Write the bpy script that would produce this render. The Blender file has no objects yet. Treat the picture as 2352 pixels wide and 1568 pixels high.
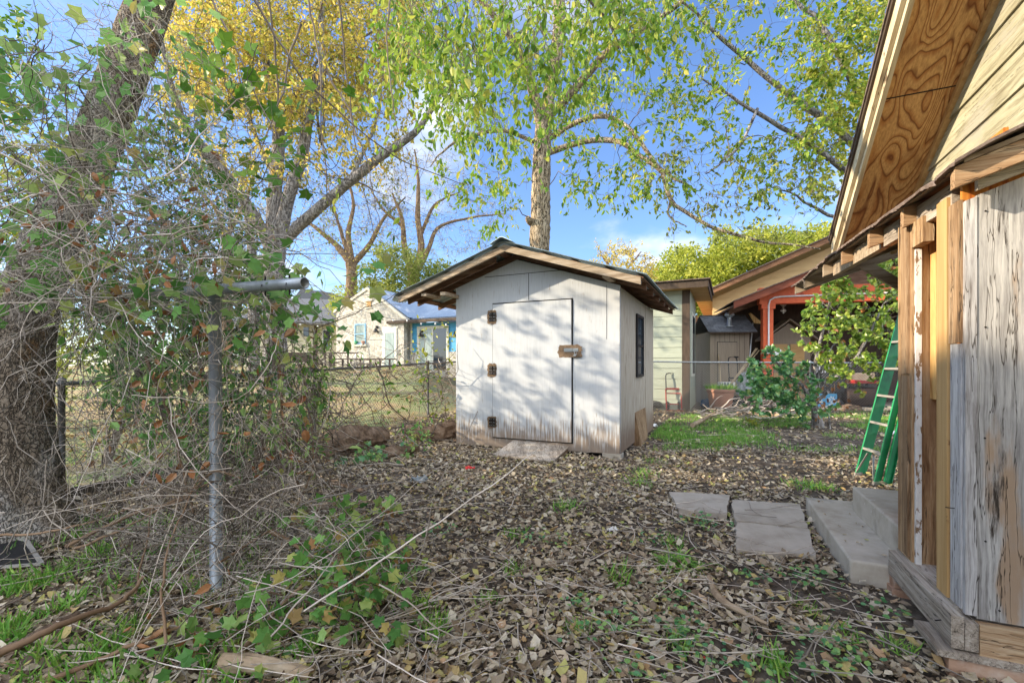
import bpy, math, random
import numpy as np
from mathutils import Vector, Matrix, noise as mnoise

rng = np.random.default_rng(7)
rnd = random.Random(11)
scene = bpy.context.scene
COL = scene.collection
PI = math.pi

# ---------------------------------------------------------------- camera measures
F, CX, HY, EYE = 1045.0, 1176.0, 840.0, 1.2
def at(x, y, Y):
    """a point seen at photo pixel (2352 wide) x, y and standing Y metres away"""
    return np.array([(x - CX) / F * Y, Y, EYE + (HY - y) / F * Y])
def sstep(a, b, x):
    t = np.clip((np.asarray(x, float) - a) / (b - a), 0, 1)
    return t * t * (3 - 2 * t)
def hgt(X, Y):
    X = np.asarray(X, float); Y = np.asarray(Y, float)
    w = 1 - sstep(-0.22, -0.10, X / np.maximum(Y, 1.0))
    return 1.18 * sstep(8.5, 24, Y) * w * np.where(Y > 0, 1, 0)
def gpt(x, y):
    Y = F * EYE / (y - HY)
    return np.array([(x - CX) / F * Y, Y, 0.0])

# ---------------------------------------------------------------- scene graph helpers
def thing(name, label, cat, loc=(0, 0, 0), rotz=0.0, group=None):
    o = bpy.data.objects.new(name, None); COL.objects.link(o)
    o.location = loc; o.rotation_euler = (0, 0, rotz); o.empty_display_size = .1
    o['label'] = label; o['category'] = cat
    if group: o['group'] = group
    o['kind'] = 'thing'
    return o
def tag(o, label=None, cat=None, group=None, kind=None):
    if label: o['label'] = label
    if cat: o['category'] = cat
    if group: o['group'] = group
    if kind: o['kind'] = kind
    return o
def copy_tree(o, parent=None):
    c = o.copy(); COL.objects.link(c); c.parent = parent
    for ch in [x for x in bpy.data.objects if x.parent == o]:
        copy_tree(ch, c)
    return c

class G:
    """geometry collector; becomes ONE mesh object"""
    def __init__(s): s.V = []; s.Fc = []; s.R = []; s.n = 0; s.sm = []
    def add(s, V, Fs, R=None, smooth=False):
        V = np.asarray(V, float).reshape(-1, 3)
        s.V.append(V)
        for f in Fs:
            f = np.asarray(f, np.int64)
            if len(f): s.Fc.append(f + s.n); s.sm.append(smooth)
        s.R.append(np.zeros(len(V)) if R is None else np.asarray(R, float))
        s.n += len(V); return s
    def box(s, a, b, R=0.0):
        x0, y0, z0 = np.minimum(a, b); x1, y1, z1 = np.maximum(a, b)
        V = [(x0,y0,z0),(x1,y0,z0),(x1,y1,z0),(x0,y1,z0),(x0,y0,z1),(x1,y0,z1),(x1,y1,z1),(x0,y1,z1)]
        return s.add(V, [[(0,3,2,1),(4,5,6,7),(0,1,5,4),(1,2,6,5),(2,3,7,6),(3,0,4,7)]], [R]*8)
    def hexa(s, pts, R=0.0):
        """8 free corners, bottom ring then top ring"""
        return s.add(pts, [[(0,3,2,1),(4,5,6,7),(0,1,5,4),(1,2,6,5),(2,3,7,6),(3,0,4,7)]], [R]*8)
    def board(s, p, q, w, h, up=(0,0,1), R=0.0):
        """a straight board from p to q, w across, h along up"""
        p = np.array(p, float); q = np.array(q, float); d = q - p; d /= np.linalg.norm(d)
        up = np.array(up, float); sd = np.cross(d, up); sd /= np.linalg.norm(sd); u = np.cross(sd, d)
        c = [(-w/2, -h/2), (w/2, -h/2), (w/2, h/2), (-w/2, h/2)]
        A = [p + sd*a + u*b for a, b in c]; B = [q + sd*a + u*b for a, b in c]
        return s.add(A + B, [[(0,3,2,1),(4,5,6,7),(0,1,5,4),(1,2,6,5),(2,3,7,6),(3,0,4,7)]], [R]*8)
    def prism(s, poly, y0, y1, axis=1, R=0.0):
        """polygon in the other two axes extruded along axis"""
        n = len(poly); V = []
        for y in (y0, y1):
            for a, b in poly:
                V.append([(y, a, b), (a, y, b), (a, b, y)][axis])
        s.add(V, [], [R]*len(V))
        base = s.n - len(V)
        s.Fc.append(('poly', [[base+i for i in range(n)], [base+2*n-1-i for i in range(n)]]
                   + [[base+i, base+(i+1) % n, base+n+(i+1) % n, base+n+i] for i in range(n)])); s.sm.append(False)
        return s
    def tube(s, P, Rr, sides=8, cap=True, R=None, smooth=True, jitter=0.0):
        P = np.asarray(P, float); n = len(P)
        Rr = np.full(n, Rr, float) if np.ndim(Rr) == 0 else np.asarray(Rr, float)
        return s.tubes(P[None], Rr[None], sides, cap, None if R is None else np.array([R]), smooth, jitter)
    def tubes(s, P, Rr, sides=3, cap=False, R=None, smooth=True, jitter=0.0):
        N, n, _ = P.shape
        T = np.gradient(P, axis=1); T /= np.linalg.norm(T, axis=2, keepdims=True) + 1e-9
        ref = np.where(np.abs(T[:, :1, 2:3]) > .8, np.array([[[1., 0, 0]]]), np.array([[[0, 0, 1.]]]))
        ref = np.broadcast_to(ref, T.shape)
        A = np.cross(T, ref); A /= np.linalg.norm(A, axis=2, keepdims=True) + 1e-9
        B = np.cross(T, A)
        an = np.arange(sides) * 2 * PI / sides
        rr = Rr[:, :, None] * np.ones(sides)
        if jitter: rr = rr * (1 + jitter * rng.normal(size=rr.shape))
        V = P[:, :, None] + rr[..., None] * (A[:, :, None] * np.cos(an)[:, None] + B[:, :, None] * np.sin(an)[:, None])
        idx = np.arange(N * n * sides).reshape(N, n, sides)
        a = idx[:, :-1]; b = idx[:, 1:]
        Q = np.stack([a, np.roll(a, -1, 2), np.roll(b, -1, 2), b], -1).reshape(-1, 4)
        Rv = np.repeat((rng.random(N) if R is None else R), n * sides)
        fs = [Q]
        s.add(V.reshape(-1, 3), fs, Rv, smooth)
        if cap and sides > 2:
            base = s.n - N * n * sides
            fl = []
            for i in range(N):
                o = base + i * n * sides
                fl.append([o + k for k in range(sides)]); e = o + (n - 1) * sides
                fl.append([e + sides - 1 - k for k in range(sides)])
            s.Fc.append(('poly', fl)); s.sm.append(False)
        return s
    def lathe(s, c, prof, sides=20, R=0.0, smooth=True):
        c = np.array(c, float); an = np.arange(sides) * 2 * PI / sides
        V = np.array([[c + (r*math.cos(t), r*math.sin(t), z) for t in an] for r, z in prof])
        n = len(prof); idx = np.arange(n * sides).reshape(n, sides); a = idx[:-1]; b = idx[1:]
        Q = np.stack([a, np.roll(a, -1, 1), np.roll(b, -1, 1), b], -1).reshape(-1, 4)
        return s.add(V.reshape(-1, 3), [Q], [R] * (n * sides), smooth)
    def xf(s, M):
        M = np.array(M); s.V = [v @ M[:3, :3].T + M[:3, 3] for v in s.V]; return s
    def build(s, name, mat, parent=None, origin=(0, 0, 0), label=None):
        me = bpy.data.meshes.new(name)
        V = np.concatenate(s.V) - np.array(origin, float)
        tot = []; idx = []; sm = []
        for f, q in zip(s.Fc, s.sm):
            if isinstance(f, tuple):
                for p in f[1]: idx.append(np.array(p)); tot.append(np.array([len(p)])); sm.append(np.array([q]))
            else:
                idx.append(f.reshape(-1)); tot.append(np.full(len(f), f.shape[1])); sm.append(np.full(len(f), q))
        idx = np.concatenate(idx); tot = np.concatenate(tot); sm = np.concatenate(sm)
        me.vertices.add(len(V)); me.vertices.foreach_set('co', V.astype(np.float32).ravel())
        me.loops.add(len(idx)); me.loops.foreach_set('vertex_index', idx.astype(np.int32))
        me.polygons.add(len(tot))
        me.polygons.foreach_set('loop_start', np.concatenate([[0], np.cumsum(tot)[:-1]]).astype(np.int32))
        me.polygons.foreach_set('loop_total', tot.astype(np.int32))
        me.polygons.foreach_set('use_smooth', sm.astype(bool))
        me.update(calc_edges=True)
        at_ = me.attributes.new('rnd', 'FLOAT', 'POINT')
        at_.data.foreach_set('value', np.concatenate(s.R).astype(np.float32))
        me.materials.append(mat)
        o = bpy.data.objects.new(name, me); COL.objects.link(o)
        o.location = origin if parent is None else (0, 0, 0)
        if parent is not None: o.parent = parent
        if label: o['label'] = label
        return o

# leaf templates: (along, across, lift) + triangles
def _ov(w=.26, fold=.07, droop=.12):
    V = [(0,0,0),(.33,0,-.02),(.68,0,-.05),(1,0,-droop),(.25,w*.85,fold),(.62,w*.8,fold*.6),(.25,-w*.85,fold),(.62,-w*.8,fold*.6)]
    T = [(0,4,1),(1,4,5),(1,5,2),(2,5,3),(0,1,6),(1,7,6),(1,2,7),(2,3,7)]
    return np.array(V, float), np.array(T)
T_OV = _ov()
T_SLIM = _ov(.18, .05, .2)
T_ROUND = _ov(.40, .05, .05)
T_CURL = (np.array([(0,0,.10),(.33,0,0),(.68,0,.02),(1,0,.22),(.25,.22,.16),(.62,.20,.2),(.25,-.22,.14),(.62,-.2,.12)]), T_OV[1])
T_CURL2 = (np.array([(0,0,.2),(.33,0,.06),(.68,0,.1),(1,0,-.02),(.28,.26,-.02),(.65,.22,.0),(.28,-.2,.22),(.62,-.16,.26)]), T_OV[1])
T_FLAT = _ov(.22, .02, .05)
T_WIDE = (np.array([(0,0,.02),(.3,.05,0),(.62,-.03,.05),(1,0,.14),(.2,.34,.10),(.6,.22,.02),(.28,-.26,.03),(.55,-.36,.16)]), T_OV[1])
T_BIT = (np.array([(0,0,.1),(.4,.3,0),(.9,.1,.12),(.6,-.3,.02),(.2,-.22,.15)]), np.array([(0,1,4),(1,2,3),(1,3,4)]))
T_FAR = (np.array([(0,0,0),(.5,.3,.05),(1,0,-.1),(.5,-.3,.05)]), np.array([(0,1,2),(0,2,3)]))
_a = np.radians([0, 32, 58, 95, 130, 180, 230, 265, 302, 328]); _r = [.78,.42,.62,.40,.46,.2,.46,.40,.62,.42]
T_LOBE = (np.array([(.3,0,-.03)] + [(.3 + r*math.cos(a), r*math.sin(a), .04*math.cos(3*a)) for a, r in zip(_a, _r)]),
          np.array([(0, 1 + i, 1 + (i+1) % 10) for i in range(10)]))
T_BLADE = (np.array([(0,-.045,0),(0,.045,0),(.5,-.04,.06),(.5,.04,.06),(1,0,-.06)]), np.array([(0,2,3),(0,3,1),(2,4,3)]))

def norm(a): return a / (np.linalg.norm(a, axis=-1, keepdims=True) + 1e-9)
def leaves(g, P, D, size, tmpl, R=None, flat=None, smooth=False):
    """place one leaf at each P pointing along D; flat = preferred upward normal weight"""
    P = np.asarray(P, float); N = len(P)
    if N == 0: return g
    D = norm(np.asarray(D, float)); q = rng.normal(size=(N, 3))
    if flat is not None: q = q * (1 - flat) + np.array([0, 0, 1.]) * flat * 2
    W = norm(np.cross(q, D)); Nn = np.cross(D, W)
    s = (np.full(N, size) if np.ndim(size) == 0 else size)[:, None, None]
    tv, tt = tmpl
    V = P[:, None] + s * (D[:, None] * tv[None, :, :1] + W[:, None] * tv[None, :, 1:2] + Nn[:, None] * tv[None, :, 2:])
    K = len(tv); Fi = (tt[None] + (np.arange(N) * K)[:, None, None]).reshape(-1, 3)
    Rv = np.repeat(rng.random(N) if R is None else R, K)
    return g.add(V.reshape(-1, 3), [Fi], Rv, smooth)

# ---------------------------------------------------------------- materials
class NT:
    def __init__(s, name):
        s.m = bpy.data.materials.new(name); s.m.use_nodes = True; s.t = s.m.node_tree; s.t.nodes.clear()
        s.out = s.n('ShaderNodeOutputMaterial')
    def n(s, typ, **kw):
        x = s.t.nodes.new(typ)
        for k, v in kw.items(): setattr(x, k, v)
        return x
    def l(s, a, b): s.t.links.new(a, b)
    def coord(s, scale=(1,1,1), rot=(0,0,0), which='Object', loc=(0,0,0)):
        c = s.n('ShaderNodeTexCoord'); m = s.n('ShaderNodeMapping')
        m.inputs['Scale'].default_value = scale; m.inputs['Rotation'].default_value = rot; m.inputs['Location'].default_value = loc
        s.l(c.outputs[which], m.inputs['Vector']); return m.outputs[0]
    def noise(s, vec, scale=5, detail=6, rough=.6, dist=0.0):
        x = s.n('ShaderNodeTexNoise'); x.inputs['Scale'].default_value = scale; x.inputs['Detail'].default_value = detail
        x.inputs['Roughness'].default_value = rough; x.inputs['Distortion'].default_value = dist
        s.l(vec, x.inputs['Vector']); return x.outputs['Fac']
    def ramp(s, fac, stops, interp='LINEAR'):
        r = s.n('ShaderNodeValToRGB'); r.color_ramp.interpolation = interp; e = r.color_ramp.elements
        e[0].position, e[0].color = stops[0][0], (*stops[0][1], 1) if len(stops[0][1]) == 3 else stops[0][1]
        e[1].position, e[1].color = stops[-1][0], (*stops[-1][1], 1)
        for p, c in stops[1:-1]:
            k = e.new(p); k.color = (*c, 1)
        s.l(fac, r.inputs[0]); return r.outputs[0]
    def math(s, op, a, b=None, clamp=False):
        x = s.n('ShaderNodeMath', operation=op); x.use_clamp = clamp
        for i, v in enumerate((a, b)):
            if v is None: continue
            if isinstance(v, (int, float)): x.inputs[i].default_value = v
            else: s.l(v, x.inputs[i])
        return x.outputs[0]
    def mask(s, fac, lo, hi):
        x = s.n('ShaderNodeMapRange', interpolation_type='SMOOTHSTEP'); x.inputs[1].default_value = lo; x.inputs[2].default_value = hi
        s.l(fac, x.inputs[0]); return x.outputs[0]
    def mix(s, fac, a, b, typ='MIX'):
        x = s.n('ShaderNodeMix', data_type='RGBA', blend_type=typ)
        for i, v in ((0, fac), (6, a), (7, b)):
            if isinstance(v, (int, float)): x.inputs[i].default_value = v
            elif isinstance(v, tuple): x.inputs[i].default_value = (*v, 1)
            else: s.l(v, x.inputs[i])
        return x.outputs[2]
    def bump(s, h, strength=.3, dist=.01):
        b = s.n('ShaderNodeBump'); b.inputs['Strength'].default_value = strength; b.inputs['Distance'].default_value = dist
        s.l(h, b.inputs['Height']); return b.outputs[0]
    def bsdf(s, col, rough=.8, metal=0.0, normal=None, spec=.3, alpha=None, trans=0):
        p = s.n('ShaderNodeBsdfPrincipled')
        if isinstance(col, tuple): p.inputs['Base Color'].default_value = (*col, 1)
        else: s.l(col, p.inputs['Base Color'])
        if isinstance(rough, (int, float)): p.inputs['Roughness'].default_value = rough
        else: s.l(rough, p.inputs['Roughness'])
        p.inputs['Metallic'].default_value = metal; p.inputs['Specular IOR Level'].default_value = spec
        p.inputs['Transmission Weight'].default_value = trans
        if normal is not None: s.l(normal, p.inputs['Normal'])
        return p
    def done(s, sh):
        s.l(sh.outputs[0] if hasattr(sh, 'outputs') else sh, s.out.inputs['Surface']); return s.m

def surf(name, stops, scale=(1,1,1), ns=6, detail=8, rough=.85, bump=.4, bd=.004, metal=0, spec=.3, rot=(0,0,0), stains=(), zl=None, rndmix=0.0):
    """stops: ramp over stretched noise; stains: (colour, noise scale, stretch, lo, hi); zl: (colour, z at which it fades, wobble)"""
    t = NT(name); v = t.coord(scale, rot); f = t.noise(v, ns, detail, .65)
    c = t.ramp(f, stops)
    if rndmix:
        a = t.n('ShaderNodeAttribute'); a.attribute_name = 'rnd'
        k = t.n('ShaderNodeHueSaturation'); t.l(c, k.inputs['Color'])
        t.l(t.math('ADD', t.math('MULTIPLY', a.outputs['Fac'], rndmix), 1 - rndmix / 2), k.inputs['Value']); c = k.outputs[0]
    for col, s_, st, lo, hi in stains:
        c = t.mix(t.mask(t.noise(t.coord(st, rot, loc=(3.1, 1.7, .3)), s_, 6, .6), lo, hi), c, col)
    if zl:
        col, zf, wob, st = zl
        sx = t.n('ShaderNodeSeparateXYZ'); t.l(t.coord(), sx.inputs[0])
        h = t.math('ADD', sx.outputs[2], t.math('MULTIPLY', t.math('SUBTRACT', t.noise(t.coord(st), 4, 5, .6), .5), wob))
        c = t.mix(t.mask(h, zf, zf * .2), c, col) if False else t.mix(t.math('SUBTRACT', 1.0, t.mask(h, zf * .25, zf)), c, col)
    return t.done(t.bsdf(c, rough, metal, t.bump(f, bump, bd), spec))

def leafmat(name, stops, trans=.35, rough=.5, spec=.35):
    t = NT(name); a = t.n('ShaderNodeAttribute'); a.attribute_name = 'rnd'
    c = t.ramp(a.outputs['Fac'], stops)
    n = t.noise(t.coord(), 60, 3, .6)
    c = t.mix(t.mask(n, .35, .7), c, t.mix(.5, c, (.9, .95, .7), 'MULTIPLY'))
    p = t.bsdf(c, rough, 0, None, spec)
    tr = t.n('ShaderNodeBsdfTranslucent'); t.l(c, tr.inputs[0])
    m = t.n('ShaderNodeMixShader'); m.inputs[0].default_value = trans
    t.l(p.outputs[0], m.inputs[1]); t.l(tr.outputs[0], m.inputs[2])
    return t.done(m)

def weathered(name, dark, mid, light, ax=2, crack=(.045,.035,.028), streak=.62, tint=None, fine=1.0):
    """old wood with fine grain, hairline cracks and dark streaks along axis ax"""
    t = NT(name)
    def st(across, along):
        q = [across] * 3; q[ax] = along; return tuple(q)
    w = t.n('ShaderNodeTexNoise'); w.inputs['Scale'].default_value = 3.5; w.inputs['Detail'].default_value = 3; t.l(t.coord(), w.inputs['Vector'])
    sc = t.n('ShaderNodeVectorMath', operation='SCALE'); sc.inputs[3].default_value = .035; t.l(w.outputs['Color'], sc.inputs[0])
    ad = t.n('ShaderNodeVectorMath', operation='ADD'); t.l(t.coord(), ad.inputs[0]); t.l(sc.outputs[0], ad.inputs[1])
    def mp(scl, loc=(0,0,0)):
        m_ = t.n('ShaderNodeMapping'); m_.inputs['Scale'].default_value = scl; m_.inputs['Location'].default_value = loc; t.l(ad.outputs[0], m_.inputs['Vector']); return m_.outputs[0]
    g1 = t.noise(mp(st(95 * fine, 3.0)), 1, 5, .7); g2 = t.noise(mp(st(16, 1.1), (2,3,1)), 1, 6, .6); g3 = t.noise(mp(st(2.5, 1.6), (7,1,4)), 1, 5, .6)
    tone = t.math('ADD', t.math('ADD', t.math('MULTIPLY', g1, .45), t.math('MULTIPLY', g2, .35)), t.math('MULTIPLY', g3, .25))
    c = t.ramp(tone, [(.40, dark), (.52, mid), (.64, light)])
    if tint: c = t.mix(t.mask(t.noise(mp(st(5, 1.2), (1,9,2)), 1, 6, .6), .54, .66), c, tint)
    kn = t.n('ShaderNodeTexVoronoi'); kn.inputs['Scale'].default_value = 1; kn.inputs['Randomness'].default_value = 1; t.l(mp(st(9, 2.6), (4,4,4)), kn.inputs['Vector'])
    c = t.mix(t.math('MULTIPLY', t.math('SUBTRACT', 1.0, t.mask(kn.outputs['Distance'], .03, .10)), .6), c, crack)
    sk = t.noise(mp(st(13, .9), (5,5,2)), 1, 8, .7); c = t.mix(t.mask(sk, streak, streak + .07), c, crack)
    rd = t.math('ABSOLUTE', t.math('SUBTRACT', t.noise(mp(st(24, .8), (8,2,6)), 1, 4, .55), .5)); ck = t.mask(rd, -.002, .010)
    c = t.mix(ck, crack, c)
    h = t.math('ADD', t.math('MULTIPLY', g1, .5), t.math('MULTIPLY', ck, .7))
    return t.done(t.bsdf(c, .88, 0, t.bump(h, .9, .004), .2))

def plain(name, col, rough=.6, metal=0, spec=.4, var=.12, ns=14, bump=.15):
    a = tuple(max(0, c * (1 - var)) for c in col); b = tuple(min(1, c * (1 + var)) for c in col)
    return surf(name, [(.3, a), (.7, b)], ns=ns, rough=rough, metal=metal, spec=spec, bump=bump, bd=.002)

def plywood(name, dark, mid, light, scale, rot=(0,0,0), rings=16, rough=.65):
    t = NT(name); v = t.coord(scale, rot)
    f = t.noise(v, 1.0, 1.5, .4, .3)
    s_ = t.math('FRACT', t.math('MULTIPLY', f, rings))
    fine = t.noise(t.coord(tuple(x * 9 for x in scale), rot), 2, 4, .6)
    c = t.ramp(s_, [(0, mid), (.35, light), (.72, light), (.9, dark), (1, mid)])
    c = t.mix(t.mask(fine, .3, .75), c, t.mix(.5, c, dark, 'MIX'))
    kn = t.mask(t.noise(t.coord((1, 1, 1)), 2.2, 2, .5), .62, .74)
    c = t.mix(kn, c, dark)
    return t.done(t.bsdf(c, rough, 0, t.bump(fine, .25, .002), .3))

MAT = {}
def mk():
    m = MAT
    WH = [(.22, (.36,.385,.41)), (.42, (.47,.50,.53)), (.8, (.54,.57,.60))]
    m['shed_paint'] = surf('shed_paint', WH, (14,14,1), 3, 8, .7, .35, .003,
        stains=[((.30,.27,.24), 9, (7,7,.6), .64, .72), ((.56,.57,.57), 1.1, (1,1,1), .5, .75)],
        zl=((.25,.20,.16), .50, 1.3, (11,11,.9)))
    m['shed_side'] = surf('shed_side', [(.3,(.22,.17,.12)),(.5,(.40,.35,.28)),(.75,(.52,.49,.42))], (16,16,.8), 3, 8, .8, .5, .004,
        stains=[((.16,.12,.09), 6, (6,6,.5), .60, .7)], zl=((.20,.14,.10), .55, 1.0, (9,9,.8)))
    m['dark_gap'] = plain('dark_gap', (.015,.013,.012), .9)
    m['bare_wood'] = surf('bare_wood', [(.3,(.10,.065,.04)),(.6,(.20,.14,.09))], (6,6,6), 6, 6, .85)
    m['rafter_wood'] = surf('rafter_wood', [(.3,(.16,.11,.07)),(.5,(.34,.27,.19)),(.75,(.48,.41,.33))], (1,9,9), 3, 8, .85, .4)
    m['dark_rafter'] = surf('dark_rafter', [(.3,(.08,.04,.025)),(.5,(.18,.10,.065)),(.75,(.30,.20,.14))], (1,9,9), 3, 8, .85, .4)
    m['metal_roof'] = surf('metal_roof', [(.3,(.26,.36,.40)),(.55,(.40,.50,.53)),(.8,(.52,.60,.62))], (2,6,2), 2, 6, .42, .1, metal=.5,
        stains=[((.20,.13,.09), 3, (1,4,1), .66, .8)])
    m['galv'] = surf('galv', [(.3,(.22,.25,.28)),(.7,(.38,.42,.46))], (3,3,1), 6, 6, .45, .1, metal=.55, spec=.5, stains=[((.16,.12,.09), 8, (2,2,.6), .66, .76)])
    m['galv_dark'] = surf('galv_dark', [(.3,(.09,.09,.09)),(.7,(.19,.19,.19))], ns=12, rough=.6, metal=.4, stains=[((.11,.06,.03), 8, (1,1,1), .58, .7)])
    m['wire'] = plain('wire', (.13,.13,.125), .6, .4)
    m['wire_new'] = plain('wire_new', (.30,.31,.31), .5, .5)
    m['rust_hinge'] = plain('rust_hinge', (.028,.022,.02), .5, .4)
    m['steel'] = plain('steel', (.45,.48,.50), .35, .7)
    m['black'] = plain('black', (.018,.018,.02), .5)
    t = NT('window_glass'); m['glass'] = t.done(t.bsdf((.03,.045,.06), .06, 0, None, .8))
    t = NT('curtain_glass'); c = t.ramp(t.noise(t.coord((6,6,.5)), 4, 4, .5), [(.35,(.16,.23,.22)),(.65,(.34,.40,.38))]); m['glass_pale'] = t.done(t.bsdf(c, .12, 0, None, .6))
    m['ply_soffit'] = plywood('ply_soffit', (.15,.05,.015), (.42,.20,.065), (.58,.35,.14), (5.5,1.5,1.5), rings=15)
    m['ply_orange'] = plywood('ply_orange', (.30,.07,.01), (.52,.17,.025), (.60,.24,.04), (5,5,.8), rings=8)
    m['ply_new'] = plywood('ply_new', (.42,.21,.06), (.60,.36,.13), (.66,.44,.18), (5,5,.8), rings=9)
    m['post_wood'] = weathered('post_wood', (.15,.08,.04), (.37,.24,.13), (.54,.42,.28), streak=.60, tint=(.26,.15,.08))
    m['stud_wood'] = surf('stud_wood', [(.3,(.38,.22,.08)),(.7,(.55,.37,.17))], (14,14,.7), 2, 6, .7, .2,
        stains=[((.20,.10,.04), 7, (1,1,1), .68, .74)])
    m['peel_white'] = surf('peel_white', [(.3,(.55,.55,.54)),(.7,(.74,.73,.70))], (4,4,2), 8, 6, .7, .4,
        stains=[((.22,.14,.08), 10, (3,3,1.2), .54, .58)])
    m['old_panel'] = weathered('old_panel', (.12,.105,.10), (.34,.33,.32), (.56,.545,.52), streak=.585, tint=(.36,.26,.18))
    m['old_board'] = weathered('old_board', (.13,.10,.075), (.34,.29,.24), (.52,.47,.41), ax=1, streak=.64)
    m['old_board_x'] = weathered('old_board_x', (.16,.085,.04), (.36,.23,.13), (.50,.38,.25), ax=0, streak=.64)
    m['white_board_x'] = weathered('white_board_x', (.28,.23,.17), (.50,.45,.37), (.62,.57,.49), ax=0, streak=.68)
    m['old_board_z'] = weathered('old_board_z', (.11,.06,.03), (.28,.18,.10), (.42,.31,.20), streak=.62)
    m['grey_board_z'] = weathered('grey_board_z', (.17,.15,.14), (.44,.43,.43), (.66,.65,.64), streak=.66)
    m['fascia_old'] = surf('fascia_old', [(.3,(.30,.22,.13)),(.5,(.56,.48,.33)),(.75,(.70,.65,.50))], (18,1,1), 2.2, 8, .8, .5, .004, stains=[((.14,.10,.06), 5, (6,1,1), .6, .66)])
    m['siding_old'] = weathered('siding_old', (.17,.145,.09), (.33,.31,.21), (.45,.43,.31), ax=1, streak=.66, crack=(.20,.18,.13), tint=(.34,.32,.25), fine=.5)
    m['shingle_old'] = surf('shingle_old', [(.3,(.07,.05,.04)),(.5,(.16,.12,.10)),(.75,(.28,.23,.20))], (5,5,5), 6, 8, .95, .9, .01)
    m['concrete'] = surf('concrete', [(.3,(.29,.25,.20)),(.5,(.42,.38,.32)),(.75,(.52,.48,.42))], ns=4, detail=10, rough=.9, bump=.4, bd=.004,
        stains=[((.17,.16,.15), 2.2, (1,1,1), .56, .74), ((.62,.60,.57), 26, (1,1,1), .66, .72)])
    m['slab'] = surf('slab', [(.3,(.30,.26,.21)),(.5,(.41,.365,.31)),(.75,(.50,.45,.39))], ns=5, detail=10, rough=.92, bump=.5, bd=.004,
        stains=[((.26,.13,.08), 7, (1,1,1), .70, .76)])
    m['brick'] = surf('brick', [(.3,(.30,.17,.11)),(.7,(.46,.31,.22))], ns=14, rough=.95, bump=.6, bd=.006, stains=[((.52,.46,.40), 4, (1,1,1), .55, .75)])
    m['shed2_siding'] = surf('shed2_siding', [(.3,(.34,.38,.31)),(.7,(.43,.47,.38))], (1,1,4), 3, 6, .7, .15)
    m['dark_trim'] = surf('dark_trim', [(.3,(.05,.035,.025)),(.7,(.10,.07,.05))], (5,5,1), 3, 6, .7, .3)
    m['tan_siding'] = surf('tan_siding', [(.3,(.46,.32,.15)),(.7,(.58,.42,.21))], (1,1,4), 2, 6, .7, .15)
    m['tan_soffit'] = surf('tan_soffit', [(.3,(.48,.29,.11)),(.7,(.60,.40,.18))], (1,1,4), 2, 6, .7, .15)
    m['brown_trim'] = surf('brown_trim', [(.3,(.15,.07,.035)),(.7,(.27,.14,.07))], (1,3,3), 3, 6, .7, .3)
    m['red_paint'] = surf('red_paint', [(.3,(.58,.09,.03)),(.7,(.72,.16,.06))], (2,2,2), 3, 6, .6, .2, stains=[((.28,.05,.03), 3, (1,1,1), .58, .75)])
    m['dark_red'] = surf('dark_red', [(.3,(.16,.045,.025)),(.7,(.27,.08,.045))], (1,4,4), 3, 6, .7, .3)
    m['brown_shed'] = surf('brown_shed', [(.3,(.26,.21,.155)),(.7,(.34,.28,.21))], (8,8,1), 3, 6, .8, .2)
    m['grey_shingles'] = surf('grey_shingles', [(.3,(.11,.12,.14)),(.5,(.17,.18,.20)),(.75,(.25,.26,.27))], (5,2,14), 3, 4, .9, .6, rndmix=.5)

    m['red_metal'] = surf('red_metal', [(.3,(.34,.03,.025)),(.7,(.46,.05,.04))], ns=10, rough=.5, stains=[((.14,.06,.03), 14, (1,1,1), .6, .7)])
    m['terracotta'] = surf('terracotta', [(.3,(.32,.15,.10)),(.7,(.46,.25,.17))], (1,1,3), 5, 6, .85, .3, stains=[((.42,.34,.29), 3, (1,1,1), .55, .75)])
    m['tarp_grey'] = surf('tarp_grey', [(.3,(.18,.22,.25)),(.7,(.36,.40,.43))], ns=8, rough=.6, bump=.8, bd=.03)
    m['blue_plastic'] = plain('blue_plastic', (.03,.08,.17), .45)
    m['red_plastic'] = plain('red_plastic', (.60,.03,.03), .45)
    m['white_plastic'] = plain('white_plastic', (.74,.74,.74), .45)
    m['cushion'] = surf('cushion', [(.3,(.42,.32,.19)),(.7,(.60,.48,.32))], ns=9, rough=.95)
    m['smoker'] = surf('smoker', [(.3,(.035,.028,.025)),(.6,(.07,.045,.035)),(.8,(.17,.09,.05))], ns=5, rough=.7, metal=.3)
    m['pole_wood'] = surf('pole_wood', [(.3,(.38,.28,.17)),(.7,(.55,.44,.30))], (6,6,1), 4, 6, .75)
    m['green_fibre'] = surf('green_fibre', [(.3,(.015,.24,.09)),(.7,(.03,.36,.14))], (2,2,1), 5, 6, .45, .1, spec=.5,
        stains=[((.30,.44,.34), 16, (4,4,.8), .68, .73), ((.03,.15,.08), 3, (1,1,1), .56, .76)])
    m['alu'] = surf('alu', [(.3,(.36,.34,.31)),(.7,(.55,.52,.48))], ns=14, rough=.5, metal=.5)
    t = NT('limestone'); v = t.coord(); vo = t.n('ShaderNodeTexVoronoi', feature='DISTANCE_TO_EDGE'); vo.inputs['Scale'].default_value = 3.2
    w = t.n('ShaderNodeVectorMath', operation='ADD'); t.l(v, w.inputs[0])
    nz = t.n('ShaderNodeTexNoise'); nz.inputs['Scale'].default_value = 3; sc = t.n('ShaderNodeVectorMath', operation='SCALE'); sc.inputs[3].default_value = .35
    t.l(v, nz.inputs['Vector']); t.l(nz.outputs['Color'], sc.inputs[0]); t.l(sc.outputs[0], w.inputs[1]); t.l(w.outputs[0], vo.inputs['Vector'])
    vc = t.n('ShaderNodeTexVoronoi'); vc.inputs['Scale'].default_value = 3.2; t.l(w.outputs[0], vc.inputs['Vector'])
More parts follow.
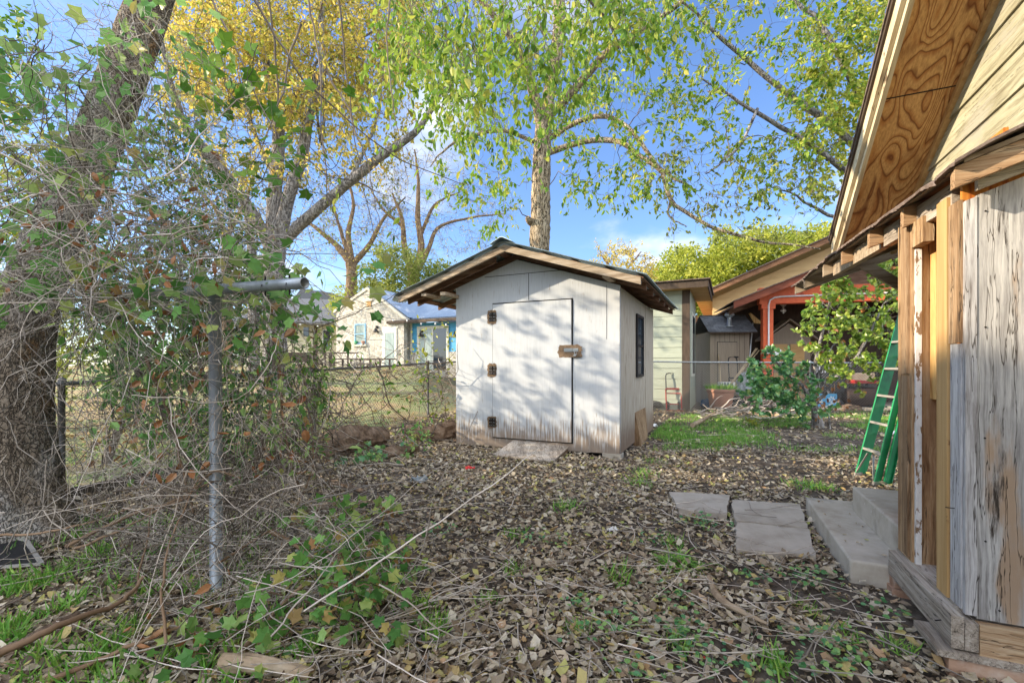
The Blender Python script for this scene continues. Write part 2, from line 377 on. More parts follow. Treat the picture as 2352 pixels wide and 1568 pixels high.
    c = t.ramp(t.noise(vc.outputs['Color'], 1.4, 2), [(.3,(.30,.275,.23)),(.5,(.42,.40,.355)),(.7,(.49,.475,.43))])
    c = t.mix(t.mask(t.noise(v, 9, 8), .45, .75), c, (.30,.27,.22))
    c = t.mix(t.mask(vo.outputs['Distance'], .02, .09), (.52,.50,.44), c)
    m['limestone'] = t.done(t.bsdf(c, .95, 0, t.bump(vo.outputs['Distance'], .8, .05), .2))
    m['lime_trim'] = surf('lime_trim', [(.3,(.46,.43,.35)),(.7,(.60,.57,.49))], ns=5, rough=.9)
    m['tin_far'] = surf('tin_far', [(.3,(.28,.36,.46)),(.7,(.38,.47,.58))], (4,1,1), 2, 5, .4, .1, metal=.35, stains=[((.66,.68,.70), 1.2, (1,1,1), .56, .7)])
    m['blue_siding'] = surf('blue_siding', [(.3,(.06,.30,.54)),(.7,(.10,.40,.66))], (1,1,3), 3, 5, .6, .1)
    m['beige_siding'] = surf('beige_siding', [(.3,(.46,.42,.29)),(.7,(.56,.52,.38))], (1,1,3), 3, 5, .7, .1)
    m['white_trim'] = plain('white_trim', (.62,.62,.54), .6)
    m['blue_trim'] = plain('blue_trim', (.20,.42,.62), .5)
    m['rail_brown'] = plain('rail_brown', (.11,.08,.065), .7)
    m['red_truck'] = plain('red_truck', (.50,.03,.02), .3, 0, .6)
    def B(n, a, b, c, sc=(7,7,1.5)):
        t = NT(n); v = t.coord(sc); f = t.noise(v, 1.6, 9, .65); h = t.noise(v, 2.4, 5, .6, .6)
        rid = t.math('ABSOLUTE', t.math('SUBTRACT', h, .5)); cr = t.mask(rid, .0, .035)
        col = t.ramp(f, [(.3, a), (.5, b), (.75, c)]); col = t.mix(cr, tuple(x * .6 for x in a), col)
        hh = t.math('ADD', t.math('MULTIPLY', cr, .8), t.math('MULTIPLY', f, .5))
        return t.done(t.bsdf(col, .95, 0, t.bump(hh, 1.0, .05), .2))
    t = NT('bark_plates'); v = t.coord((1, 1, .55)); w = t.n('ShaderNodeTexNoise'); w.inputs['Scale'].default_value = 14; w.inputs['Detail'].default_value = 6; t.l(v, w.inputs['Vector'])
    sc = t.n('ShaderNodeVectorMath', operation='SCALE'); sc.inputs[3].default_value = .12; t.l(w.outputs['Color'], sc.inputs[0]); ad = t.n('ShaderNodeVectorMath', operation='ADD'); t.l(v, ad.inputs[0]); t.l(sc.outputs[0], ad.inputs[1])
    vo = t.n('ShaderNodeTexVoronoi', feature='DISTANCE_TO_EDGE'); vo.inputs['Scale'].default_value = 44; t.l(ad.outputs[0], vo.inputs['Vector'])
    f = t.noise(v, 30, 8, .7); c = t.ramp(f, [(.3,(.09,.07,.05)),(.5,(.24,.19,.14)),(.72,(.42,.36,.29))]); c = t.mix(t.mask(t.noise(v, 2.2, 5, .6), .48, .62), c, (.44,.41,.37)); c = t.mix(t.mask(t.noise(t.coord((1,1,.5), loc=(5,2,1)), 3.2, 4, .6), .58, .7), c, (.30,.17,.08))
    ed = t.mask(vo.outputs['Distance'], -.08, .14); c = t.mix(ed, (.07,.055,.04), c)
    m['bark_dark'] = t.done(t.bsdf(c, .95, 0, t.bump(t.math('ADD', ed, t.math('MULTIPLY', f, .6)), 1.0, .03), .2))
    m['bark_grey'] = B('bark_grey', (.13,.12,.11), (.27,.25,.24), (.44,.42,.40))
    m['bark_tan'] = B('bark_tan', (.19,.14,.09), (.37,.295,.205), (.52,.45,.35))
    m['bark_warm'] = B('bark_warm', (.10,.06,.035), (.26,.18,.11), (.40,.30,.20))
    m['twig_grey'] = surf('twig_grey', [(.3,(.26,.22,.18)),(.7,(.56,.50,.44))], ns=2.5, rough=.9, bump=.2, rndmix=1.2)
    m['twig_dark'] = surf('twig_dark', [(.3,(.07,.055,.045)),(.7,(.20,.165,.13))], ns=3, rough=.9, bump=.2, rndmix=.8)
    m['twig_brown'] = surf('twig_brown', [(.3,(.14,.085,.05)),(.7,(.28,.19,.12))], ns=3, rough=.9, bump=.2, rndmix=.8)
    m['log_rot'] = surf('log_rot', [(.3,(.05,.035,.025)),(.5,(.17,.115,.08)),(.75,(.36,.28,.21))], (1,1,1), 9, 12, .95, 1, .05)
    m['log_end'] = surf('log_end', [(.3,(.16,.11,.07)),(.7,(.38,.28,.18))], ns=12, rough=.95)
    m['log_pale'] = surf('log_pale', [(.3,(.16,.10,.06)),(.5,(.36,.27,.18)),(.75,(.48,.40,.30))], ns=6, rough=.95, bump=.8, bd=.01)
    m['leaf_green'] = leafmat('leaf_green', [(0,(.05,.14,.015)),(.4,(.10,.23,.025)),(.75,(.19,.32,.04)),(1,(.34,.38,.06))])
    m['leaf_hang'] = leafmat('leaf_hang', [(0,(.08,.18,.02)),(.35,(.18,.32,.03)),(.7,(.33,.43,.05)),(1,(.52,.48,.10))], .45)
    m['leaf_vine'] = leafmat('leaf_vine', [(0,(.08,.22,.06)),(.35,(.16,.36,.08)),(.6,(.27,.44,.14)),(.8,(.42,.52,.16)),(.93,(.46,.38,.12)),(1,(.38,.18,.09))], .35)
    m['leaf_dark'] = leafmat('leaf_dark', [(0,(.03,.11,.03)),(.5,(.07,.21,.05)),(.85,(.15,.33,.07)),(1,(.30,.44,.09))], .25, .35, .5)
    m['leaf_gold'] = leafmat('leaf_gold', [(0,(.42,.34,.06)),(.4,(.62,.50,.10)),(.75,(.74,.62,.15)),(1,(.52,.34,.10))], .5)
    m['leaf_lime'] = leafmat('leaf_lime', [(0,(.20,.26,.03)),(.5,(.36,.40,.05)),(1,(.52,.50,.09))], .4)
    m['leaf_olive'] = leafmat('leaf_olive', [(0,(.10,.14,.02)),(.5,(.22,.26,.05)),(1,(.38,.38,.08))], .35)
    m['leaf_shrub'] = leafmat('leaf_shrub', [(0,(.05,.18,.07)),(.45,(.12,.30,.11)),(.8,(.22,.40,.12)),(1,(.38,.48,.14))], .25, .3, .6)
    m['leaf_shrub_lime'] = leafmat('leaf_shrub_lime', [(0,(.12,.24,.03)),(.5,(.27,.38,.06)),(.93,(.42,.48,.10)),(1,(.45,.18,.06))], .35, .35, .5)
    m['leaf_dead'] = leafmat('leaf_dead', [(0,(.20,.07,.03)),(.5,(.34,.15,.06)),(1,(.42,.25,.14))], .2)
    m['litter'] = leafmat('litter', [(0,(.10,.07,.05)),(.18,(.22,.165,.12)),(.4,(.37,.30,.225)),(.62,(.48,.41,.32)),(.80,(.60,.53,.44)),(.88,(.42,.26,.15)),(.95,(.50,.43,.18)),(1,(.34,.38,.12))], .12, .75, .2)
    m['litter_gold'] = leafmat('litter_gold', [(0,(.20,.12,.05)),(.5,(.36,.23,.10)),(1,(.50,.37,.19))], .12, .75, .2)
    m['grass'] = leafmat('grass', [(0,(.10,.26,.04)),(.5,(.18,.42,.07)),(1,(.38,.54,.12))], .35)
    # ground
    t = NT('ground_soil'); v = t.coord()
    n1 = t.noise(v, 7, 12, .7); soil = t.ramp(n1, [(.35,(.045,.035,.027)),(.52,(.11,.088,.07)),(.72,(.24,.20,.165))])
    n2 = t.noise(v, .55, 6, .6); n3 = t.noise(v, 26, 6, .7)
    grass = t.ramp(n3, [(.3,(.14,.16,.06)),(.6,(.31,.33,.15)),(.8,(.44,.43,.25))])
    leafy = t.ramp(n3, [(.3,(.24,.16,.08)),(.6,(.42,.32,.18)),(.8,(.52,.42,.26))])
    lawn = t.mix(t.mask(n2, .44, .58), grass, leafy)
    sx = t.n('ShaderNodeSeparateXYZ'); t.l(v, sx.inputs[0])
    # the lawn lies left of the wire fence and beyond the back fence
    side = t.math('SUBTRACT', t.math('MULTIPLY', t.math('SUBTRACT', sx.outputs[1], 4.0), .33), t.math('ADD', sx.outputs[0], 4.0))
    side = t.math('ADD', side, t.math('MULTIPLY', t.math('SUBTRACT', n2, .5), 1.2))
    lm = t.mask(side, -.05, .35)
    back = t.mask(t.math('ADD', sx.outputs[1], t.math('MULTIPLY', n2, 1.5)), 15.5, 17)
    lm = t.math('MAXIMUM', lm, back)
    c = t.mix(lm, soil, lawn)
    m['ground'] = t.done(t.bsdf(c, .95, 0, t.bump(n1, .8, .03), .2))
mk()
# ================================================================ ground
def build_ground():
    xs = np.unique(np.concatenate([np.linspace(-400, -30, 12), np.linspace(-30, -8, 30), np.linspace(-8, 9, 120), np.linspace(9, 40, 30), np.linspace(40, 400, 12)]))
    ys = np.unique(np.concatenate([np.linspace(-60, 0, 8), np.linspace(0, 13, 100), np.linspace(13, 45, 50), np.linspace(45, 700, 16)]))
    X, Y = np.meshgrid(xs, ys)
    Z = hgt(X, Y)
    near = (np.abs(X) < 9) & (Y < 14)
    nz = np.array([mnoise.noise(Vector((a * .9, b * .9, 0))) * .035 + mnoise.noise(Vector((a * 4, b * 4, 3))) * .012 if k else 0 for a, b, k in zip(X.ravel(), Y.ravel(), near.ravel())]).reshape(X.shape)
    Z = Z + nz - .015
    g = G(); n, k = X.shape; idx = np.arange(n * k).reshape(n, k)
    Q = np.stack([idx[:-1, :-1], idx[:-1, 1:], idx[1:, 1:], idx[1:, :-1]], -1).reshape(-1, 4)
    g.add(np.stack([X, Y, Z], -1).reshape(-1, 3), [Q], None, True)
    tag(g.build('ground', MAT['ground']), kind='structure')
build_ground()

# ================================================================ the garden shed
TH = math.radians(25.5)
SC = (1.40, 5.89)
shed = thing('garden_shed', 'whitewashed plywood garden shed with a corrugated metal gable roof and padlocked door', 'shed', (*SC, 0), -TH)
RC, AP, SL = -1.47, 2.87, .325            # ridge position, ridge height, slope
def roofz(s): return AP - SL * abs(s - RC)
def build_shed():
    W, D = 2.5, 2.85
    m = MAT
    def wall_poly(z0l, z0r, off=.15):
        return [(-W, z0l), (0, z0r), (0, roofz(0) - off), (RC, AP - off), (-W, roofz(-W) - off)]
    G().prism(wall_poly(0, .06), -.0, .04, 1).build('front_wall', m['shed_paint'], shed)
    G().prism(wall_poly(.0, .02), D - .04, D, 1).build('back_wall', m['shed_side'], shed)
    G().box((-.035, .042, .06), (0, 1.02, roofz(0) - .17)).box((-.035, 1.03, .48), (-.003, 1.98, roofz(0) - .17)).box((-.035, 1.99, .03), (0, D - .042, roofz(0) - .17)).build('side_wall', m['shed_side'], shed)
    G().box((-W, .042, 0), (-W + .035, D - .042, roofz(-W) - .17)).build('side_wall', m['shed_side'], shed)
    G().hexa([(-.02, 1.03, -.0), (.02, 1.98, .0), (.04, 1.97, .0), (.10, 1.03, -.0),
              (-.02, 1.03, .50), (-.02, 1.98, .50), (.0, 1.98, .50), (.003, 1.03, .50)][0:8]).build('loose_panel', m['old_board_z'], shed,
              label='bent rust coloured plywood panel curling away at the bottom')
    # a dark floor inside so that the gap under the loose panel reads as a hollow
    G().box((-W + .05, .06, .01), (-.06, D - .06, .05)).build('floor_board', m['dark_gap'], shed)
    # seams between plywood sheets
    g = G(); g.box((-2.0, -.003, 2.508), (-.62, .001, 2.516)); g.box((-1.293, -.003, 2.13), (-1.286, .001, 2.508)); g.box((-.178, -.003, 1.55), (-.174, .001, 2.26))
    g.box((-.0045, -.003, .07), (.0, .003, 2.2))
    g.build('sheet_seam', m['dark_gap'], shed)
    # door
    x0, x1, z0, z1 = -1.856, -.655, .16, 2.10
    G().box((x0 - .012, -.004, z0 - .016), (x1 + .020, .001, z1 + .018)).build('door_gap', m['dark_gap'], shed)  # dark joint round the door, widened to paint the shadow along its edges
    door = G().box((x0, -.020, z0), (x1, -.0045, z1)).build('door', m['shed_paint'], shed)
    def blob(cx, cz, w, h, seed):
        r = random.Random(seed); P = []
        for i in range(36):
            a = i / 36 * 2 * PI; k = 1 / max(abs(math.cos(a)), abs(math.sin(a)))
            k = min(k, 1.25) * (1 + r.uniform(-.09, .09)); P.append((cx + w * math.cos(a) * k, cz + h * math.sin(a) * k))
        return P
    for i, zc in enumerate((1.915, 1.135, .375)):
        G().prism(blob(x0 - .01, zc, .075, .10 if i < 2 else .085, i), -.0235, -.0205, 1).build('worn_patch', m['bare_wood'], shed)
        h = G().box((x0 - .055, -.030, zc - .062), (x0 - .006, -.0238, zc + .062)).box((x0 + .004, -.030, zc - .062), (x0 + .053, -.0238, zc + .062))
        h.tube([(x0, -.031, zc - .064), (x0, -.031, zc + .064)], .008, 8)
        hg = h.build('hinge', m['rust_hinge'], door)
    for i, zc in enumerate((1.915, 1.135, .375)):
        g = G()
        for dx in (-.042, -.018, .018, .042):
            for dz in (-.045, 0, .045): g.tube([(x0 + dx, -.0298, zc + dz), (x0 + dx, -.0335, zc + dz)], .0045, 6)
        g.build('hinge_screws', m['steel'], door)
    zc = 1.415
    G().prism(blob(x1 - .02, zc - .015, .17, .085, 8), -.0235, -.0205, 1).build('worn_patch', m['bare_wood'], shed)
    hp = G().box((x1 - .10, -.030, zc - .024), (x1 + .015, -.0238, zc + .024)).box((x1 + .02, -.030, zc - .022), (x1 + .10, -.0238, zc + .022)).box((x1 + .05, -.045, zc - .007), (x1 + .058, -.03, zc + .007)).box((x1 + .035, -.034, zc - .008), (x1 + .085, -.0303, zc + .008)).build('hasp', m['steel'], door)
    c = np.array([x1 + .056, -.045, zc - .052])
    pl = G().hexa([c + np.array(q) for q in ((-.022, -.009, -.035), (.010, -.009, -.035), (.010, .009, -.035), (-.022, .009, -.035), (.0, -.009, .002), (.030, -.009, -.012), (.030, .009, -.012), (.0, .009, .002))])
    pl.tube([c + np.array((.002, 0, 0)), c + np.array((-.004, 0, .028)), c + np.array((.006, 0, .045)), c + np.array((.020, 0, .04)), c + np.array((.026, 0, -.005))], .004, 6)
    pl.build('padlock', m['steel'], door)
    # window in the right-hand wall
    wf = G()
    for a, b in (((.0, 1.09, 1.03), (.03, 1.13, 1.99)), ((.0, 1.62, 1.03), (.03, 1.66, 1.99)), ((.0, 1.131, 1.03), (.03, 1.619, 1.07)), ((.0, 1.131, 1.95), (.03, 1.619, 1.99)), ((.001, 1.131, 1.50), (.024, 1.619, 1.53))):
        wf.box(a, b)
    win = wf.build('window', m['black'], shed)
    G().box((.003, 1.131, 1.071), (.010, 1.619, 1.949)).build('pane', m['glass'], win)
    # roof: rafters run down the slope, purlins across them, tin on top
    def slope_board(side, s0, s1, t0, t1, h, top, g):
        """rafter piece between ridge-distances s0..s1 on one side"""
        P = []
        for dz in (-h, 0):
            for s_, t_ in ((s0, t0), (s1, t0), (s1, t1), (s0, t1)):
                P.append((RC + side * s_, t_, AP - SL * s_ - top + dz))
        g.hexa(P)
    T0, T1 = -.42, 3.12; H = 1.80
    for t in (T0, -.20, .0, .62, 1.22, 1.82, 2.42, 3.06):
        for side in (-1, 1):
            if t in (-.20,) and side == 1: continue
            g = G(); s0 = .002 if side > 0 else .0
            if t == T0: slope_board(side, s0, H, t, t + .038, .088, .035, g)
            else: slope_board(side, .25 if t == -.20 else s0, H - .01, t + (.045 if t == 0 else 0), t + (.083 if t == 0 else .038), .085, .04, g)
            g.build('rafter', m['rafter_wood'] if t == T0 else m['dark_rafter'], shed)
    for side in (-1, 1):
        for s_ in (.12, .50, .92, 1.34, 1.74):
            g = G(); slope_board(side, s_, s_ + .085, T0 + .04, T1, .018, .020, g); g.build('batten', m['dark_rafter'], shed)
    # look-out blocks carrying the front rafters
    G().box((-W - .03, T0 + .04, 2.23), (-W + .055, -.002, 2.275)).box((-W - .37, T0 + .04, 2.24), (-W - .28, .0, 2.28)).build('lookout', m['rafter_wood'], shed)
    G().box((-.14, T0 + .039, 2.29), (-.06, -.002, 2.35)).build('lookout', m['rafter_wood'], shed)
    # corrugated tin
    for side in (-1, 1):
        ts = np.arange(T0 - .05, T1 + .06, .0166); ss = np.array([-.0, .3, .7, 1.1, 1.5, 1.8, 1.84, 1.88])
        Tm, Sm = np.meshgrid(ts, ss, indexing='ij')
        z = AP - SL * Sm + .008 * np.sin(Tm / .0664 * 2 * PI) + .006
        curl = np.where((Sm > 1.82) & (Tm < .1) & (side < 0), (Sm - 1.82) * -1.3 * (1 - sstep(-.3, .1, Tm)), 0)
        z = z + curl + .012 * np.sin(Sm * 5 + Tm * 1.3)* sstep(0,.4,Sm)*.5
        V = np.stack([RC + side * Sm, Tm, z], -1)
        n, k = Tm.shape; idx = np.arange(n * k).reshape(n, k)
        Q = np.stack([idx[:-1, :-1], idx[:-1, 1:], idx[1:, 1:], idx[1:, :-1]], -1).reshape(-1, 4)
        g = G(); g.add(V.reshape(-1, 3), [Q], None, True); V2 = V.copy(); V2[..., 2] -= .004; g.add(V2.reshape(-1, 3), [Q[:, ::-1]], None, True)
        g.build('tin_sheet', m['metal_roof'], shed)
    # ridge cap
    prof = [(RC - .17, AP - .035), (RC - .15, AP - .025), (RC - .02, AP + .040), (RC + .02, AP + .040), (RC + .15, AP - .025), (RC + .17, AP - .035), (RC + .15, AP - .018), (RC + .02, AP + .05), (RC - .02, AP + .05), (RC - .15, AP - .018)]
    G().prism(prof, T0 - .10, T1 + .05, 1).build('ridge_cap', m['metal_roof'], shed)
build_shed()
bk = thing('concrete_block', 'grey concrete block propping the near right corner of the shed', 'block', (*SC, 0), -TH)
g = G().box((-.23, -.02, -.02), (.01, .17, .055)); g.build('block_body', MAT['concrete'], bk)
# weathered plywood ramp in front of the door
r_ = thing('plywood_ramp', 'grey weathered plywood sheet lying as a ramp below the shed door', 'ramp', (.62, 5.7, 0), 0)
q = [np.array(p) - np.array((.62, 5.7, 0)) for p in [(.26+ -.50, 5.92, .02), (.60, 5.58, .012), (.83, 6.36, .10), (.12, 6.86, .13)]]
q = [np.array([(1132-CX)/F*5.98, 5.98, .02]), np.array([(1270-CX)/F*5.56, 5.56, .015]), np.array([(1306-CX)/F*6.12, 6.12, .10]), np.array([(1183-CX)/F*6.62, 6.62, .12])]
q = [a - np.array((.62, 5.7, 0)) for a in q]
G().hexa([a for a in q] + [a + np.array((0, 0, .018)) for a in q]).build('top_sheet', MAT['old_board'], r_)
G().hexa([a * .8 + np.array((.02, .1, -.04)) for a in q] + [a * .8 + np.array((.02, .1, -.004)) for a in q]).build('bearer', MAT['bare_wood'], r_)

# ================================================================ the house on the right
HT = math.atan(.444)
HO = (1.79, 1.807)
house = thing('wooden_house', 'old timber house with plywood eaves and a weathered porch closet at the corner', 'house', (*HO, 0), -HT)
def hw(p, t, z=0):
    return np.array([HO[0] + math.cos(HT) * p + math.sin(HT) * t, HO[1] - math.sin(HT) * p + math.cos(HT) * t, z])
def build_house():
    m = MAT
    E0 = 1.955                                     # eave height near corner
    def ez(t): return E0 + .042 * max(t, 0)
    S = .36
    def rz(p, t): return ez(t) + S * (p + .06)
    # near face: big plywood panel under the rake
    G().prism([(.035, .215), (.62, .215), (.62, 2.09), (.035, 1.865)], -.018, .0, 1).build('front_panel', m['old_panel'], house, label='weathered grey plywood panel with black streaks')
    G().prism([(.0, .225), (.034, .225), (.034, 1.86), (.0, 1.848)], -.022, .0, 1).build('corner_board', m['grey_board_z'], house)
    for q_, z_ in ((.06, 1.80), (.06, 1.35), (.058, .92), (.06, .52), (.10, .26)):
        G().tube([(q_, -.0185, z_), (q_, -.0215, z_)], .0035, 8).build('nail_head', m['rust_hinge'], house)
    # left face pieces
    G().box((-.006, .001, .235), (.016, .088, 1.29)).build('corner_board', m['grey_board_z'], house)
    G().box((-.012, -.002, 1.292), (.0, .088, 1.86)).build('corner_board', m['old_board_z'], house, label='dark reddish brown board nailed over the top of the corner')
    G().box((-.012, .102, .232), (.02, .198, 1.905)).build('stud', m['stud_wood'], house, label='fresh yellow timber stud')
    post = G().box((-.010, .477, .20), (.09, .66, 1.93)).build('post', m['post_wood'], house)
    G().box((-.022, .50, 1.16), (-.0105, .58, 1.90)).box((-.020, .50, .25), (-.0105, .575, 1.15)).build('post_facing', m['old_board_z'], post)
    G().box((.0, .456, .215), (.022, .475, 1.77)).build('door_jamb', m['peel_white'], house, label='jamb with peeling white paint')
    G().box((-.012, .34, 1.78), (.03, .475, 1.90)).build('header_block', m['post_wood'], house)
    G().box((.06, .41, 1.04), (.075, .60, 1.74)).build('backing_board', m['ply_new'], house)
    G().box((.12, -.0, .24), (.135, 1.1, 2.12)).build('closet_wall', m['ply_orange'], house, label='dark orange plywood inside the closet')
    G().box((.0, .002, .24), (.60, .02, 2.0)).build('closet_side', m['ply_orange'], house)
    G().box((.0, .662, .24), (.60, .675, 2.0)).build('closet_side', m['ply_orange'], house)
    G().box((-.012, .03, .205), (.6, .67, .232)).build('floor_board', m['old_board'], house)
    # sill boards
    G().box((-.052, -.045, .095), (-.012, .655, .222)).build('sill_board', m['old_board'], house)
    G().box((-.010, -.045, .095), (.03, .655, .203)).build('sill_board', m['old_board'], house)
    G().box((.032, -.048, .085), (.62, -.012, .205)).build('sill_board', m['old_board_x'], house)
    G().box((-.10, -.06, .060), (.60, .17, .086)).build('packing_plank', m['old_board'], house)
    # nails
    G().tube([(-.052, .04, .16), (-.075, .03, .158)], .0025, 5).build('bent_nail', m['rust_hinge'], house); G().tube([(-.006, .05, .62), (-.035, .05, .62)], .002, 5).build('bent_nail', m['rust_hinge'], house)
    # brick piers carry it
    def pier(p0, p1, t0, t1, n, h, top):
        for i in range(n):
            z1 = top - i * (h + .004); j = rnd.uniform(-.012, .012)
            G().box((p0 + j, t0 + j, z1 - h), (p1 + j, t1 - j, z1)).build('pier_brick', m['brick'], house)
    pier(-.06, .16, -.05, .10, 2, .055, .058)
    pier(-.05, .06, .60, .82, 2, .055, .094)
    # rake boards on the near side
    def rake(p0, p1, t0, t1, zoff, h, mat, nm):
        P = []
        for dz in (-h, 0):
            for p_, t_ in ((p0, t0), (p1, t0), (p1, t1), (p0, t1)): P.append((p_, t_, E0 + S * (p_ + .06) + zoff + dz))
        return G().hexa(P).build(nm, m[mat], house)
    rake(-.07, .75, -.125, -.09, .0, .078, 'old_board_x', 'rake_board')
    rake(.028, .75, -.045, -.02, -.055, .052, 'white_board_x', 'rake_board')
    rake(.02, .09, -.088, -.02, .02, .03, 'stud_wood', 'blocking')
    rake(.14, .24, -.088, -.02, .01, .03, 'old_board_x', 'blocking')
    # rafters
    for t in (.45, .925, 1.55, 2.157, 3.04, 3.6):
        P = []; tt = t
        p0 = -.065 if t > .5 else -.02
        if t==.45: p0=-.05
        for dz in (-.095, 0):
            for p_, t_ in ((p0, tt), (1.1, tt), (1.1, tt + .042), (p0, tt + .042)): P.append((p_, t_, rz(p_, t) + dz))
        G().hexa(P).build('rafter', m['old_board_x'] if t < 1.7 else m['rafter_wood'], house)
    # header on top of posts
    for t0, t1 in ((.09, .45), (.50, .92), (.97, 2.15)):
        G().hexa([(.0, t0, ez(t0) - .10), (.0, t1, ez(t1) - .10), (.04, t1, ez(t1) - .10), (.04, t0, ez(t0) - .10),
                  (.0, t0, ez(t0) + .0), (.0, t1, ez(t1) + .0), (.04, t1, ez(t1) + .0), (.04, t0, ez(t0) + .0)]).build('header', m['old_board'] if t0 < .95 else m['rafter_wood'], house)
    # knee brace and hidden porch post
    G().board((.36, 3.10, 2.26), (.84, 3.12, 1.88), .04, .09, (0, 0, 1)).build('knee_brace', m['rafter_wood'], house)
    G().box((.76, 3.0, 0), (.88, 3.1, 2.2)).build('porch_post', m['post_wood'], house)
    # roof deck boards and ragged shingle sheet
    for i in range(5):
        p0 = -.045 + i * .20; p1 = p0 + .185
        P = []
        for dz in (.002, .020):
            for p_, t_ in ((p0, -.13), (p1, -.13), (p1, 3.72), (p0, 3.72)): P.append((p_, t_, rz(p_, t_) + dz))
        G().hexa(P).build('roof_deck_board', m['dark_rafter'] if i else m['rafter_wood'], house)
    ts = np.linspace(-.17, 3.78, 220); ps = np.linspace(0, 1, 12)
    g = G(); rows = []
    for t in ts:
        j = mnoise.noise(Vector((t * 7, 0, 0))) * .03 + mnoise.noise(Vector((t * 31, 2, 0))) * .018
        e = -.085 + j; row = []
        for k in ps:
            p_ = e + k * (1.0 - e); tt = t + (mnoise.noise(Vector((p_ * 9, 5, 1))) * .02 if t < 0 else 0)
            z = rz(p_, t) + .024 + abs(mnoise.noise(Vector((p_ * 6, t * 3, 7)))) * .018 + .012 * math.sin(p_ * 23 + t * 2) * (1 if k < .6 else .3)
            if k == 0: z -= .012 + abs(j) * .8
            row.append((p_, tt, z))
        rows.append(row)
    V = np.array(rows); n, k = V.shape[:2]; idx = np.arange(n * k).reshape(n, k)
    Q = np.stack([idx[:-1, :-1], idx[:-1, 1:], idx[1:, 1:], idx[1:, :-1]], -1).reshape(-1, 4)
    g.add(V.reshape(-1, 3), [Q]); V2 = V.copy(); V2[..., 2] += .012; g.add(V2.reshape(-1, 3), [Q[:, ::-1]])
    e = [idx[0], idx[-1], idx[:, 0]]; off = n * k
    for r in e: g.Fc.append(np.stack([r[:-1], r[1:], r[1:] + off, r[:-1] + off], -1)); g.sm.append(False)
    g.build('porch_shingles', m['shingle_old'], house)
    # main gable wall: lap siding
    def sz(t): return 2.76 + (1.998 - t) * .645 if t > -2.0 else 5.34 - (-2.0 - t) * .645
    g = G(); z = 2.0; ex = .225
    while z < 5.3:
        t_hi = min(2.66, 1.998 - (z - 2.76) / .645 + .0); t_lo = max(-4.4, -4.0 - t_hi)
        t_hi = min(2.66, 1.998 - (z - 2.76) / .645 + .06)
        t_lo = -5.0 if z < 3.2 else -4.0 - t_hi
        if z > 2.76 - .5 or True:
            t_hi2 = min(2.66, 1.998 - (z + ex - 2.76) / .645 + .06)
            g.hexa([(.578, t_lo, z), (.578, t_hi, z), (.62, t_hi, z), (.62, t_lo, z), (.592, t_lo, z + ex + .006), (.592, t_hi2, z + ex + .006), (.62, t_hi2, z + ex + .006), (.62, t_lo, z + ex + .006)])
        z += ex
    g.build('siding', m['siding_old'], house)
    G().box((.60, -5.0, .3), (.62, 2.66, 2.0)).build('wall', m['siding_old'], house)
    G().box((.62, 2.60, .3), (5.0, 2.66, 2.25)).build('wall', m['siding_old'], house)
    # soffit, frieze, fascia, roof
    def slab(p0, p1, dz0, dz1, mat, nm, ta=2.78, tb=-2.0):
        for A, B in ((ta, tb), (tb, -6.6)):
            P = []
            for dz in (dz0, dz1):
                for p_, t_ in ((p0, A), (p1, A), (p1, B), (p0, B)): P.append((p_, t_, sz(t_) + dz))
            G().hexa(P).build(nm, m[mat], house)
    slab(.17, .59, .0, .016, 'ply_soffit', 'soffit')
    for tq in (1.55, .35):
        G().hexa([(q_, tq + k_, sz(tq + k_) + d_) for d_ in (-.0025, -.0005) for q_, k_ in ((.17, 0), (.59, 0), (.59, .006), (.17, .006))]).build('soffit_joint', m['dark_gap'], house)
    slab(.555, .60, -.045, -.003, 'stud_wood', 'frieze_board')
    slab(.140, .168, -.075, .10, 'fascia_old', 'fascia')
    slab(.112, .138, -.02, .125, 'fascia_old', 'fascia_trim')
    slab(.085, 5.0, .127, .150, 'shingle_old', 'roof')
    slab(.095, .110, .09, .126, 'dark_trim', 'drip_edge')
def hw_local(p, t, z): return (p, t, z)
build_house()

# ================================================================ steps and paving
st = thing('concrete_steps', 'two low grey concrete steps against the wooden house', 'steps', tuple(hw(-.215, .685)), -HT)
def bevel_box(a, b, r=.012):
    g = G(); g.box(a, b); o = g
    return g
def rbox(nm, a, b, mat, par, bev=.012):
    o = G().box(a, b).build(nm, mat, par); md = o.modifiers.new('Bevel', 'BEVEL'); md.width = bev; md.segments = 3; return o
rbox('lower_step', (0, 0, -.05), (.62, 1.335, .127), MAT['concrete'], st, .014)
rbox('upper_step', (.258, .02, .12), (.75, 1.085, .30), MAT['concrete'], st, .014)
def slab(nm, label, pts, h=.035):
    P = [gpt(*p) for p in pts]; c = np.mean(P, axis=0); t = thing(nm, label, 'paving slab', tuple(c), 0, 'paving slabs leading to the steps')
    n = 8; V = []
    ring = []
    for i in range(len(P)):
        a, b = P[i] - c, P[(i+1) % len(P)] - c
        for k in range(n):
            q = a + (b - a) * k / n; j = rnd.uniform(-.008, .008); ring.append((q[0] + j, q[1] + rnd.uniform(-.008, .008)))
    G().prism([(a, b) for a, b in ring], -.02, h, 2).build('slab_body', MAT['slab'], t)
slab('paving_slab', 'grey paving slab nearest the steps, its near edge beside the green tuft side', [(1692, 1272), (1874, 1288), (1858, 1226), (1690, 1208)])
slab('paving_slab', 'cracked off grey paving slab between the near slab and the far one', [(1689, 1204), (1856, 1222), (1838, 1166), (1681, 1156)])
slab('paving_slab', 'irregular grey paving slab farthest from the concrete steps', [(1560, 1178), (1668, 1190), (1678, 1145), (1536, 1137)])

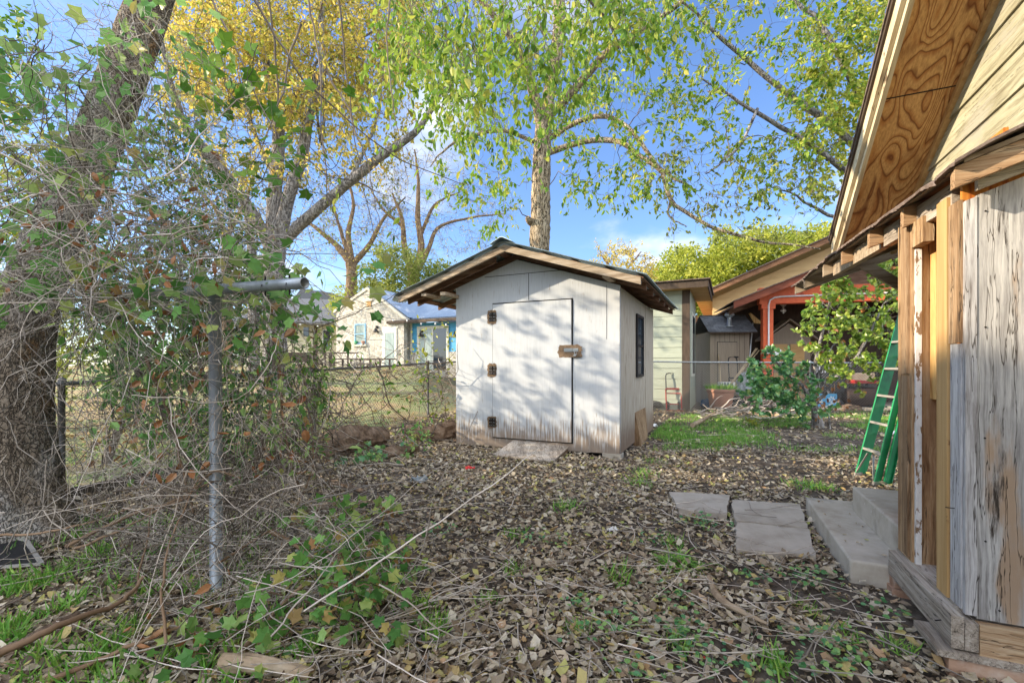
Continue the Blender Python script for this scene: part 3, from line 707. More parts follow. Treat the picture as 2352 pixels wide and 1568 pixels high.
# ================================================================ stepladder
def build_ladder():
    m = MAT
    b = np.array([3.66, 4.60, 0.0])
    t = thing('step_ladder', 'folded green fibreglass stepladder leaning beside the wooden house', 'ladder', tuple(b), math.radians(0))
    lean = np.array([.285, .05, 1.0]); wdir = norm(np.array([.26, .97, 0])); dep = norm(np.array([1.0, .25, 0]))
    L = 1.78
    def P(a, w, d): return lean * a + wdir * w * (1 - .22 * a / L) + dep * d
    def chan(w, d0, d1, mat, nm, thick=.012, a0=0, a1=L, lip=.028):
        g = G()
        for (wa, wb, da, db) in ((w, w + thick, d0, d1), (w + thick, w + lip, d0, d0 + .006), (w + thick, w + lip, d1 - .006, d1)):
            g.hexa([P(a0, wa, da), P(a0, wb, da), P(a0, wb, db), P(a0, wa, db), P(a1, wa, da), P(a1, wb, da), P(a1, wb, db), P(a1, wa, db)])
        return g.build(nm, mat, t)
    r1 = chan(0, .0, .085, m['green_fibre'], 'front_rail'); chan(.40, .0, .085, m['green_fibre'], 'front_rail')
    r2 = chan(-.03, .092, .20, m['green_fibre'], 'rear_rail', lip=-.02); chan(.43, .092, .17, m['green_fibre'], 'rear_rail')
    for i, a in enumerate((.29, .58, .87, 1.16, 1.45)):
        g = G(); g.hexa([P(a, .0125, -.002), P(a, .3995, -.002), P(a - .012, .3995, .075), P(a - .012, .0125, .075), P(a + .022, .0125, -.002), P(a + .022, .3995, -.002), P(a + .01, .3995, .075), P(a + .01, .0125, .075)])
        g.build('step', m['alu'], t)
    for s, (w0, w1) in enumerate(((.02, .14), (.385, .26))):
        g = G(); g.board(P(.05, w0, -.006), P(.27, w1, -.006), .006, .022, dep); g.build('foot_brace', m['alu'], t)
    for a in (.45, .75, 1.3):
        g = G(); g.board(P(a, .0, .178), P(a, .41, .178), .02, .02, (0, 0, 1)); g.build('rear_bar', m['alu'], t)
    for w in (-.034, .44):
        g = G(); g.board(P(1.0, w, .05), P(1.25, w, .14), .006, .022, dep); g.build('spreader', m['white_plastic'], t)
    for w in (.0, .40):
        g = G().hexa([P(-.005, w - .004, -.006), P(-.005, w + .034, -.006), P(-.005, w + .034, .09), P(-.005, w - .004, .09), P(.03, w - .004, -.006), P(.03, w + .034, -.006), P(.03, w + .034, .09), P(.03, w - .004, .09)]); g.build('foot', m['alu'], t)
    G().hexa([P(L, -.02, -.01), P(L, .42, -.01), P(L, .42, .19), P(L, -.02, .19), P(L + .05, -.02, -.01), P(L + .05, .42, -.01), P(L + .05, .42, .19), P(L + .05, -.02, .19)]).build('top_cap', m['alu'], t)
    # size sticker on the rear rail
    c = [(.70, .105), (.70, .155), (.84, .155), (.84, .105)]
    st = G().hexa([P(a, -.0325, d) for a, d in c] + [P(a, -.0305, d) for a, d in c]).build('sticker', m['white_plastic'], r2)
    g = G()
    for a0, d0, d1, h in ((.715, .113, .119, .05), (.715, .128, .133, .05), (.715, .143, .148, .05), (.715, .133, .143, .009), (.756, .133, .143, .009), (.785, .113, .148, .008), (.805, .113, .14, .008)):
        g.hexa([P(a0 + h * k, w_, d) for w_ in (-.0335, -.0326) for k, d in ((0, d0), (0, d1), (1, d1), (1, d0))])
    g.build('sticker_mark', m['black'], r2)
build_ladder()
# ================================================================ right-hand background
UX = np.array([math.cos(TH), -math.sin(TH), 0]); VX = np.array([math.sin(TH), math.cos(TH), 0])
def pick(x, c, y=None):
    """how far along u from ground point c the photo column x lies (and the height for row y)"""
    k = (x - CX) / F; s = (k * c[1] - c[0]) / (UX[0] - k * UX[1]); Y = c[1] + s * UX[1]
    return (s, EYE + (HY - y) / F * Y) if y is not None else s

def lap(g, x0, x1, z0, z1, ex, y=0.0, th=.018):
    z = z0
    while z < z1 - .01:
        zt = min(z + ex, z1); g.hexa([(x0, y - th, z), (x1, y - th, z), (x1, y + .02, z), (x0, y + .02, z), (x0, y - .004, zt), (x1, y - .004, zt), (x1, y + .02, zt), (x0, y + .02, zt)]); z += ex
    return g

def shed_two():
    c = (4.81, 12.3); m = MAT
    t = thing('outbuilding', 'tall pale green outbuilding with dark corner trim behind the wire fence', 'outbuilding', (*c, 0), -TH)
    lap(G(), -3.4, -.20, 0, 3.25, .285).build('front_siding', m['shed2_siding'], t)
    G().box((-.195, -.03, 0), (.0, .02, 3.25)).build('corner_trim', m['dark_trim'], t)
    G().box((-.018, .022, 0), (.002, .16, 3.25)).box((-.0, .165, 0), (-.016, 2.3, 3.25)).build('side_wall', m['shed2_siding'], t)
    w = G().box((.001, .5, .9), (.03, 1.5, 2.7)).build('side_window', m['white_trim'], t)
    G().box((.031, .58, .98), (.034, 1.42, 2.62)).build('pane', m['glass'], w)
    G().box((-3.4, 2.28, 0), (-.02, 2.3, 3.25)).build('back_wall', m['shed2_siding'], t)
    G().hexa([(-3.8, -.42, 3.26), (.45, -.42, 3.26), (.45, 2.6, 3.26), (-3.8, 2.6, 3.26), (-3.8, -.42, 3.40), (.45, -.42, 3.40), (.45, 2.6, 3.40), (-3.8, 2.6, 3.40)]).build('eave_box', m['tan_soffit'], t)
    G().box((-3.82, -.445, 3.24), (.45, -.422, 3.43)).box((.452, -.445, 3.24), (.475, 2.6, 3.43)).build('fascia', m['dark_trim'], t)
    G().hexa([(-3.85, -.5, 3.435), (.52, -.5, 3.435), (.52, 2.7, 3.435), (-3.85, 2.7, 3.435), (-3.85, -.5, 3.46), (.52, -.5, 3.46), (.52, 2.7, 3.50), (-3.85, 2.7, 3.50)]).build('roof', m['shingle_old'], t)
shed_two()

def tan_house():
    c = (7.70, 19.0); m = MAT; S = .41; zt = 3.93
    t = thing('tan_house', 'tan sided house with a long brown gable roof edge behind the back fence', 'house', (*c, 0), -TH)
    # gable faces the camera; rake climbs to the right
    def rz(s): return zt + S * min(s, 16 - s)
    g = G(); z = 0; ex = .22
    while z < rz(8) - .25:
        s0 = max(.62, (z + ex - zt + .22) / S + .0); s1 = 16 - s0
        lo = max(.62, (z - zt + .22) / S)
        if s0 < 8: g.hexa([(lo, -.018, z), (16 - lo, -.018, z), (16 - lo, .02, z), (lo, .02, z), (s0, -.004, z + ex), (s1, -.004, z + ex), (s1, .02, z + ex), (s0, .02, z + ex)])
        z += ex
    g.build('gable_siding', m['tan_siding'], t)
    G().box((.6, .021, 0), (.64, 8, 3.5)).build('side_wall', m['tan_siding'], t)
    for a, b in ((0, 8), (16, 8)):
        def P(s, y, dz): return (s, y, rz(s) + dz)
        G().hexa([P(a, -.60, .0), P(b, -.60, .0), P(b, 8, .0), P(a, 8, .0), P(a, -.60, .02), P(b, -.60, .02), P(b, 8, .02), P(a, 8, .02)]).build('soffit', m['tan_soffit'], t)
        G().hexa([P(a, -.64, -.10), P(b, -.64, -.10), P(b, -.602, -.10), P(a, -.602, -.10), P(a, -.64, .10), P(b, -.64, .10), P(b, -.602, .10), P(a, -.602, .10)]).build('rake_board', m['brown_trim'], t)
        G().hexa([P(a, -.70, .101), P(b, -.70, .101), P(b, 8, .101), P(a, 8, .101), P(a, -.70, .14), P(b, -.70, .14), P(b, 8, .14), P(a, 8, .14)]).build('roof', m['shingle_old'], t)
    # boxed eave at the low corner
    G().box((.0, -.60, zt - .06), (.6, 8, zt - .04)).build('eave_box', m['tan_soffit'], t)
tan_house()

def red_porch():
    m = MAT; Y = 13.0
    c = ((1753 - CX) / F * Y, Y, 0)
    t = thing('red_porch', 'covered porch with red beam and post under a dark red gable edge', 'porch', c, math.radians(-14))
    z0 = EYE + (HY - 698) / F * Y; z1 = EYE + (HY - 666) / F * Y
    G().box((0, 0, 0), (.26, .26, z0)).box((-.05, -.03, z0 - .14), (.31, .29, z0 - .001)).build('post', m['red_paint'], t)
    G().box((4.2, 0, 0), (4.46, .26, z0)).build('post', m['red_paint'], t)
    G().box((-.1, -.02, z0), (4.9, .24, z1 + .06)).build('beam', m['red_paint'], t)
    # conduit
    g = G(); P = [(.13, -.04, 1.75), (.13, -.04, z0 - .05), (.16, -.05, z0 + .10), (.28, -.05, z0 + .17), (.5, -.05, z0 + .19), (4.6, -.05, z0 + .20)]
    g.tube(P, .022, 8); g.build('conduit', m['white_plastic'], t)
    G().box((.06, -.10, 1.55), (.20, -.005, 1.78)).box((.30, -.02, 1.50), (.46, .02, 1.66)).build('junction_box', m['white_plastic'], t)
    # roof edge: low tip left, climbing right
    zl, S = 2.87, .40; s0 = -.86
    def rz(s): return zl + S * min(s - s0, 6.8 - (s - s0))
    for a, b in ((s0, s0 + 3.4), (s0 + 6.8, s0 + 3.4)):
        def P(s, y, dz): return (s, y, rz(s) + dz)
        G().hexa([P(a, -.42, -.06), P(b, -.42, -.06), P(b, -.37, -.06), P(a, -.37, -.06), P(a, -.42, .14), P(b, -.42, .14), P(b, -.37, .14), P(a, -.37, .14)]).build('rake_board', m['dark_red'], t)
        G().hexa([P(a, -.36, .0), P(b, -.36, .0), P(b, 2.5, .0), P(a, 2.5, .0), P(a, -.36, .05), P(b, -.36, .05), P(b, 5.5, .05), P(a, 5.5, .05)]).build('roof_deck', m['dark_rafter'], t)
        G().hexa([P(a, -.46, .142), P(b, -.46, .142), P(b, 2.5, .142), P(a, 2.5, .142), P(a, -.46, .17), P(b, -.46, .17), P(b, 2.5, .17), P(a, 2.5, .17)]).build('roof', m['shingle_old'], t)
    for i in range(5):
        y = .4 + i * .45; P = (lambda s, dz: (s, y, rz(s) + dz))
        G().hexa([P(s0 + .05, -.16), (2.5, y, rz(2.5) - .16), (2.5, y + .05, rz(2.5) - .16), (s0 + .05, y + .05, rz(s0 + .05) - .16), P(s0 + .05, -.002), (2.5, y, rz(2.5) - .002), (2.5, y + .05, rz(2.5) - .002), (s0 + .05, y + .05, rz(s0 + .05) - .002)]).build('rafter', m['dark_rafter'], t)
    # dark back wall, floor, gable infill
    G().prism([(-.3, 0), (5.6, 0), (5.6, rz(5.6) - .05), (2.54, rz(2.54) - .05), (-.3, rz(-.3) - .05)], 2.38, 2.48, 1).build('back_wall', m['dark_trim'], t)
    G().box((5.4, .4, 0), (5.5, 2.37, 3.0)).build('side_wall', m['dark_trim'], t)
    G().box((-.3, -.2, .0), (5.35, 2.37, .06)).build('floor_slab', m['concrete'], t)
    G().prism([(.1, z1 + .07), (4.6, z1 + .07), (4.3, z1 + .5), (2.54, rz(2.54) - .17)], .06, .09, 1).build('gable_infill', m['dark_rafter'], t)
    # hanging ornament
    o = thing('hanging_ornament', 'small carved ornament of two discs hanging beside the red post', 'ornament', tuple(at(1799, 700, 13.3)), 0)
    g = G()
    for k in (0, -.17):
        for a in range(4): g.tube([(.0, 0, k), (.085 * math.cos(a * PI / 2), 0, k + .085 * math.sin(a * PI / 2))], .012, 6)
        g.lathe((0, 0, k), [(0, -.03), (.045, -.02), (.045, .02), (0, .03)], 10)
        P = [(.085 * math.cos(a * PI / 2), 0, k + .085 * math.sin(a * PI / 2)) for a in range(5)]; g.tube(P, .010, 6)
    g.tube([(0, 0, .08), (0, 0, .24)], .005, 5); g.build('discs', m['lime_trim'], o)
    # small storage shed under the porch roof
    p = thing('storage_hut', 'brown storage hut with a low gable standing under the red porch', 'hut', tuple(at(1812, 840, 14.4) * np.array((1, 1, 0))), math.radians(-10))
    zz = lambda y: EYE + (HY - y) / F * 14.4
    G().box((-.62, 0, 0), (.62, .5, zz(776))).prism([(-.62, zz(776) + .001), (.62, zz(776) + .001), (0, zz(742))], 0, .5, 1).build('hut_body', m['brown_shed'], p)
    for s_ in (-1, 1):
        G().hexa([(s_ * .8, -.12, zz(782)), (0, -.12, zz(736)), (0, .6, zz(736)), (s_ * .8, .6, zz(782)), (s_ * .8, -.12, zz(782) + .06), (0, -.12, zz(736) + .06), (0, .6, zz(736) + .06), (s_ * .8, .6, zz(782) + .06)]).build('roof', m['brown_shed'], p)
    g = G()
    for a in (-.45, .04):
        for z0_, z1_ in ((.2, 1.0), (1.1, zz(790))): g.box((a, -.03, z0_), (a + .40, .001, z1_))
    g.build('door_panel', m['tan_soffit'], p)
red_porch()

def brown_shed():
    m = MAT; Y = 13.9; c = at(1631, 840, Y); c[2] = 0
    t = thing('tool_shed', 'narrow brown tool shed with a grey shingle roof and a metal vent', 'shed', tuple(c), math.radians(-3))
    w = 88 / F * Y; zw = EYE + (HY - 762) / F * Y; zr = EYE + (HY - 727) / F * Y
    G().box((0, 0, 0), (w, 1.3, zw)).build('body', m['brown_shed'], t)
    g = G(); 
    for i in range(1, 8): g.box((i * w / 8 - .004, -.003, .02), (i * w / 8 + .004, .0, zw - .02))
    g.build('board_grooves', m['dark_trim'], t)
    d = G().box((.22, -.025, .12), (.79, -.004, zw - .32)).build('door', m['brown_shed'], t)
    G().box((.205, -.0035, .10), (.218, -.001, zw - .30)).box((.792, -.0035, .10), (.805, -.001, zw - .30)).box((.219, -.0035, zw - .315), (.791, -.001, zw - .30)).build('door_gap', m['black'], t)
    G().box((.70, -.045, 1.45), (.83, -.026, 1.49)).build('bolt', m['black'], d)
    # shingle roof: courses
    r = G(); ex = (zr - zw) / 6
    for i in range(7):
        z = zw + i * ex; y = -.22 + i * .11; off = (i % 2) * .12
        x = -.13 - off
        while x < w + .12:
            x1 = min(x + .235, w + .13); x0 = max(x, -.13)
            if x1 > x0: r.hexa([(x0, y - .012, z - .02), (x1, y - .012, z - .02), (x1, y + .13, z + ex), (x0, y + .13, z + ex), (x0, y - .014, z - .008), (x1, y - .014, z - .008), (x1, y + .128, z + ex + .014), (x0, y + .128, z + ex + .014)], rnd.random())
            x += .24
    for s_ in (1,): r.hexa([(-.13, .53, zr + .08), (w + .13, .53, zr + .08), (w + .13, 1.45, zw - .05), (-.13, 1.45, zw - .05), (-.13, .53, zr + .10), (w + .13, .53, zr + .10), (w + .13, 1.45, zw - .03), (-.13, 1.45, zw - .03)])
    r.build('shingle_roof', m['grey_shingles'], t)
    G().hexa([(-.13, -.235, zw - .055), (w + .13, -.235, zw - .055), (w + .13, -.0, zw - .005), (-.13, -.0, zw - .005), (-.13, -.235, zw - .028), (w + .13, -.235, zw - .028), (w + .13, -.0, zw + .03), (-.13, -.0, zw + .03)]).build('eave_board', m['dark_trim'], t)
    g = G(); q = (1676 - 1631) / F * Y; g.lathe((q, .05, zw + .16), [(.13, 0), (.13, .02), (.075, .05), (.06, .30), (.06, .33)], 14); g.lathe((q, .05, zw + .48), [(.0, .13), (.09, .12), (.15, .05), (.15, .02), (.08, -.04), (.0, -.04)], 8, smooth=False)
    g.build('roof_vent', m['steel'], t)
brown_shed()

# ---------------------------------------------------------------- chain link
def chain(g, P0, P1, zb0, zb1, zt0, zt1, hc=.036, r=.0022):
    """diamond mesh between two ground points: neighbouring zigzag wires swing in opposite phase"""
    P0 = np.array(P0, float); P1 = np.array(P1, float); L = np.linalg.norm(P1 - P0); d = (P1 - P0) / L
    nrm = np.array([-d[1], d[0]]); K = int(round((zt0 - zb0) / hc)); n = int(L / hc)
    c = np.arange(n)[:, None]; k = np.arange(K + 1)[None]
    xx = np.minimum((c + ((k + c) % 2)) * hc, L); f = xx / L
    zz = zb0 + (zb1 - zb0) * f + (zt0 - zb0 + (zt1 - zt0 - zb1 + zb0) * f) * k / K + .006 * np.sin(xx * 1.3)
    off = np.where((k + c) % 2 == 1, .003, -.003) + .015 * np.sin(xx * 2.1) * np.sin(k / K * PI)
    X = P0[0] + d[0] * xx + nrm[0] * off; Y = P0[1] + d[1] * xx + nrm[1] * off
    g.tubes(np.stack([X, Y, zz], -1), np.full(xx.shape, r), 3, False, None, False)
    return g
def fence(nm, label, pts, mat_r, mat_w, posts_at, rail_r=.021, cell=.036, wr=.003):
    base = np.array([*pts[0][:2], 0.0])
    t = thing(nm, label, 'fence', tuple(base))
    g = G(); gw = G()
    P = []
    for i in range(len(pts) - 1):
        a, b = pts[i], pts[i + 1]
        chain(gw, a[:2], b[:2], a[2], b[2], a[3] - .01, b[3] - .01, cell, wr)
        n = 6
        for k in range(n + (i == len(pts) - 2)):
            f = k / n; P.append([a[0] + (b[0] - a[0]) * f, a[1] + (b[1] - a[1]) * f, a[3] + (b[3] - a[3]) * f + rnd.uniform(-.006, .006)])
    g.tube(P, rail_r, 10); g.build('top_rail', mat_r, t, base).location = (0, 0, 0)
    gw.build('wire_mesh', mat_w, t, base)
    for x, y, zb, zt in posts_at:
        q = G(); q.tube([(x, y, zb - .1), (x, y, zt - .015)], .026, 10); q.lathe((x, y, zt - .02), [(.032, 0), (.034, .03), (.03, .05), (.0, .062)], 10)
        q.build('fence_post', mat_r, t, base)
    return t
fence('chain_link_fence', 'rusty chain link fence with vines along the left side of the yard',
      [(-4.62, 2.1, -.02, 1.02), (-4.0, 4.0, .0, 1.04), (-3.08, 7.1, .0, 1.13), (-1.93, 10.45, .05, 1.26), (-1.2, 12.6, .1, 1.32)], MAT['galv_dark'], MAT['wire'],
      [(-3.98, 4.02, 0, 1.06), (-3.08, 7.1, 0, 1.17), (-1.93, 10.45, .05, 1.29), (-1.2, 12.6, .1, 1.34)])
fence('back_fence', 'silver chain link fence across the back behind the green shrub', [(1.9, 12.25, 0, 1.33), (5.0, 12.0, .0, 1.30), (8.2, 11.8, .0, 1.28), (13.5, 11.5, 0, 1.26)], MAT['galv'], MAT['wire_new'],
      [(1.9, 12.25, 0, 1.33), (7.75, 11.83, 0, 1.29), (10.9, 11.65, 0, 1.28), (13.5, 11.5, 0, 1.26)], wr=.0034)
# board along the bottom of the left fence
t = thing('kickboard', 'dark old board lying along the foot of the rusty fence', 'board', (-3.9, 4.1, 0))
G().board((-.35, -1.0, .05), (.5, 1.7, .05), .03, .12).build('board_body', MAT['twig_dark'], t)

# ---------------------------------------------------------------- things behind the back fence
def hand_truck(nm, label, x0, x1, ytop, Y, m1, m2, lean=.12):
    c = at((x0 + x1) / 2, 840, Y); c[2] = 0; w = (x1 - x0) / F * Y / 2; H = EYE + (HY - ytop) / F * Y
    t = thing(nm, label, 'hand truck', tuple(c), 0, 'hand trucks')
    def q(x, z): return (x, lean * z, z)
    g = G()
    for s_ in (-1, 1): g.tube([q(s_ * w, .04), q(s_ * w, H * .58)], .018, 8)
    for z in (.16, .45, H * .57): g.tube([q(-w, z), q(w, z)], .015, 8)
    g.board(q(-w, H * .575), q(w, H * .575), .03, .05); g.build('frame', MAT[m1], t)
    g = G(); g.tube([q(-w * .94, H * .5), q(-w * .94, H * .93), q(-w * .8, H * .985), q(-w * .5, H), q(w * .5, H), q(w * .8, H * .985), q(w * .94, H * .93), q(w * .94, H * .5)], .016, 8); g.build('handle', MAT[m2], t)
    G().box((-w, -.18, .0), (w, .03, .008)).build('toe_plate', MAT[m1], t)
    for s_ in (-1, 1):
        g = G(); g.lathe((0, 0, 0), [(.02, -.03), (.10, -.03), (.115, -.015), (.115, .015), (.10, .03), (.02, .03)], 16)
        g.xf(Matrix.Translation((s_ * (w - .06), .10, .115)) @ Matrix.Rotation(PI / 2, 4, 'Y')); g.build('wheel', MAT['black'], t)
    return t
hand_truck('hand_truck', 'red hand truck with black handle leaning on the pale green outbuilding', 1531, 1566, 857, 12.35, 'red_metal', 'black')
hand_truck('hand_truck', 'black hand truck with arched handle before the brown tool shed', 1678, 1700, 820, 13.4, 'black', 'black')

def planter():
    Y = 12.45; c = at(1655, 840, Y); c[2] = 0
    t = thing('planter_pot', 'large terracotta pot of green grass blades behind the back fence', 'plant pot', tuple(c))
    G().lathe((0, 0, 0), [(0, .0), (.25, .0), (.27, .02), (.33, .46), (.335, .48), (.36, .49), (.365, .56), (.345, .575), (.31, .56), (.30, .50), (0, .50)], 32).build('pot', MAT['terracotta'], t)
    G().lathe((0, 0, 0), [(0, .52), (.30, .52), (.30, .50)], 20).build('soil', MAT['dark_trim'], t)
    n = 420; a = rng.random(n) * 2 * PI; r = .31 * np.sqrt(rng.random(n)); P = np.stack([r * np.cos(a), r * np.sin(a), np.full(n, .52)], 1)
    D = np.stack([np.cos(a) * .5, np.sin(a) * .5, rng.uniform(.4, 1.1, n)], 1) + rng.normal(size=(n, 3)) * .25
    g = G(); leaves(g, P, D, rng.uniform(.12, .26, n), T_BLADE); g.build('foliage', MAT['grass'], t)
planter()
def pole(nm, label, cat, p, q, r, mat, group=None, head=None):
    p = np.array(p, float); q = np.array(q, float)
    t = thing(nm, label, cat, tuple(p), 0, group)
    G().tube([p - p, (q - p) * .5 + np.array((.01, 0, 0)), q - p], r, 8).build('handle', MAT[mat], t)
    return t
def gp(x, y, Y): return at(x, y, Y)
pole('garden_stake', 'short pale stake standing at the tool shed door', 'stake', gp(1656, 892, 13.55), gp(1650, 815, 13.75), .02, 'pole_wood')
pole('bamboo_bundle', 'long tan bamboo canes slanting from the terracotta pot to the red post', 'canes', gp(1672, 890, 12.9), gp(1737, 800, 12.9), .022, 'pole_wood')
b_ = bpy.data.objects['bamboo_bundle']
for dx in (4, 8): G().tube([(0, 0, 0), gp(1736 + dx, 796 + dx, 12.95) - gp(1672, 890, 12.9)], .015, 6).build('cane', MAT['pole_wood'], b_)
def rake_tool():
    p = gp(1716, 880, 13.7); q = gp(1729, 742, 14.1)
    t = thing('shovel', 'long handled tool with a yellow head beside the tool shed', 'garden tool', tuple(p))
    G().tube([p - p, q - p], .02, 8).build('handle', MAT['steel'], t)
    e = q - p; G().hexa([e + np.array(k) for k in ((-.12, 0, .30), (.05, 0, .0), (.05, .03, .0), (-.12, .03, .30), (-.06, 0, .32), (.34, 0, -.02), (.34, .03, -.02), (-.06, .03, .32))]).build('blade', MAT['ply_new'], t)
rake_tool()
# crate with blue-white print
t = thing('white_crate', 'white plastic crate with dark blue uprights before the tool shed', 'crate', tuple(gp(1673, 893, 13.3)))
G().box((-.2, 0, 0), (.2, .25, .20)).build('crate_body', MAT['white_plastic'], t)
g = G(); [g.box((x_, -.012, .01), (x_ + .035, -.001, .19)) for x_ in (-.12, -.03, .09)]; g.build('print', MAT['blue_plastic'], t)
# crumpled grey tarp / wheelbarrow tray
def lump(nm, label, cat, c, rx, ry, rz_, mat, seed=0, amp=.35, part='body', fr=2.2):
    t = thing(nm, label, cat, tuple(c)); an = 26; V = []
    for i in range(14):
        ph = -PI / 2 + PI * i / 13
        for k in range(an):
            th = 2 * PI * k / an; d = Vector((math.cos(ph) * math.cos(th), math.cos(ph) * math.sin(th), math.sin(ph)))
            f_ = 1 + amp * mnoise.noise(d * fr + Vector((seed, 0, 0))) + amp * .5 * mnoise.noise(d * fr * 2.7 + Vector((seed, 4, 0)))
            V.append((d.x * rx * f_, d.y * ry * f_, max(d.z * rz_ * f_ + rz_ * .6, -.03)))
    idx = np.arange(14 * an).reshape(14, an); a = idx[:-1]; b = idx[1:]
    Q = np.stack([a, np.roll(a, -1, 1), np.roll(b, -1, 1), b], -1).reshape(-1, 4)
    G().add(V, [Q], None, False).build(part, MAT[mat], t); return t
lump('grey_tarp', 'crumpled grey plastic tarp heaped beside the tall canes', 'tarp', gp(1712, 912, 12.7), .22, .15, .42, 'tarp_grey', 3, .6)
lump('blue_bag', 'dark blue bag lying left of the terracotta pot', 'bag', gp(1634, 936, 12.9) , .30, .2, .15, 'blue_plastic', 5, .4)
lump('black_bag', 'black bag lying right of the terracotta pot', 'bag', gp(1694, 934, 12.8), .22, .2, .17, 'black', 9, .4)
lump('black_crate', 'black plastic tray at the foot of the pale green outbuilding', 'tray', gp(1502, 934, 12.6), .24, .2, .10, 'black', 2, .3)
def pot(x, y, Y, r, h, label):
    t = thing('clay_pot', label, 'plant pot', tuple(gp(x, y, Y)), 0, 'clay pots behind the back fence')
    G().lathe((0, 0, 0), [(0, 0), (r * .7, 0), (r * .95, h * .8), (r * 1.05, h * .8), (r * 1.05, h), (r * .9, h), (r * .85, h * .85), (0, h * .85)], 20).build('pot_body', MAT['terracotta'], t)
pot(1728, 938, 12.6, .2, .36, 'small clay pot tilted among dead branches')
pot(1772, 940, 12.6, .26, .42, 'clay pot half hidden under the dark shrub leaves')

# smoker barbecue
def smoker():
    Y = 12.5; c = gp(1935, 840, Y); c[2] = 0; zz = lambda y: EYE + (HY - y) / F * Y
    t = thing('smoker_grill', 'black barrel smoker grill behind the fence beside the shrub', 'grill', tuple(c))
    X = lambda x: (x - 1935) / F * Y
    g = G(); r = .30; zc = zz(910); prof = [(0, X(1944)), (r * .9, X(1944)), (r, X(1947)), (r, X(2012)), (r * .9, X(2016)), (0, X(2016))]
    g.lathe((0, 0, 0), prof, 24); g.xf(Matrix.Translation((0, .2, zc)) @ Matrix.Rotation(PI / 2, 4, 'Y')); g.build('barrel', MAT['smoker'], t)
    g = G(); g.box((X(1880), -.02, zz(866)), (X(1944), .5, zz(856))).box((X(1886), .0, zz(900)), (X(1940), .4, zz(867))); g.build('fire_box', MAT['black'], t)
    for x_ in (1934, 2004): G().box((X(x_) - .05, .1, 0), (X(x_) + .05, .2, zz(880))).build('leg', MAT['black'], t)
    for x_ in (1930, 2008):
        g = G(); g.lathe((0, 0, 0), [(.03, -.03), (.13, -.03), (.14, 0), (.13, .03), (.03, .03)], 16); g.xf(Matrix.Translation((X(x_), .05, .13)) @ Matrix.Rotation(PI / 2, 4, 'X')); g.build('wheel', MAT['black'], t)
    G().box((X(1950), .0, zz(889)), (X(2010), .38, zz(886))).build('shelf', MAT['black'], t)
    t2 = thing('red_tray', 'shallow red tray lying on top of the smoker grill', 'tray', tuple(gp(1980, 886, 12.45)))
    w = .27
    G().hexa([(-w, -.1, .07), (w, -.1, .07), (w, .3, .07), (-w, .3, .07), (-w - .05, -.15, .17), (w + .12, -.15, .13), (w + .1, .35, .14), (-w - .05, .35, .17)]).build('tray_body', MAT['red_plastic'], t2)
    t3 = thing('tan_cushion', 'tan cushion resting behind the red tray', 'cushion', tuple(gp(1982, 872, 12.95)))
    o = G().box((-.36, -.06, -.08), (.32, .1, .20)).build('cushion_body', MAT['cushion'], t3); md = o.modifiers.new('Bevel', 'BEVEL'); md.width = .05; md.segments = 4
smoker()
t = thing('white_crib_rail', 'white slatted rail seen through the shrub leaves on the porch', 'rail', tuple(gp(1903, 862, 13.3)))
g = G(); [g.box((x_, 0, 0), (x_ + .035, .02, .28)) for x_ in np.arange(-.36, .34, .085)]; g.build('slats', MAT['white_plastic'], t)
g = G(); g.box((-.38, -.01, .281), (.36, .03, .32)).box((-.38, -.01, -.04), (.36, .03, -.001)); g.build('rail_frame', MAT['white_plastic'], t)
t = thing('porch_table', 'low wooden table with turned ends behind the white rail', 'table', tuple(gp(1905, 872, 13.6) * np.array((1, 1, 0))))
G().box((-.5, 0, .86), (.5, .5, .92)).box((.22, -.02, .94), (.46, .4, 1.42)).build('table_top', MAT['stud_wood'], t)
for s_ in (-.46, .46): G().box((s_ - .03, .2, 0), (s_ + .03, .28, .86)).build('leg', MAT['stud_wood'], t)
# printed board in blues
t = thing('printed_board', 'board with a blue and white flower print leaning behind the shrub trunk', 'board', tuple(gp(1900, 934, 12.5)))
G().box((-.28, 0, 0), (.27, .02, .36)).build('board_body', MAT['board_print'] if 'board_print' in MAT else MAT['blue_siding'], t)
g = G()
for (cx_, cz_) in ((-.2, .24), (.12, .2)):
    for k in range(7):
        a = k * .9; g.hexa([(cx_ + r_ * math.cos(a + o_), y_, cz_ + r_ * math.sin(a + o_)) for y_ in (-.004, -.001) for r_, o_ in ((.015, 0), (.07, -.25), (.10, 0), (.07, .25))])
g.build('petals', MAT['white_plastic'], t)
for i, (x_, y_, r_) in enumerate(((1946, 944, .075), (1957, 944, .06), (1968, 938, .07), (1978, 944, .06), (1975, 937, .06), (1960, 934, .06), (1952, 936, .06))):
    t = thing('firewood_log', ['split log at the low end of the firewood pile', 'round log second from the low end of the pile', 'upper middle log of the firewood pile', 'end log resting at the far side of the pile', 'highest log on the far side of the pile', 'topmost log in the centre of the firewood pile', 'upper log above the low end of the pile'][i], 'log', tuple(gp(x_, y_, 12.2)), 0, 'firewood under the smoker')
    b_ = G(); b_.tube([(0, 0, 0), (.03, .4, 0)], r_, 12, jitter=.03).build('bark', MAT['log_rot'], t)
    G().lathe((0, 0, 0), [(0, -.002), (r_ * .93, -.002), (r_ * .93, .002)], 14).xf(Matrix.Translation((0, -.003, 0)) @ Matrix.Rotation(PI / 2, 4, 'X')).build('cut_end', MAT['log_end'], t)

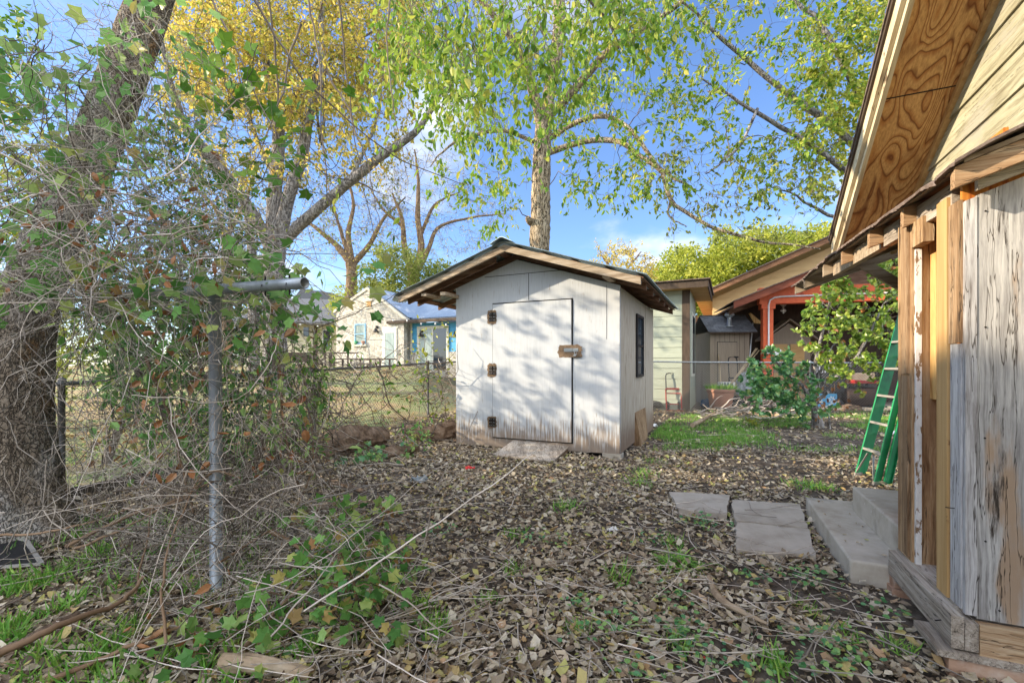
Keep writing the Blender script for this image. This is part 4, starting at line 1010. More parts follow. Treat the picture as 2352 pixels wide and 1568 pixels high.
# red pickup and far house seen through the gap
def truck():
    Y = 24.0; c = gp(1585, 840, Y); c[2] = 0
    t = thing('parked_pickup', 'red pickup parked beyond the gap between outbuilding and tool shed', 'pickup', tuple(c), math.radians(60))
    prof = [(-2.4, .5), (-2.4, 1.05), (-1.2, 1.12), (-.8, 1.72), (.6, 1.76), (1.0, 1.15), (2.4, 1.12), (2.4, .5)]
    o = G().prism(prof, -.85, .85, 1).build('body', MAT['red_truck'], t); md = o.modifiers.new('Bevel', 'BEVEL'); md.width = .06; md.segments = 3
    G().prism([(-1.05, 1.17), (-.74, 1.64), (.5, 1.68), (.82, 1.17)], -.86, .86, 1).build('windows', MAT['glass'], t)
    for x_ in (-1.5, 1.5):
        for y_ in (-.78, .78):
            g = G(); g.lathe((0, 0, 0), [(.0, -.1), (.33, -.1), (.38, 0), (.33, .1), (0, .1)], 20); g.xf(Matrix.Translation((x_, y_, .38)) @ Matrix.Rotation(PI / 2, 4, 'X')); g.build('wheel', MAT['black'], t)
    for y_ in (-1.0, 1.0): G().box((-.9, y_ - .12, 1.25), (-.8, y_ + .12, 1.45)).build('mirror', MAT['black'], t)
truck()
def far_house():
    Y = 34.0; c = gp(1560, 840, Y); c[2] = 0
    t = thing('cream_house', 'cream house with green trimmed window far behind the gap', 'house', tuple(c))
    lap(G(), 0, 7, 0, 3.4, .2).build('wall', MAT['beige_siding'], t)
    G().hexa([(-.5, -.6, 3.3), (7.5, -.6, 3.3), (7.5, 3, 5.2), (-.5, 3, 5.2), (-.5, -.6, 3.42), (7.5, -.6, 3.42), (7.5, 3, 5.32), (-.5, 3, 5.32)]).build('roof', MAT['brown_trim'], t)
    w = G().box((1.5, -.06, 1.1), (2.6, -.02, 2.6)).build('window', MAT['green_fibre'], t); G().box((1.6, -.08, 1.2), (2.5, -.061, 2.5)).build('pane', MAT['glass_pale'], w)
far_house()

# ================================================================ left background: stone house and neighbours
def stone_house():
    m = MAT; c0 = (-10.44, 27.0)
    t = thing('stone_house', 'cream stone cottage with a blue tin roof and a blue sided wing', 'house', (*c0, 0), -TH)
    def px(x, y): return pick(x, c0, y)
    zb = .6
    sL, sR = px(772, 711)[0], px(927.5, 727)[0]; zL, zR = px(772, 711)[1], px(929, 728)[1]
    sp, zp = px(844.5, 664)
    G().prism([(sL, zb), (sR, zb), (sR, zR), (sp, zp), (sL, zL)], 0, .3, 1).build('stone_gable', m['limestone'], t)
    G().box((sL, .3, zb), (sL + .3, 8, zL)).build('stone_side', m['limestone'], t)
    # verge coping
    for (a, za, b, zb_) in ((sL - .15, zL - .06, sp, zp + .10), (sR + .2, zR - .10, sp, zp + .10)):
        G().hexa([(a, -.06, za - .14), (b, -.06, zb_ - .14), (b, .25, zb_ - .14), (a, .25, za - .14), (a, -.06, za + .02), (b, -.06, zb_ + .02), (b, .25, zb_ + .02), (a, .25, za + .02)]).build('verge_trim', m['lime_trim'], t)
    # window
    x0, z1 = px(815, 744); x1, z0 = px(840.5, 790)
    w = G(); w.box((x0, -.04, z0), (x0 + .07, -.002, z1)).box((x1 - .07, -.04, z0), (x1, -.002, z1)).box((x0 + .071, -.04, z1 - .07), (x1 - .071, -.002, z1)).box((x0 + .071, -.04, z0), (x1 - .071, -.002, z0 + .06)).box((x0 + .071, -.04, (z0 + z1) / 2 - .03), (x1 - .071, -.002, (z0 + z1) / 2 + .03))
    win = w.build('window', m['blue_trim'], t)
    G().box((x0 + .06, -.015, z0 + .05), (x1 - .06, -.0025, z1 - .06)).build('pane', m['glass_pale'], win)
    G().box((x0 - .08, -.12, z0 - .12), (x1 + .08, -.002, z0 - .01)).build('sill', m['lime_trim'], win)
    # door
    x0, z1 = px(878, 751); x1, _ = px(915, 800)
    d = G().box((x0 + .16, -.05, zb + .1), (x0 + .24, -.002, z1 - .1)).box((x1 - .24, -.05, zb + .1), (x1 - .10, -.002, z1 - .1)).box((x0, -.03, zb), (x0 + .155, -.002, z1)).box((x0 + .156, -.03, z1 - .1), (x1, -.002, z1)).box((x0 + .241, -.05, z1 - .34), (x1 - .241, -.003, z1 - .101)).build('door', m['white_trim'], t)
    G().box((x0 + .241, -.04, zb + .2), (x1 - .241, -.003, z1 - .341)).build('door_glass', m['glass_pale'], d)
    # gable vent
    x0, z1 = px(842.5, 692); x1, z0 = px(853, 705)
    v = G().box((x0 - .12, -.08, z1), (x1 + .1, -.002, z1 + .12)).box((x0 - .1, -.05, z0 - .1), (x1 + .08, -.002, z0 - .01)).build('vent_surround', m['lime_trim'], t)
    g = G(); [g.hexa([(x0, -.05, z), (x1, -.05, z), (x1, -.01, z + .04), (x0, -.01, z + .04), (x0, -.05, z + .012), (x1, -.05, z + .012), (x1, -.01, z + .052), (x0, -.01, z + .052)]) for z in np.arange(z0, z1 - .03, .065)]; g.build('vent_louvre', m['tan_soffit'], v)
    # wall lamps
    for x_, y_ in ((867, 757), (955, 766), (1034, 768)):
        s_, z_ = px(x_, y_); dy = 0 if x_ < 900 else .55
        g = G(); g.lathe((s_, -.15 + dy, z_ - .14), [(.0, .22), (.05, .2), (.16, .02), (.15, 0)], 14); g.tube([(s_, -.01 + dy, z_ + .15), (s_, -.15 + dy, z_ + .18), (s_, -.15 + dy, z_ + .08)], .02, 6); g.lathe((s_, -.02 + dy, z_ + .15), [(0, .08), (.08, .06), (.08, -.06), (0, -.08)], 10)
        g.build('wall_lamp', m['black'], t)
    # blue wing, set back .6
    B = .6; cb = (c0[0] + B * VX[0], c0[1] + B * VX[1]); pb = lambda x, y: pick(x, cb, y)
    s0 = sR + .01; s1 = pb(1100, 800)[0]; zt = pb(985, 741)[1]; zs = pb(985, 808)[1]
    lap(G(), s0, s1, zs, zt, .165, B).build('blue_siding', m['blue_siding'], t)
    G().box((s0, B - .06, zb), (s1, B + .02, zs - .003)).build('stone_plinth', m['limestone'], t)
    x0, z1 = pb(960, 750); x1, _ = pb(1032, 800)
    G().box((s0, B - .05, zs), (s0 + .12, B - .02, zt)).build('corner_trim', m['white_trim'], t)
    dd = G().box((x0, B - .09, zb + .3), (x0 + .16, B - .03, z1)).box((x1 - .14, B - .09, zb + .3), (x1, B - .03, z1)).box((x0 + .161, B - .09, z1 - .16), (x1 - .141, B - .03, z1)).box(((x0 + x1) / 2 - .05, B - .085, zb + .3), ((x0 + x1) / 2 + .05, B - .03, z1 - .161)).build('sliding_door', m['white_trim'], t)
    G().box((x0 + .165, B - .07, zb + .4), ((x0 + x1) / 2 - .055, B - .04, z1 - .165)).build('curtained_pane', m['glass_pale'], dd)
    G().box(((x0 + x1) / 2 + .055, B - .07, zb + .4), (x1 - .145, B - .04, z1 - .165)).build('open_pane', m['glass'], dd)
    # tin roofs: right slope of the cottage and the flat porch gutter over the wing
    def corr(A, Bv, C, D, n, nm):
        """corrugated sheet: A->B along the eave, D->C along the ridge"""
        A, Bv, C, D = map(np.array, (A, Bv, C, D)); f = np.linspace(0, 1, n * 6); V = []
        for k in f:
            h = .022 * math.sin(k * n * 2 * PI)
            V += [A + (Bv - A) * k + np.array((0, 0, h)), D + (C - D) * k + np.array((0, 0, h))]
        idx = np.arange(len(V)).reshape(-1, 2); Q = np.stack([idx[:-1, 0], idx[1:, 0], idx[1:, 1], idx[:-1, 1]], -1)
        V = np.array(V); g = G(); g.add(V, [Q], None, True); g.add(V - np.array((0, 0, .03)), [Q[:, ::-1]], None, True); return g.build(nm, m['tin_far'], t)
    corr((sR + .22, .1, zR), (sR + .22, 9, zR), (sp, 9, zp + .13), (sp, .1, zp + .13), 60, 'tin_roof')
    corr((sL - .2, .1, zL), (sL - .2, 9, zL), (sp, 9, zp + .13), (sp, .1, zp + .13), 60, 'tin_roof')
    # wing roof rises behind the gutter toward the cottage ridge line
    za = pb(940, 733)[1]
    corr((s0 - .9, B - .2, za), (s1 + .4, B - .2, za), (s1 + .4, 6.5, za + 2.6), (s0 - .9, 6.5, za + 2.6), 50, 'tin_roof')
    G().box((s0 - 1.1, B - .75, za - .28), (s1 + .5, B - .62, za - .12)).build('gutter', m['dark_trim'], t)
    G().box((s0 - 1.1, B - .62, za - .14), (s1 + .5, B - .05, za - .10)).build('porch_roof', m['tin_far'], t)
    # vent pipe
    s_, z_ = pb(1003.5, 715); G().tube([(s_, 3.2, z_ - .6), (s_, 3.2, z_ + .15)], .07, 8).build('vent_pipe', m['steel'], t)
    return px, pb
pxs, pbs = stone_house()
def wloc(s, y, z): 
    p = np.array((-10.44, 27.0, 0)) + UX * s + VX * y; return (p[0], p[1], z)
s_, z_ = pxs(819.5, 791); t = thing('flower_pot', 'small green pot standing on the cottage window sill', 'pot', wloc(s_, -.08, z_)); G().lathe((0,0,0), [(0,0),(.07,0),(.11,.2),(0,.2)], 14).build('pot_body', MAT['green_fibre'], t)
s_, z_ = pxs(836.5, 791); t = thing('flower_pot', 'small terracotta pot standing on the cottage window sill', 'pot', wloc(s_, -.08, z_)); G().lathe((0,0,0), [(0,0),(.07,0),(.11,.2),(0,.2)], 14).build('pot_body', MAT['terracotta'], t)
# broom leaning on the wall
s0_, z0_ = pxs(818, 830); s1_, z1_ = pxs(838, 787)
t = thing('broom', 'broom with a white handle leaning against the stone cottage', 'broom', wloc(s0_, -.7, 1.1)); g = G(); a = np.array(wloc(s0_, -.7, 1.1)); b = np.array(wloc(s1_, -.12, z1_)); g.tube([a - a, b - a], .02, 6); g.build('handle', MAT['white_plastic'], t); G().lathe((0,0,-.08), [(.12,-.1),(.04,.1)], 8).build('bristles', MAT['cushion'], t)
# folding step stool
s_, z_ = pxs(847, 832); t = thing('step_stool', 'small folding metal step stool beside the cottage wall', 'step stool', wloc(s_, -.8, .9))
g = G(); g.tube([(-.26, 0, .1), (-.18, .12, 1.0), (-.1, .14, 1.08), (.15, .14, 1.08), (.22, .12, 1.0), (.28, 0, .1)], .025, 8); g.tube([(-.24, .4, .1), (-.16, .15, .8)], .02, 6); g.tube([(.26, .4, .1), (.2, .15, .8)], .02, 6); g.build('frame', MAT['steel'], t)
G().box((-.2, -.1, .62), (.22, .2, .66)).box((-.22, -.2, .34), (.24, .1, .38)).build('tread', MAT['black'], t)

def beige_house():
    m = MAT; Y = 30.0; c = gp(600, 840, Y); c[2] = 0; X = lambda x: (x - 600) / F * Y; Z = lambda y: EYE + (HY - y) / F * Y
    t = thing('beige_house', 'beige sided house with a grey shingle roof left of the stone cottage', 'house', tuple(c))
    lap(G(), X(560), X(782), .8, Z(744), .16).build('siding', m['beige_siding'], t)
    G().hexa([(X(540), -.8, Z(746)), (X(790), -.8, Z(746)), (X(772), 5.0, 6.1), (X(560), 5.0, 6.3), (X(540), -.8, Z(742)), (X(790), -.8, Z(742)), (X(772), 5.0, 6.22), (X(560), 5.0, 6.42)]).build('shingle_roof', m['grey_shingles'], t)
    w = G().box((X(741), -.08, Z(802)), (X(762), -.02, Z(757))).build('door_frame', m['white_trim'], t)
    d = G().box((X(744), -.11, Z(801)), (X(759), -.081, Z(759))).build('door', m['black'], t)
    G().box((X(746), -.125, Z(798)), (X(757), -.111, Z(780))).build('door_pane', m['glass'], d)
    G().box((X(698), -.08, Z(772)), (X(710), -.02, Z(752))).build('window', m['glass'], t)
    G().box((X(725), -.25, .8), (X(730), -.1, Z(748))).build('porch_post', m['dark_trim'], t)
    t2 = thing('dark_roofed_house', 'distant dark roofed house showing above the beige house', 'house', (gp(690, 840, 44)[0], 44, 0))
    X2 = lambda x: (x - 690) / F * 44; Z2 = lambda y: EYE + (HY - y) / F * 44
    G().box((X2(680), .5, 1), (X2(768), 6, Z2(700))).build('wall', m['beige_siding'], t2)
    G().prism([(X2(600), Z2(702)), (X2(770), Z2(702)), (X2(762), Z2(672)), (X2(690), Z2(664)), (X2(672), Z2(688))], 0, 6, 1).build('roof', m['grey_shingles'], t2)
beige_house()
# terrace rails in front of the cottages
def rail_run(label, x0, x1, ytop, ybot, Y, xs):
    t = thing('terrace_rail', label, 'railing', tuple(gp(x0, 840, Y) * np.array((1, 1, 0)) + np.array((0, 0, .9))), 0, 'brown terrace rails')
    o = np.array(t.location); L = (x1 - x0) / F * Y; z1 = EYE + (HY - ytop) / F * Y - o[2]; z0 = .7 - o[2]
    G().box((-.1, -.06, z1 - .06), (L + .1, .06, z1)).build('top_rail', MAT['rail_brown'], t)
    for x_ in xs: q = (x_ - x0) / F * Y; G().box((q - .035, -.03, z0), (q + .035, .03, z1 - .061)).build('baluster', MAT['rail_brown'], t)
rail_run('upper brown terrace rail at the foot of the beige house', 640, 818, 809, 834, 22.5, (666, 690, 747, 757, 761, 799))
rail_run('lower brown terrace rail in front of the stone cottage', 765, 905, 823, 836, 20.5, (767, 787, 806, 828, 850, 873, 895))
# outdoor table and chairs dark shapes on the terrace
t = thing('garden_bench', 'dark garden bench on the terrace left of the rails', 'bench', tuple(gp(688, 832, 21)))
G().box((-.6, -.2, .0), (.6, .2, .05)).build('seat', MAT['dark_trim'], t); G().box((-.6, .15, .06), (.6, .2, .45)).build('backrest', MAT['dark_trim'], t)
for a in (-.55, .5): G().box((a, -.18, -.45), (a + .06, .18, -.001)).build('leg', MAT['dark_trim'], t)
# string lights
def string_lights():
    t = thing('string_lights', 'black cable of small bulbs hung from the beige house across the stone cottage', 'string lights', tuple(gp(640, 760, 24)))
    o = np.array(t.location); A = [gp(600, 735, 25), gp(690, 742, 25), gp(770, 742, 24.8), gp(790, 693, 24.0), gp(870, 724, 23.6), gp(935, 733, 23.6), gp(1000, 740, 23), gp(1050, 736, 22)]
    P = []
    for a, b in zip(A[:-1], A[1:]):
        for k in range(6): f = k / 6; P.append(a + (b - a) * f - np.array((0, 0, .35 * f * (1 - f))) - o)
    P.append(A[-1] - o); G().tube(P, .012, 5).build('cable', MAT['black'], t)
    for i in range(3, len(P), 3):
        G().lathe(P[i], [(.0, -.13), (.045, -.10), (.045, -.06), (.02, -.02)], 8).build('bulb', MAT['white_plastic'], t)
string_lights()
# ================================================================ vegetation tools
def spline(P, n):
    P = np.asarray(P, float); m = len(P)
    if m < 3: f = np.linspace(0, 1, n)[:, None]; return P[0] + (P[-1] - P[0]) * f
    t = np.linspace(0, m - 1 - 1e-6, n); i = t.astype(int); f = (t - i)[:, None]
    Q = np.vstack([2 * P[0] - P[1], P, 2 * P[-1] - P[-2]])
    a, b, c, d = Q[i], Q[i + 1], Q[i + 2], Q[i + 3]
    return .5 * (2 * b + (c - a) * f + (2 * a - 5 * b + 4 * c - d) * f ** 2 + (3 * b - a - 3 * c + d) * f ** 3)
def walk(P0, D0, L, n, wig=.25, grav=0.0, curl=None):
    """N random walks of n points"""
    N = len(P0); step = (np.asarray(L) / (n - 1)).reshape(-1, 1) * np.ones((N, 1)); P = np.zeros((N, n, 3)); P[:, 0] = P0; D = norm(np.array(D0, float))
    for k in range(1, n):
        D = norm(D + rng.normal(size=(N, 3)) * wig + np.array([0, 0, -grav]))
        P[:, k] = P[:, k - 1] + D * step
    return P
def inpoly(poly, n):
    """n random points in a photo polygon"""
    poly = np.array(poly, float); x0, y0 = poly.min(0); x1, y1 = poly.max(0); out = []
    while len(out) < n:
        x, y = rng.uniform(x0, x1), rng.uniform(y0, y1); c = False; j = len(poly) - 1
        for i in range(len(poly)):
            if (poly[i, 1] > y) != (poly[j, 1] > y) and x < (poly[j, 0] - poly[i, 0]) * (y - poly[i, 1]) / (poly[j, 1] - poly[i, 1]) + poly[i, 0]: c = not c
            j = i
        if c: out.append((x, y))
    return np.array(out)
def vol(poly, n, Y0, Y1):
    q = inpoly(poly, n); Y = rng.uniform(Y0, Y1, n)
    return np.stack([(q[:, 0] - CX) / F * Y, Y, EYE + (HY - q[:, 1]) / F * Y], 1)

class Tree:
    def __init__(s, nm, label, base, group=None, cat='tree', tmat='bark_grey', bmat=None, twmat='twig_dark'):
        s.base = np.array(base, float); s.root = thing(nm, label, cat, tuple(base), 0, group)
        s.gt = G(); s.gb = G(); s.S = []; s.SR = []; s.tmat = tmat; s.twmat = twmat; s.gl = {}; s.tips = []
    def limb(s, P, R, n=24, sides=12, jit=.04, main=True, wob=.0):
        P = spline(P, n); R = np.interp(np.linspace(0, 1, n), np.linspace(0, 1, len(R)), R)
        if wob: P = P + np.cumsum(rng.normal(size=P.shape) * wob, 0) * np.linspace(0, 1, n)[:, None]
        s.gt.tube(P, R, sides, jitter=jit); s.S.append(P); s.SR.append(R); return P
    def pix(s, pts, R, n=24, **k): return s.limb([at(*p) for p in pts], R, n, **k)
    def colonize(s, T, sides=4, rmax=.035, sag=.1, wob=.05, side_twigs=True, down=0.0):
        S = np.concatenate(s.S); R = np.concatenate(s.SR); T = np.asarray(T)
        d0 = np.array([np.min(((S - t) ** 2).sum(1)) for t in T]); T = T[np.argsort(d0)]
        S = list(S); R = list(R); n = 7; PP = []; RR = []
        SA = np.array(S); RA = np.array(R)
        for t in T:
            v = SA - t; d = np.sqrt((v ** 2).sum(1)) + np.where(SA[:, 2] > t[2] + .3, .35 * (SA[:, 2] - t[2]), 0) - RA * 2
            i = int(np.argmin(d)); a = SA[i]; L = np.linalg.norm(t - a)
            if L < .05: continue
            mid = (a + t) / 2 + rng.normal(size=3) * L * .10 + np.array([0, 0, L * sag])
            P = spline([a, mid, t], n); P[1:-1] += rng.normal(size=(n - 2, 3)) * L * wob
            r0 = min(rmax, RA[i] * .7, .006 + .012 * L); r1 = max(.003, r0 * .35); Rr = np.linspace(r0, r1, n)
            PP.append(P); RR.append(Rr); SA = np.vstack([SA, P[1:]]); RA = np.concatenate([RA, Rr[1:]])
            s.tips.append((t, norm(P[-1] - P[-3])))
        if PP: s.gb.tubes(np.array(PP), np.array(RR), sides)
        s.S = [SA]; s.SR = [RA]
    def twigs(s, tips, K, L, n=6, wig=.25, grav=.15, r=.003, spread=.9, sides=3):
        """K twiglets leaving each tip; returns their points for leaves"""
        P0 = np.repeat(np.array([t for t, d in tips]), K, 0); D0 = np.repeat(np.array([d for t, d in tips]), K, 0)
        D = norm(D0 + rng.normal(size=D0.shape) * spread); Ls = rng.uniform(.5, 1.1, len(P0)) * L
        P = walk(P0, D, Ls, n, wig, grav); s.gb.tubes(P, np.broadcast_to(np.linspace(r, r * .4, n), P.shape[:2]), sides); return P
    def leaf(s, P, per, size, tmpl, mat, hang=.5, jit=.02, frac=1.0, lo=0.2):
        """per leaves along each twig"""
        N, n, _ = P.shape; f = rng.uniform(lo, .999, (N, per)) * (n - 1); i = f.astype(int); w = (f - i)[..., None]
        Q = np.take_along_axis(P, i[..., None], 1) * (1 - w) + np.take_along_axis(P, i[..., None] + 1, 1) * w
        T = norm(np.take_along_axis(P, i[..., None] + 1, 1) - np.take_along_axis(P, i[..., None], 1))
        Q = Q.reshape(-1, 3); T = T.reshape(-1, 3); k = rng.random(len(Q)) < frac; Q, T = Q[k], T[k]
        D = T * .5 + rng.normal(size=Q.shape) * .55 + np.array([0, 0, -hang])
        g = s.gl.setdefault(mat, G()); clump = np.repeat(rng.normal(size=N) * .16, per)[k]
        leaves(g, Q + rng.normal(size=Q.shape) * jit, D, rng.uniform(.65, 1.15, len(Q)) * size, tmpl, np.clip(rng.random(len(Q)) * .75 + .12 + clump, 0, 1))
    def finish(s, tn='trunk', bn='twigs', ln='crown'):
        if s.gt.n: s.gt.build(tn, MAT[s.tmat], s.root, s.base)
        if s.gb.n: s.gb.build(bn, MAT[s.twmat], s.root, s.base)
        for m, g in s.gl.items(): g.build(ln, MAT[m], s.root, s.base)
        return s.root

# ================================================================ tree wrapped in vines, near left
def near_tree():
    T = Tree('vine_clad_tree', 'thick dark trunked tree leaning right at the far left, wrapped in dry vines', (-3.35, 3.15, 0), tmat='bark_dark', twmat='twig_dark')
    # trunk with a flared foot: dense rings with ridged bark
    path = [(-3.46, 3.15, -.1), (-3.46, 3.15, .25), (-3.46, 3.15, .8), (-3.38, 3.15, 1.5), (-3.12, 3.15, 2.2), (-2.86, 3.16, 2.8), (-2.62, 3.18, 3.5), (-2.42, 3.22, 4.2), (-2.2, 3.3, 5.0)]
    rad = [.40, .28, .205, .17, .145, .135, .13, .12, .11]
    n = 150; P = spline(path, n); R = np.interp(np.linspace(0, 1, n), np.linspace(0, 1, 9), rad)
    sd = 72; V = []
    for i in range(n):
        for k in range(sd):
            a = 2 * PI * k / sd; d = Vector((math.cos(a), math.sin(a), 0)); z = P[i][2]
            f = 1 + .05 * (abs(mnoise.noise(Vector((d.x * 11, d.y * 11, z * 5.5)))) ** .5 - .4) + .10 * math.sin(a * 3 + .6) * max(0, 1 - z * 1.4) + .14 * math.sin(a * 5 + 1) * max(0, .5 - z) + .07 * mnoise.noise(Vector((d.x * 1.6, d.y * 1.6, z * 1.2))) \
                + .045 * abs(mnoise.noise(Vector((d.x * 7, d.y * 7, z * 4)))) + .035 * mnoise.noise(Vector((d.x * 16, d.y * 16, z * 13)))
            V.append((P[i][0] + d.x * R[i] * f, P[i][1] + d.y * R[i] * f, z))
    idx = np.arange(n * sd).reshape(n, sd); a = idx[:-1]; b = idx[1:]
    T.gt.add(V, [np.stack([a, np.roll(a, -1, 1), np.roll(b, -1, 1), b], -1).reshape(-1, 4)], None, True); T.S.append(P[90:]); T.SR.append(R[90:])
    for pts, rr in (([(-2.2, 3.3, 4.9), (-1.2, 3.9, 5.9), (0.0, 4.5, 6.3), (1.2, 5.0, 6.4)], [.13, .09, .06, .03]), ([(-2.3, 3.3, 4.8), (-2.3, 4.2, 6.0), (-1.9, 5.3, 6.8), (-1.2, 6.2, 7.0)], [.11, .08, .05, .03]),
                    ([(-2.2, 3.3, 5.0), (-2.9, 3.6, 6.2), (-3.8, 4.2, 7)], [.12, .08, .04]), ([(-1.2, 3.9, 5.9), (-.9, 5.2, 6.3), (-.3, 6.2, 6.3)], [.06, .04, .02]), ([(0, 4.5, 6.3), (.6, 5.6, 6.2), (1.4, 6.6, 6.0)], [.04, .03, .02])):
        T.limb(pts, rr, 16, wob=.02)
    # hanging sprays: curtains of leaves seen across the top of the photo
    tg = vol([(880, -60), (1260, -60), (1250, 120), (1120, 160), (900, 120)], 55, 4.2, 6.2)
    tg2 = vol([(640, -80), (900, -80), (900, 60), (650, 20)], 12, 3.8, 5.4)
    tg3 = vol([(1240, -60), (1560, -60), (1540, 60), (1260, 90)], 26, 4.6, 6.6)
    T.colonize(np.vstack([tg, tg2, tg3]), rmax=.02)
    def drop(P0, L, K, per, size, mat, r=.0035, wig=.07, lo=.1, frac=1.0, sway=(-.05, 0)):
        P0 = np.repeat(P0, K, 0) + rng.normal(size=(len(P0) * K, 3)) * .10; N = len(P0)
        D = np.stack([rng.normal(size=N) * .6 + sway[0], rng.normal(size=N) * .5, -np.ones(N)], 1)
        P = walk(P0, D, rng.uniform(.35, 1.1, N) * L, 9, wig * 2.2, .12); T.gb.tubes(P, np.broadcast_to(np.linspace(r, r * .35, 9), P.shape[:2]), 3)
        T.leaf(P, per, size, T_OV if size > .08 else T_SLIM, mat, hang=.55, lo=lo, frac=frac)
    drop(tg, 1.15, 2, 13, .105, 'leaf_hang'); drop(tg[:28], 1.9, 2, 16, .10, 'leaf_hang', lo=.2, frac=.85)
    drop(tg3, .95, 3, 12, .105, 'leaf_hang'); drop(tg3[:14], 1.6, 2, 16, .10, 'leaf_hang', lo=.2)
    # long bare dangling stems on the left
    tips = [((610, -40, 3.4), (640, 300, 3.5), (560, 500, 3.5)), ((700, -60, 3.4), (742, 150, 3.5), (760, 420, 3.6), (800, 560, 3.7)), ((690, 60, 3.4), (640, 260, 3.4), (560, 420, 3.3)),
            ((760, -60, 3.7), (800, 240, 3.8), (860, 560, 4)), ((560, -40, 3.1), (700, 190, 3.3), (900, 360, 3.6), (1080, 430, 3.9)), ((460, -60, 3.2), (560, 120, 3.2), (640, 300, 3.2), (700, 420, 3.2)), ((745, 160, 3.5), (800, 300, 3.5), (830, 520, 3.6)), ((900, -60, 4), (905, 200, 4), (930, 420, 4.1))]
    for tt in tips: T.gb.tube(spline([at(*p) for p in tt], 22) + np.cumsum(rng.normal(size=(22, 3)) * .008, 0), np.linspace(.009, .0025, 22), 5)
    T.finish()
near_tree()

# ================================================================ dry vines
def vines(nm, label, base, specs, leafspecs, mats=('twig_grey', 'twig_dark'), cat='vine'):
    """specs: (polygon, Y0, Y1, count, length, direction, wiggle, sag, radius, mat index)"""
    t = thing(nm, label, cat, tuple(base)); gs = [G() for _ in mats]; gl = {}
    allP = []
    for poly, Y0, Y1, cnt, L, D, wig, grav, r, mi in specs:
        P0 = vol(poly, cnt, Y0, Y1); D0 = np.array(D, float) + rng.normal(size=(cnt, 3)) * .55
        if rng.random() < 2: D0 *= np.where(rng.random((cnt, 1)) < .5, -1, 1) if D[2] == 0 else 1
        n = 14; P = walk(P0, D0, rng.uniform(.4, 1.2, cnt) * L, n, wig, grav); P[..., 2] = np.maximum(P[..., 2], .01 + rng.random((cnt, 1)) * .05)
        rr = r * rng.uniform(.45, 1.4, (cnt, 1)) * np.linspace(1, .45, n)[None]; gs[mi].tubes(P, rr, 4 if r > .004 else 3); allP.append(P)
    for poly, Y0, Y1, cnt, size, tm, mat, hang in leafspecs:
        P0 = vol(poly, cnt, Y0, Y1); P0 = P0[P0[:, 2] > .02]; k = len(P0)
        # leaves gather in small sprays
        K = 3; Q = np.repeat(P0, K, 0) + rng.normal(size=(k * K, 3)) * np.array([.09, .07, .09]); Q[:, 2] = np.maximum(Q[:, 2], .02)
        D = rng.normal(size=Q.shape) + np.array([0, -.25, -hang]); g = gl.setdefault(mat, G())
        leaves(g, Q, D, rng.uniform(.55, 1.15, len(Q)) * size, tm, np.clip(np.repeat(rng.random(k), K) * .8 + rng.random(len(Q)) * .2, 0, 1), flat=.25)
    for i, g in enumerate(gs):
        if g.n: g.build('stems', MAT[mats[i]], t, base)
    for mat, g in gl.items(): g.build('foliage', MAT[mat], t, base)
    return t
# on the leaning trunk and over to the left edge of the frame
FINE = lambda poly, a, b, n, D: (poly, a, b, n, .55, D, .34, .03, .0014, 0)
vines('climbing_vine', 'mass of dry grey vine stems with scattered green leaves climbing the leaning tree', (-2.9, 2.9, 0),
      [FINE([(60, 0), (420, 0), (640, 640), (-20, 720), (-20, 300)], 2.1, 2.9, 620, (.6, 0, -.6)), ([(120, 300), (260, 0), (400, 0), (340, 260), (260, 620), (90, 640)], 2.55, 2.95, 150, .9, (.1, 0, -1), .22, .05, .0028, 0),
       ([(60, 330), (420, 260), (640, 640), (300, 700), (0, 700), (-20, 420)], 2.15, 2.85, 190, .8, (1, 0, 0), .24, .03, .0026, 0),
       ([(-20, 60), (230, 60), (260, 600), (-20, 700)], 2.2, 2.9, 110, .8, (.3, 0, -1), .25, .02, .0028, 1),
       ([(-20, 380), (420, 380), (560, 640), (-20, 720)], 2.0, 2.5, 90, .9, (1, .1, 0), .2, .08, .0032, 0),
       ([(330, 100), (700, 20), (760, 400), (420, 420)], 2.6, 3.4, 60, .8, (.6, 0, -1), .25, .05, .0028, 1),
       ([(0, 640), (130, 640), (150, 1200), (0, 1200)], 2.5, 2.75, 26, .9, (.1, 0, -1), .25, .1, .0035, 0)],
      [([(-20, 40), (230, 120), (300, 640), (-20, 720)], 2.3, 3.0, 110, .085, T_LOBE, 'leaf_vine', .4),
       ([(260, 60), (480, 60), (520, 300), (420, 620), (260, 560)], 2.4, 3.2, 95, .08, T_OV, 'leaf_vine', .6),
       ([(460, 120), (760, 200), (700, 420), (480, 420)], 2.6, 3.4, 40, .09, T_LOBE, 'leaf_green', .5),
       ([(230, 0), (420, 0), (380, 200), (250, 200)], 2.4, 2.8, 14, .09, T_LOBE, 'leaf_vine', .5),
       ([(40, 420), (480, 440), (520, 660), (20, 700)], 2.0, 2.7, 34, .07, T_CURL, 'leaf_dead', .3)])
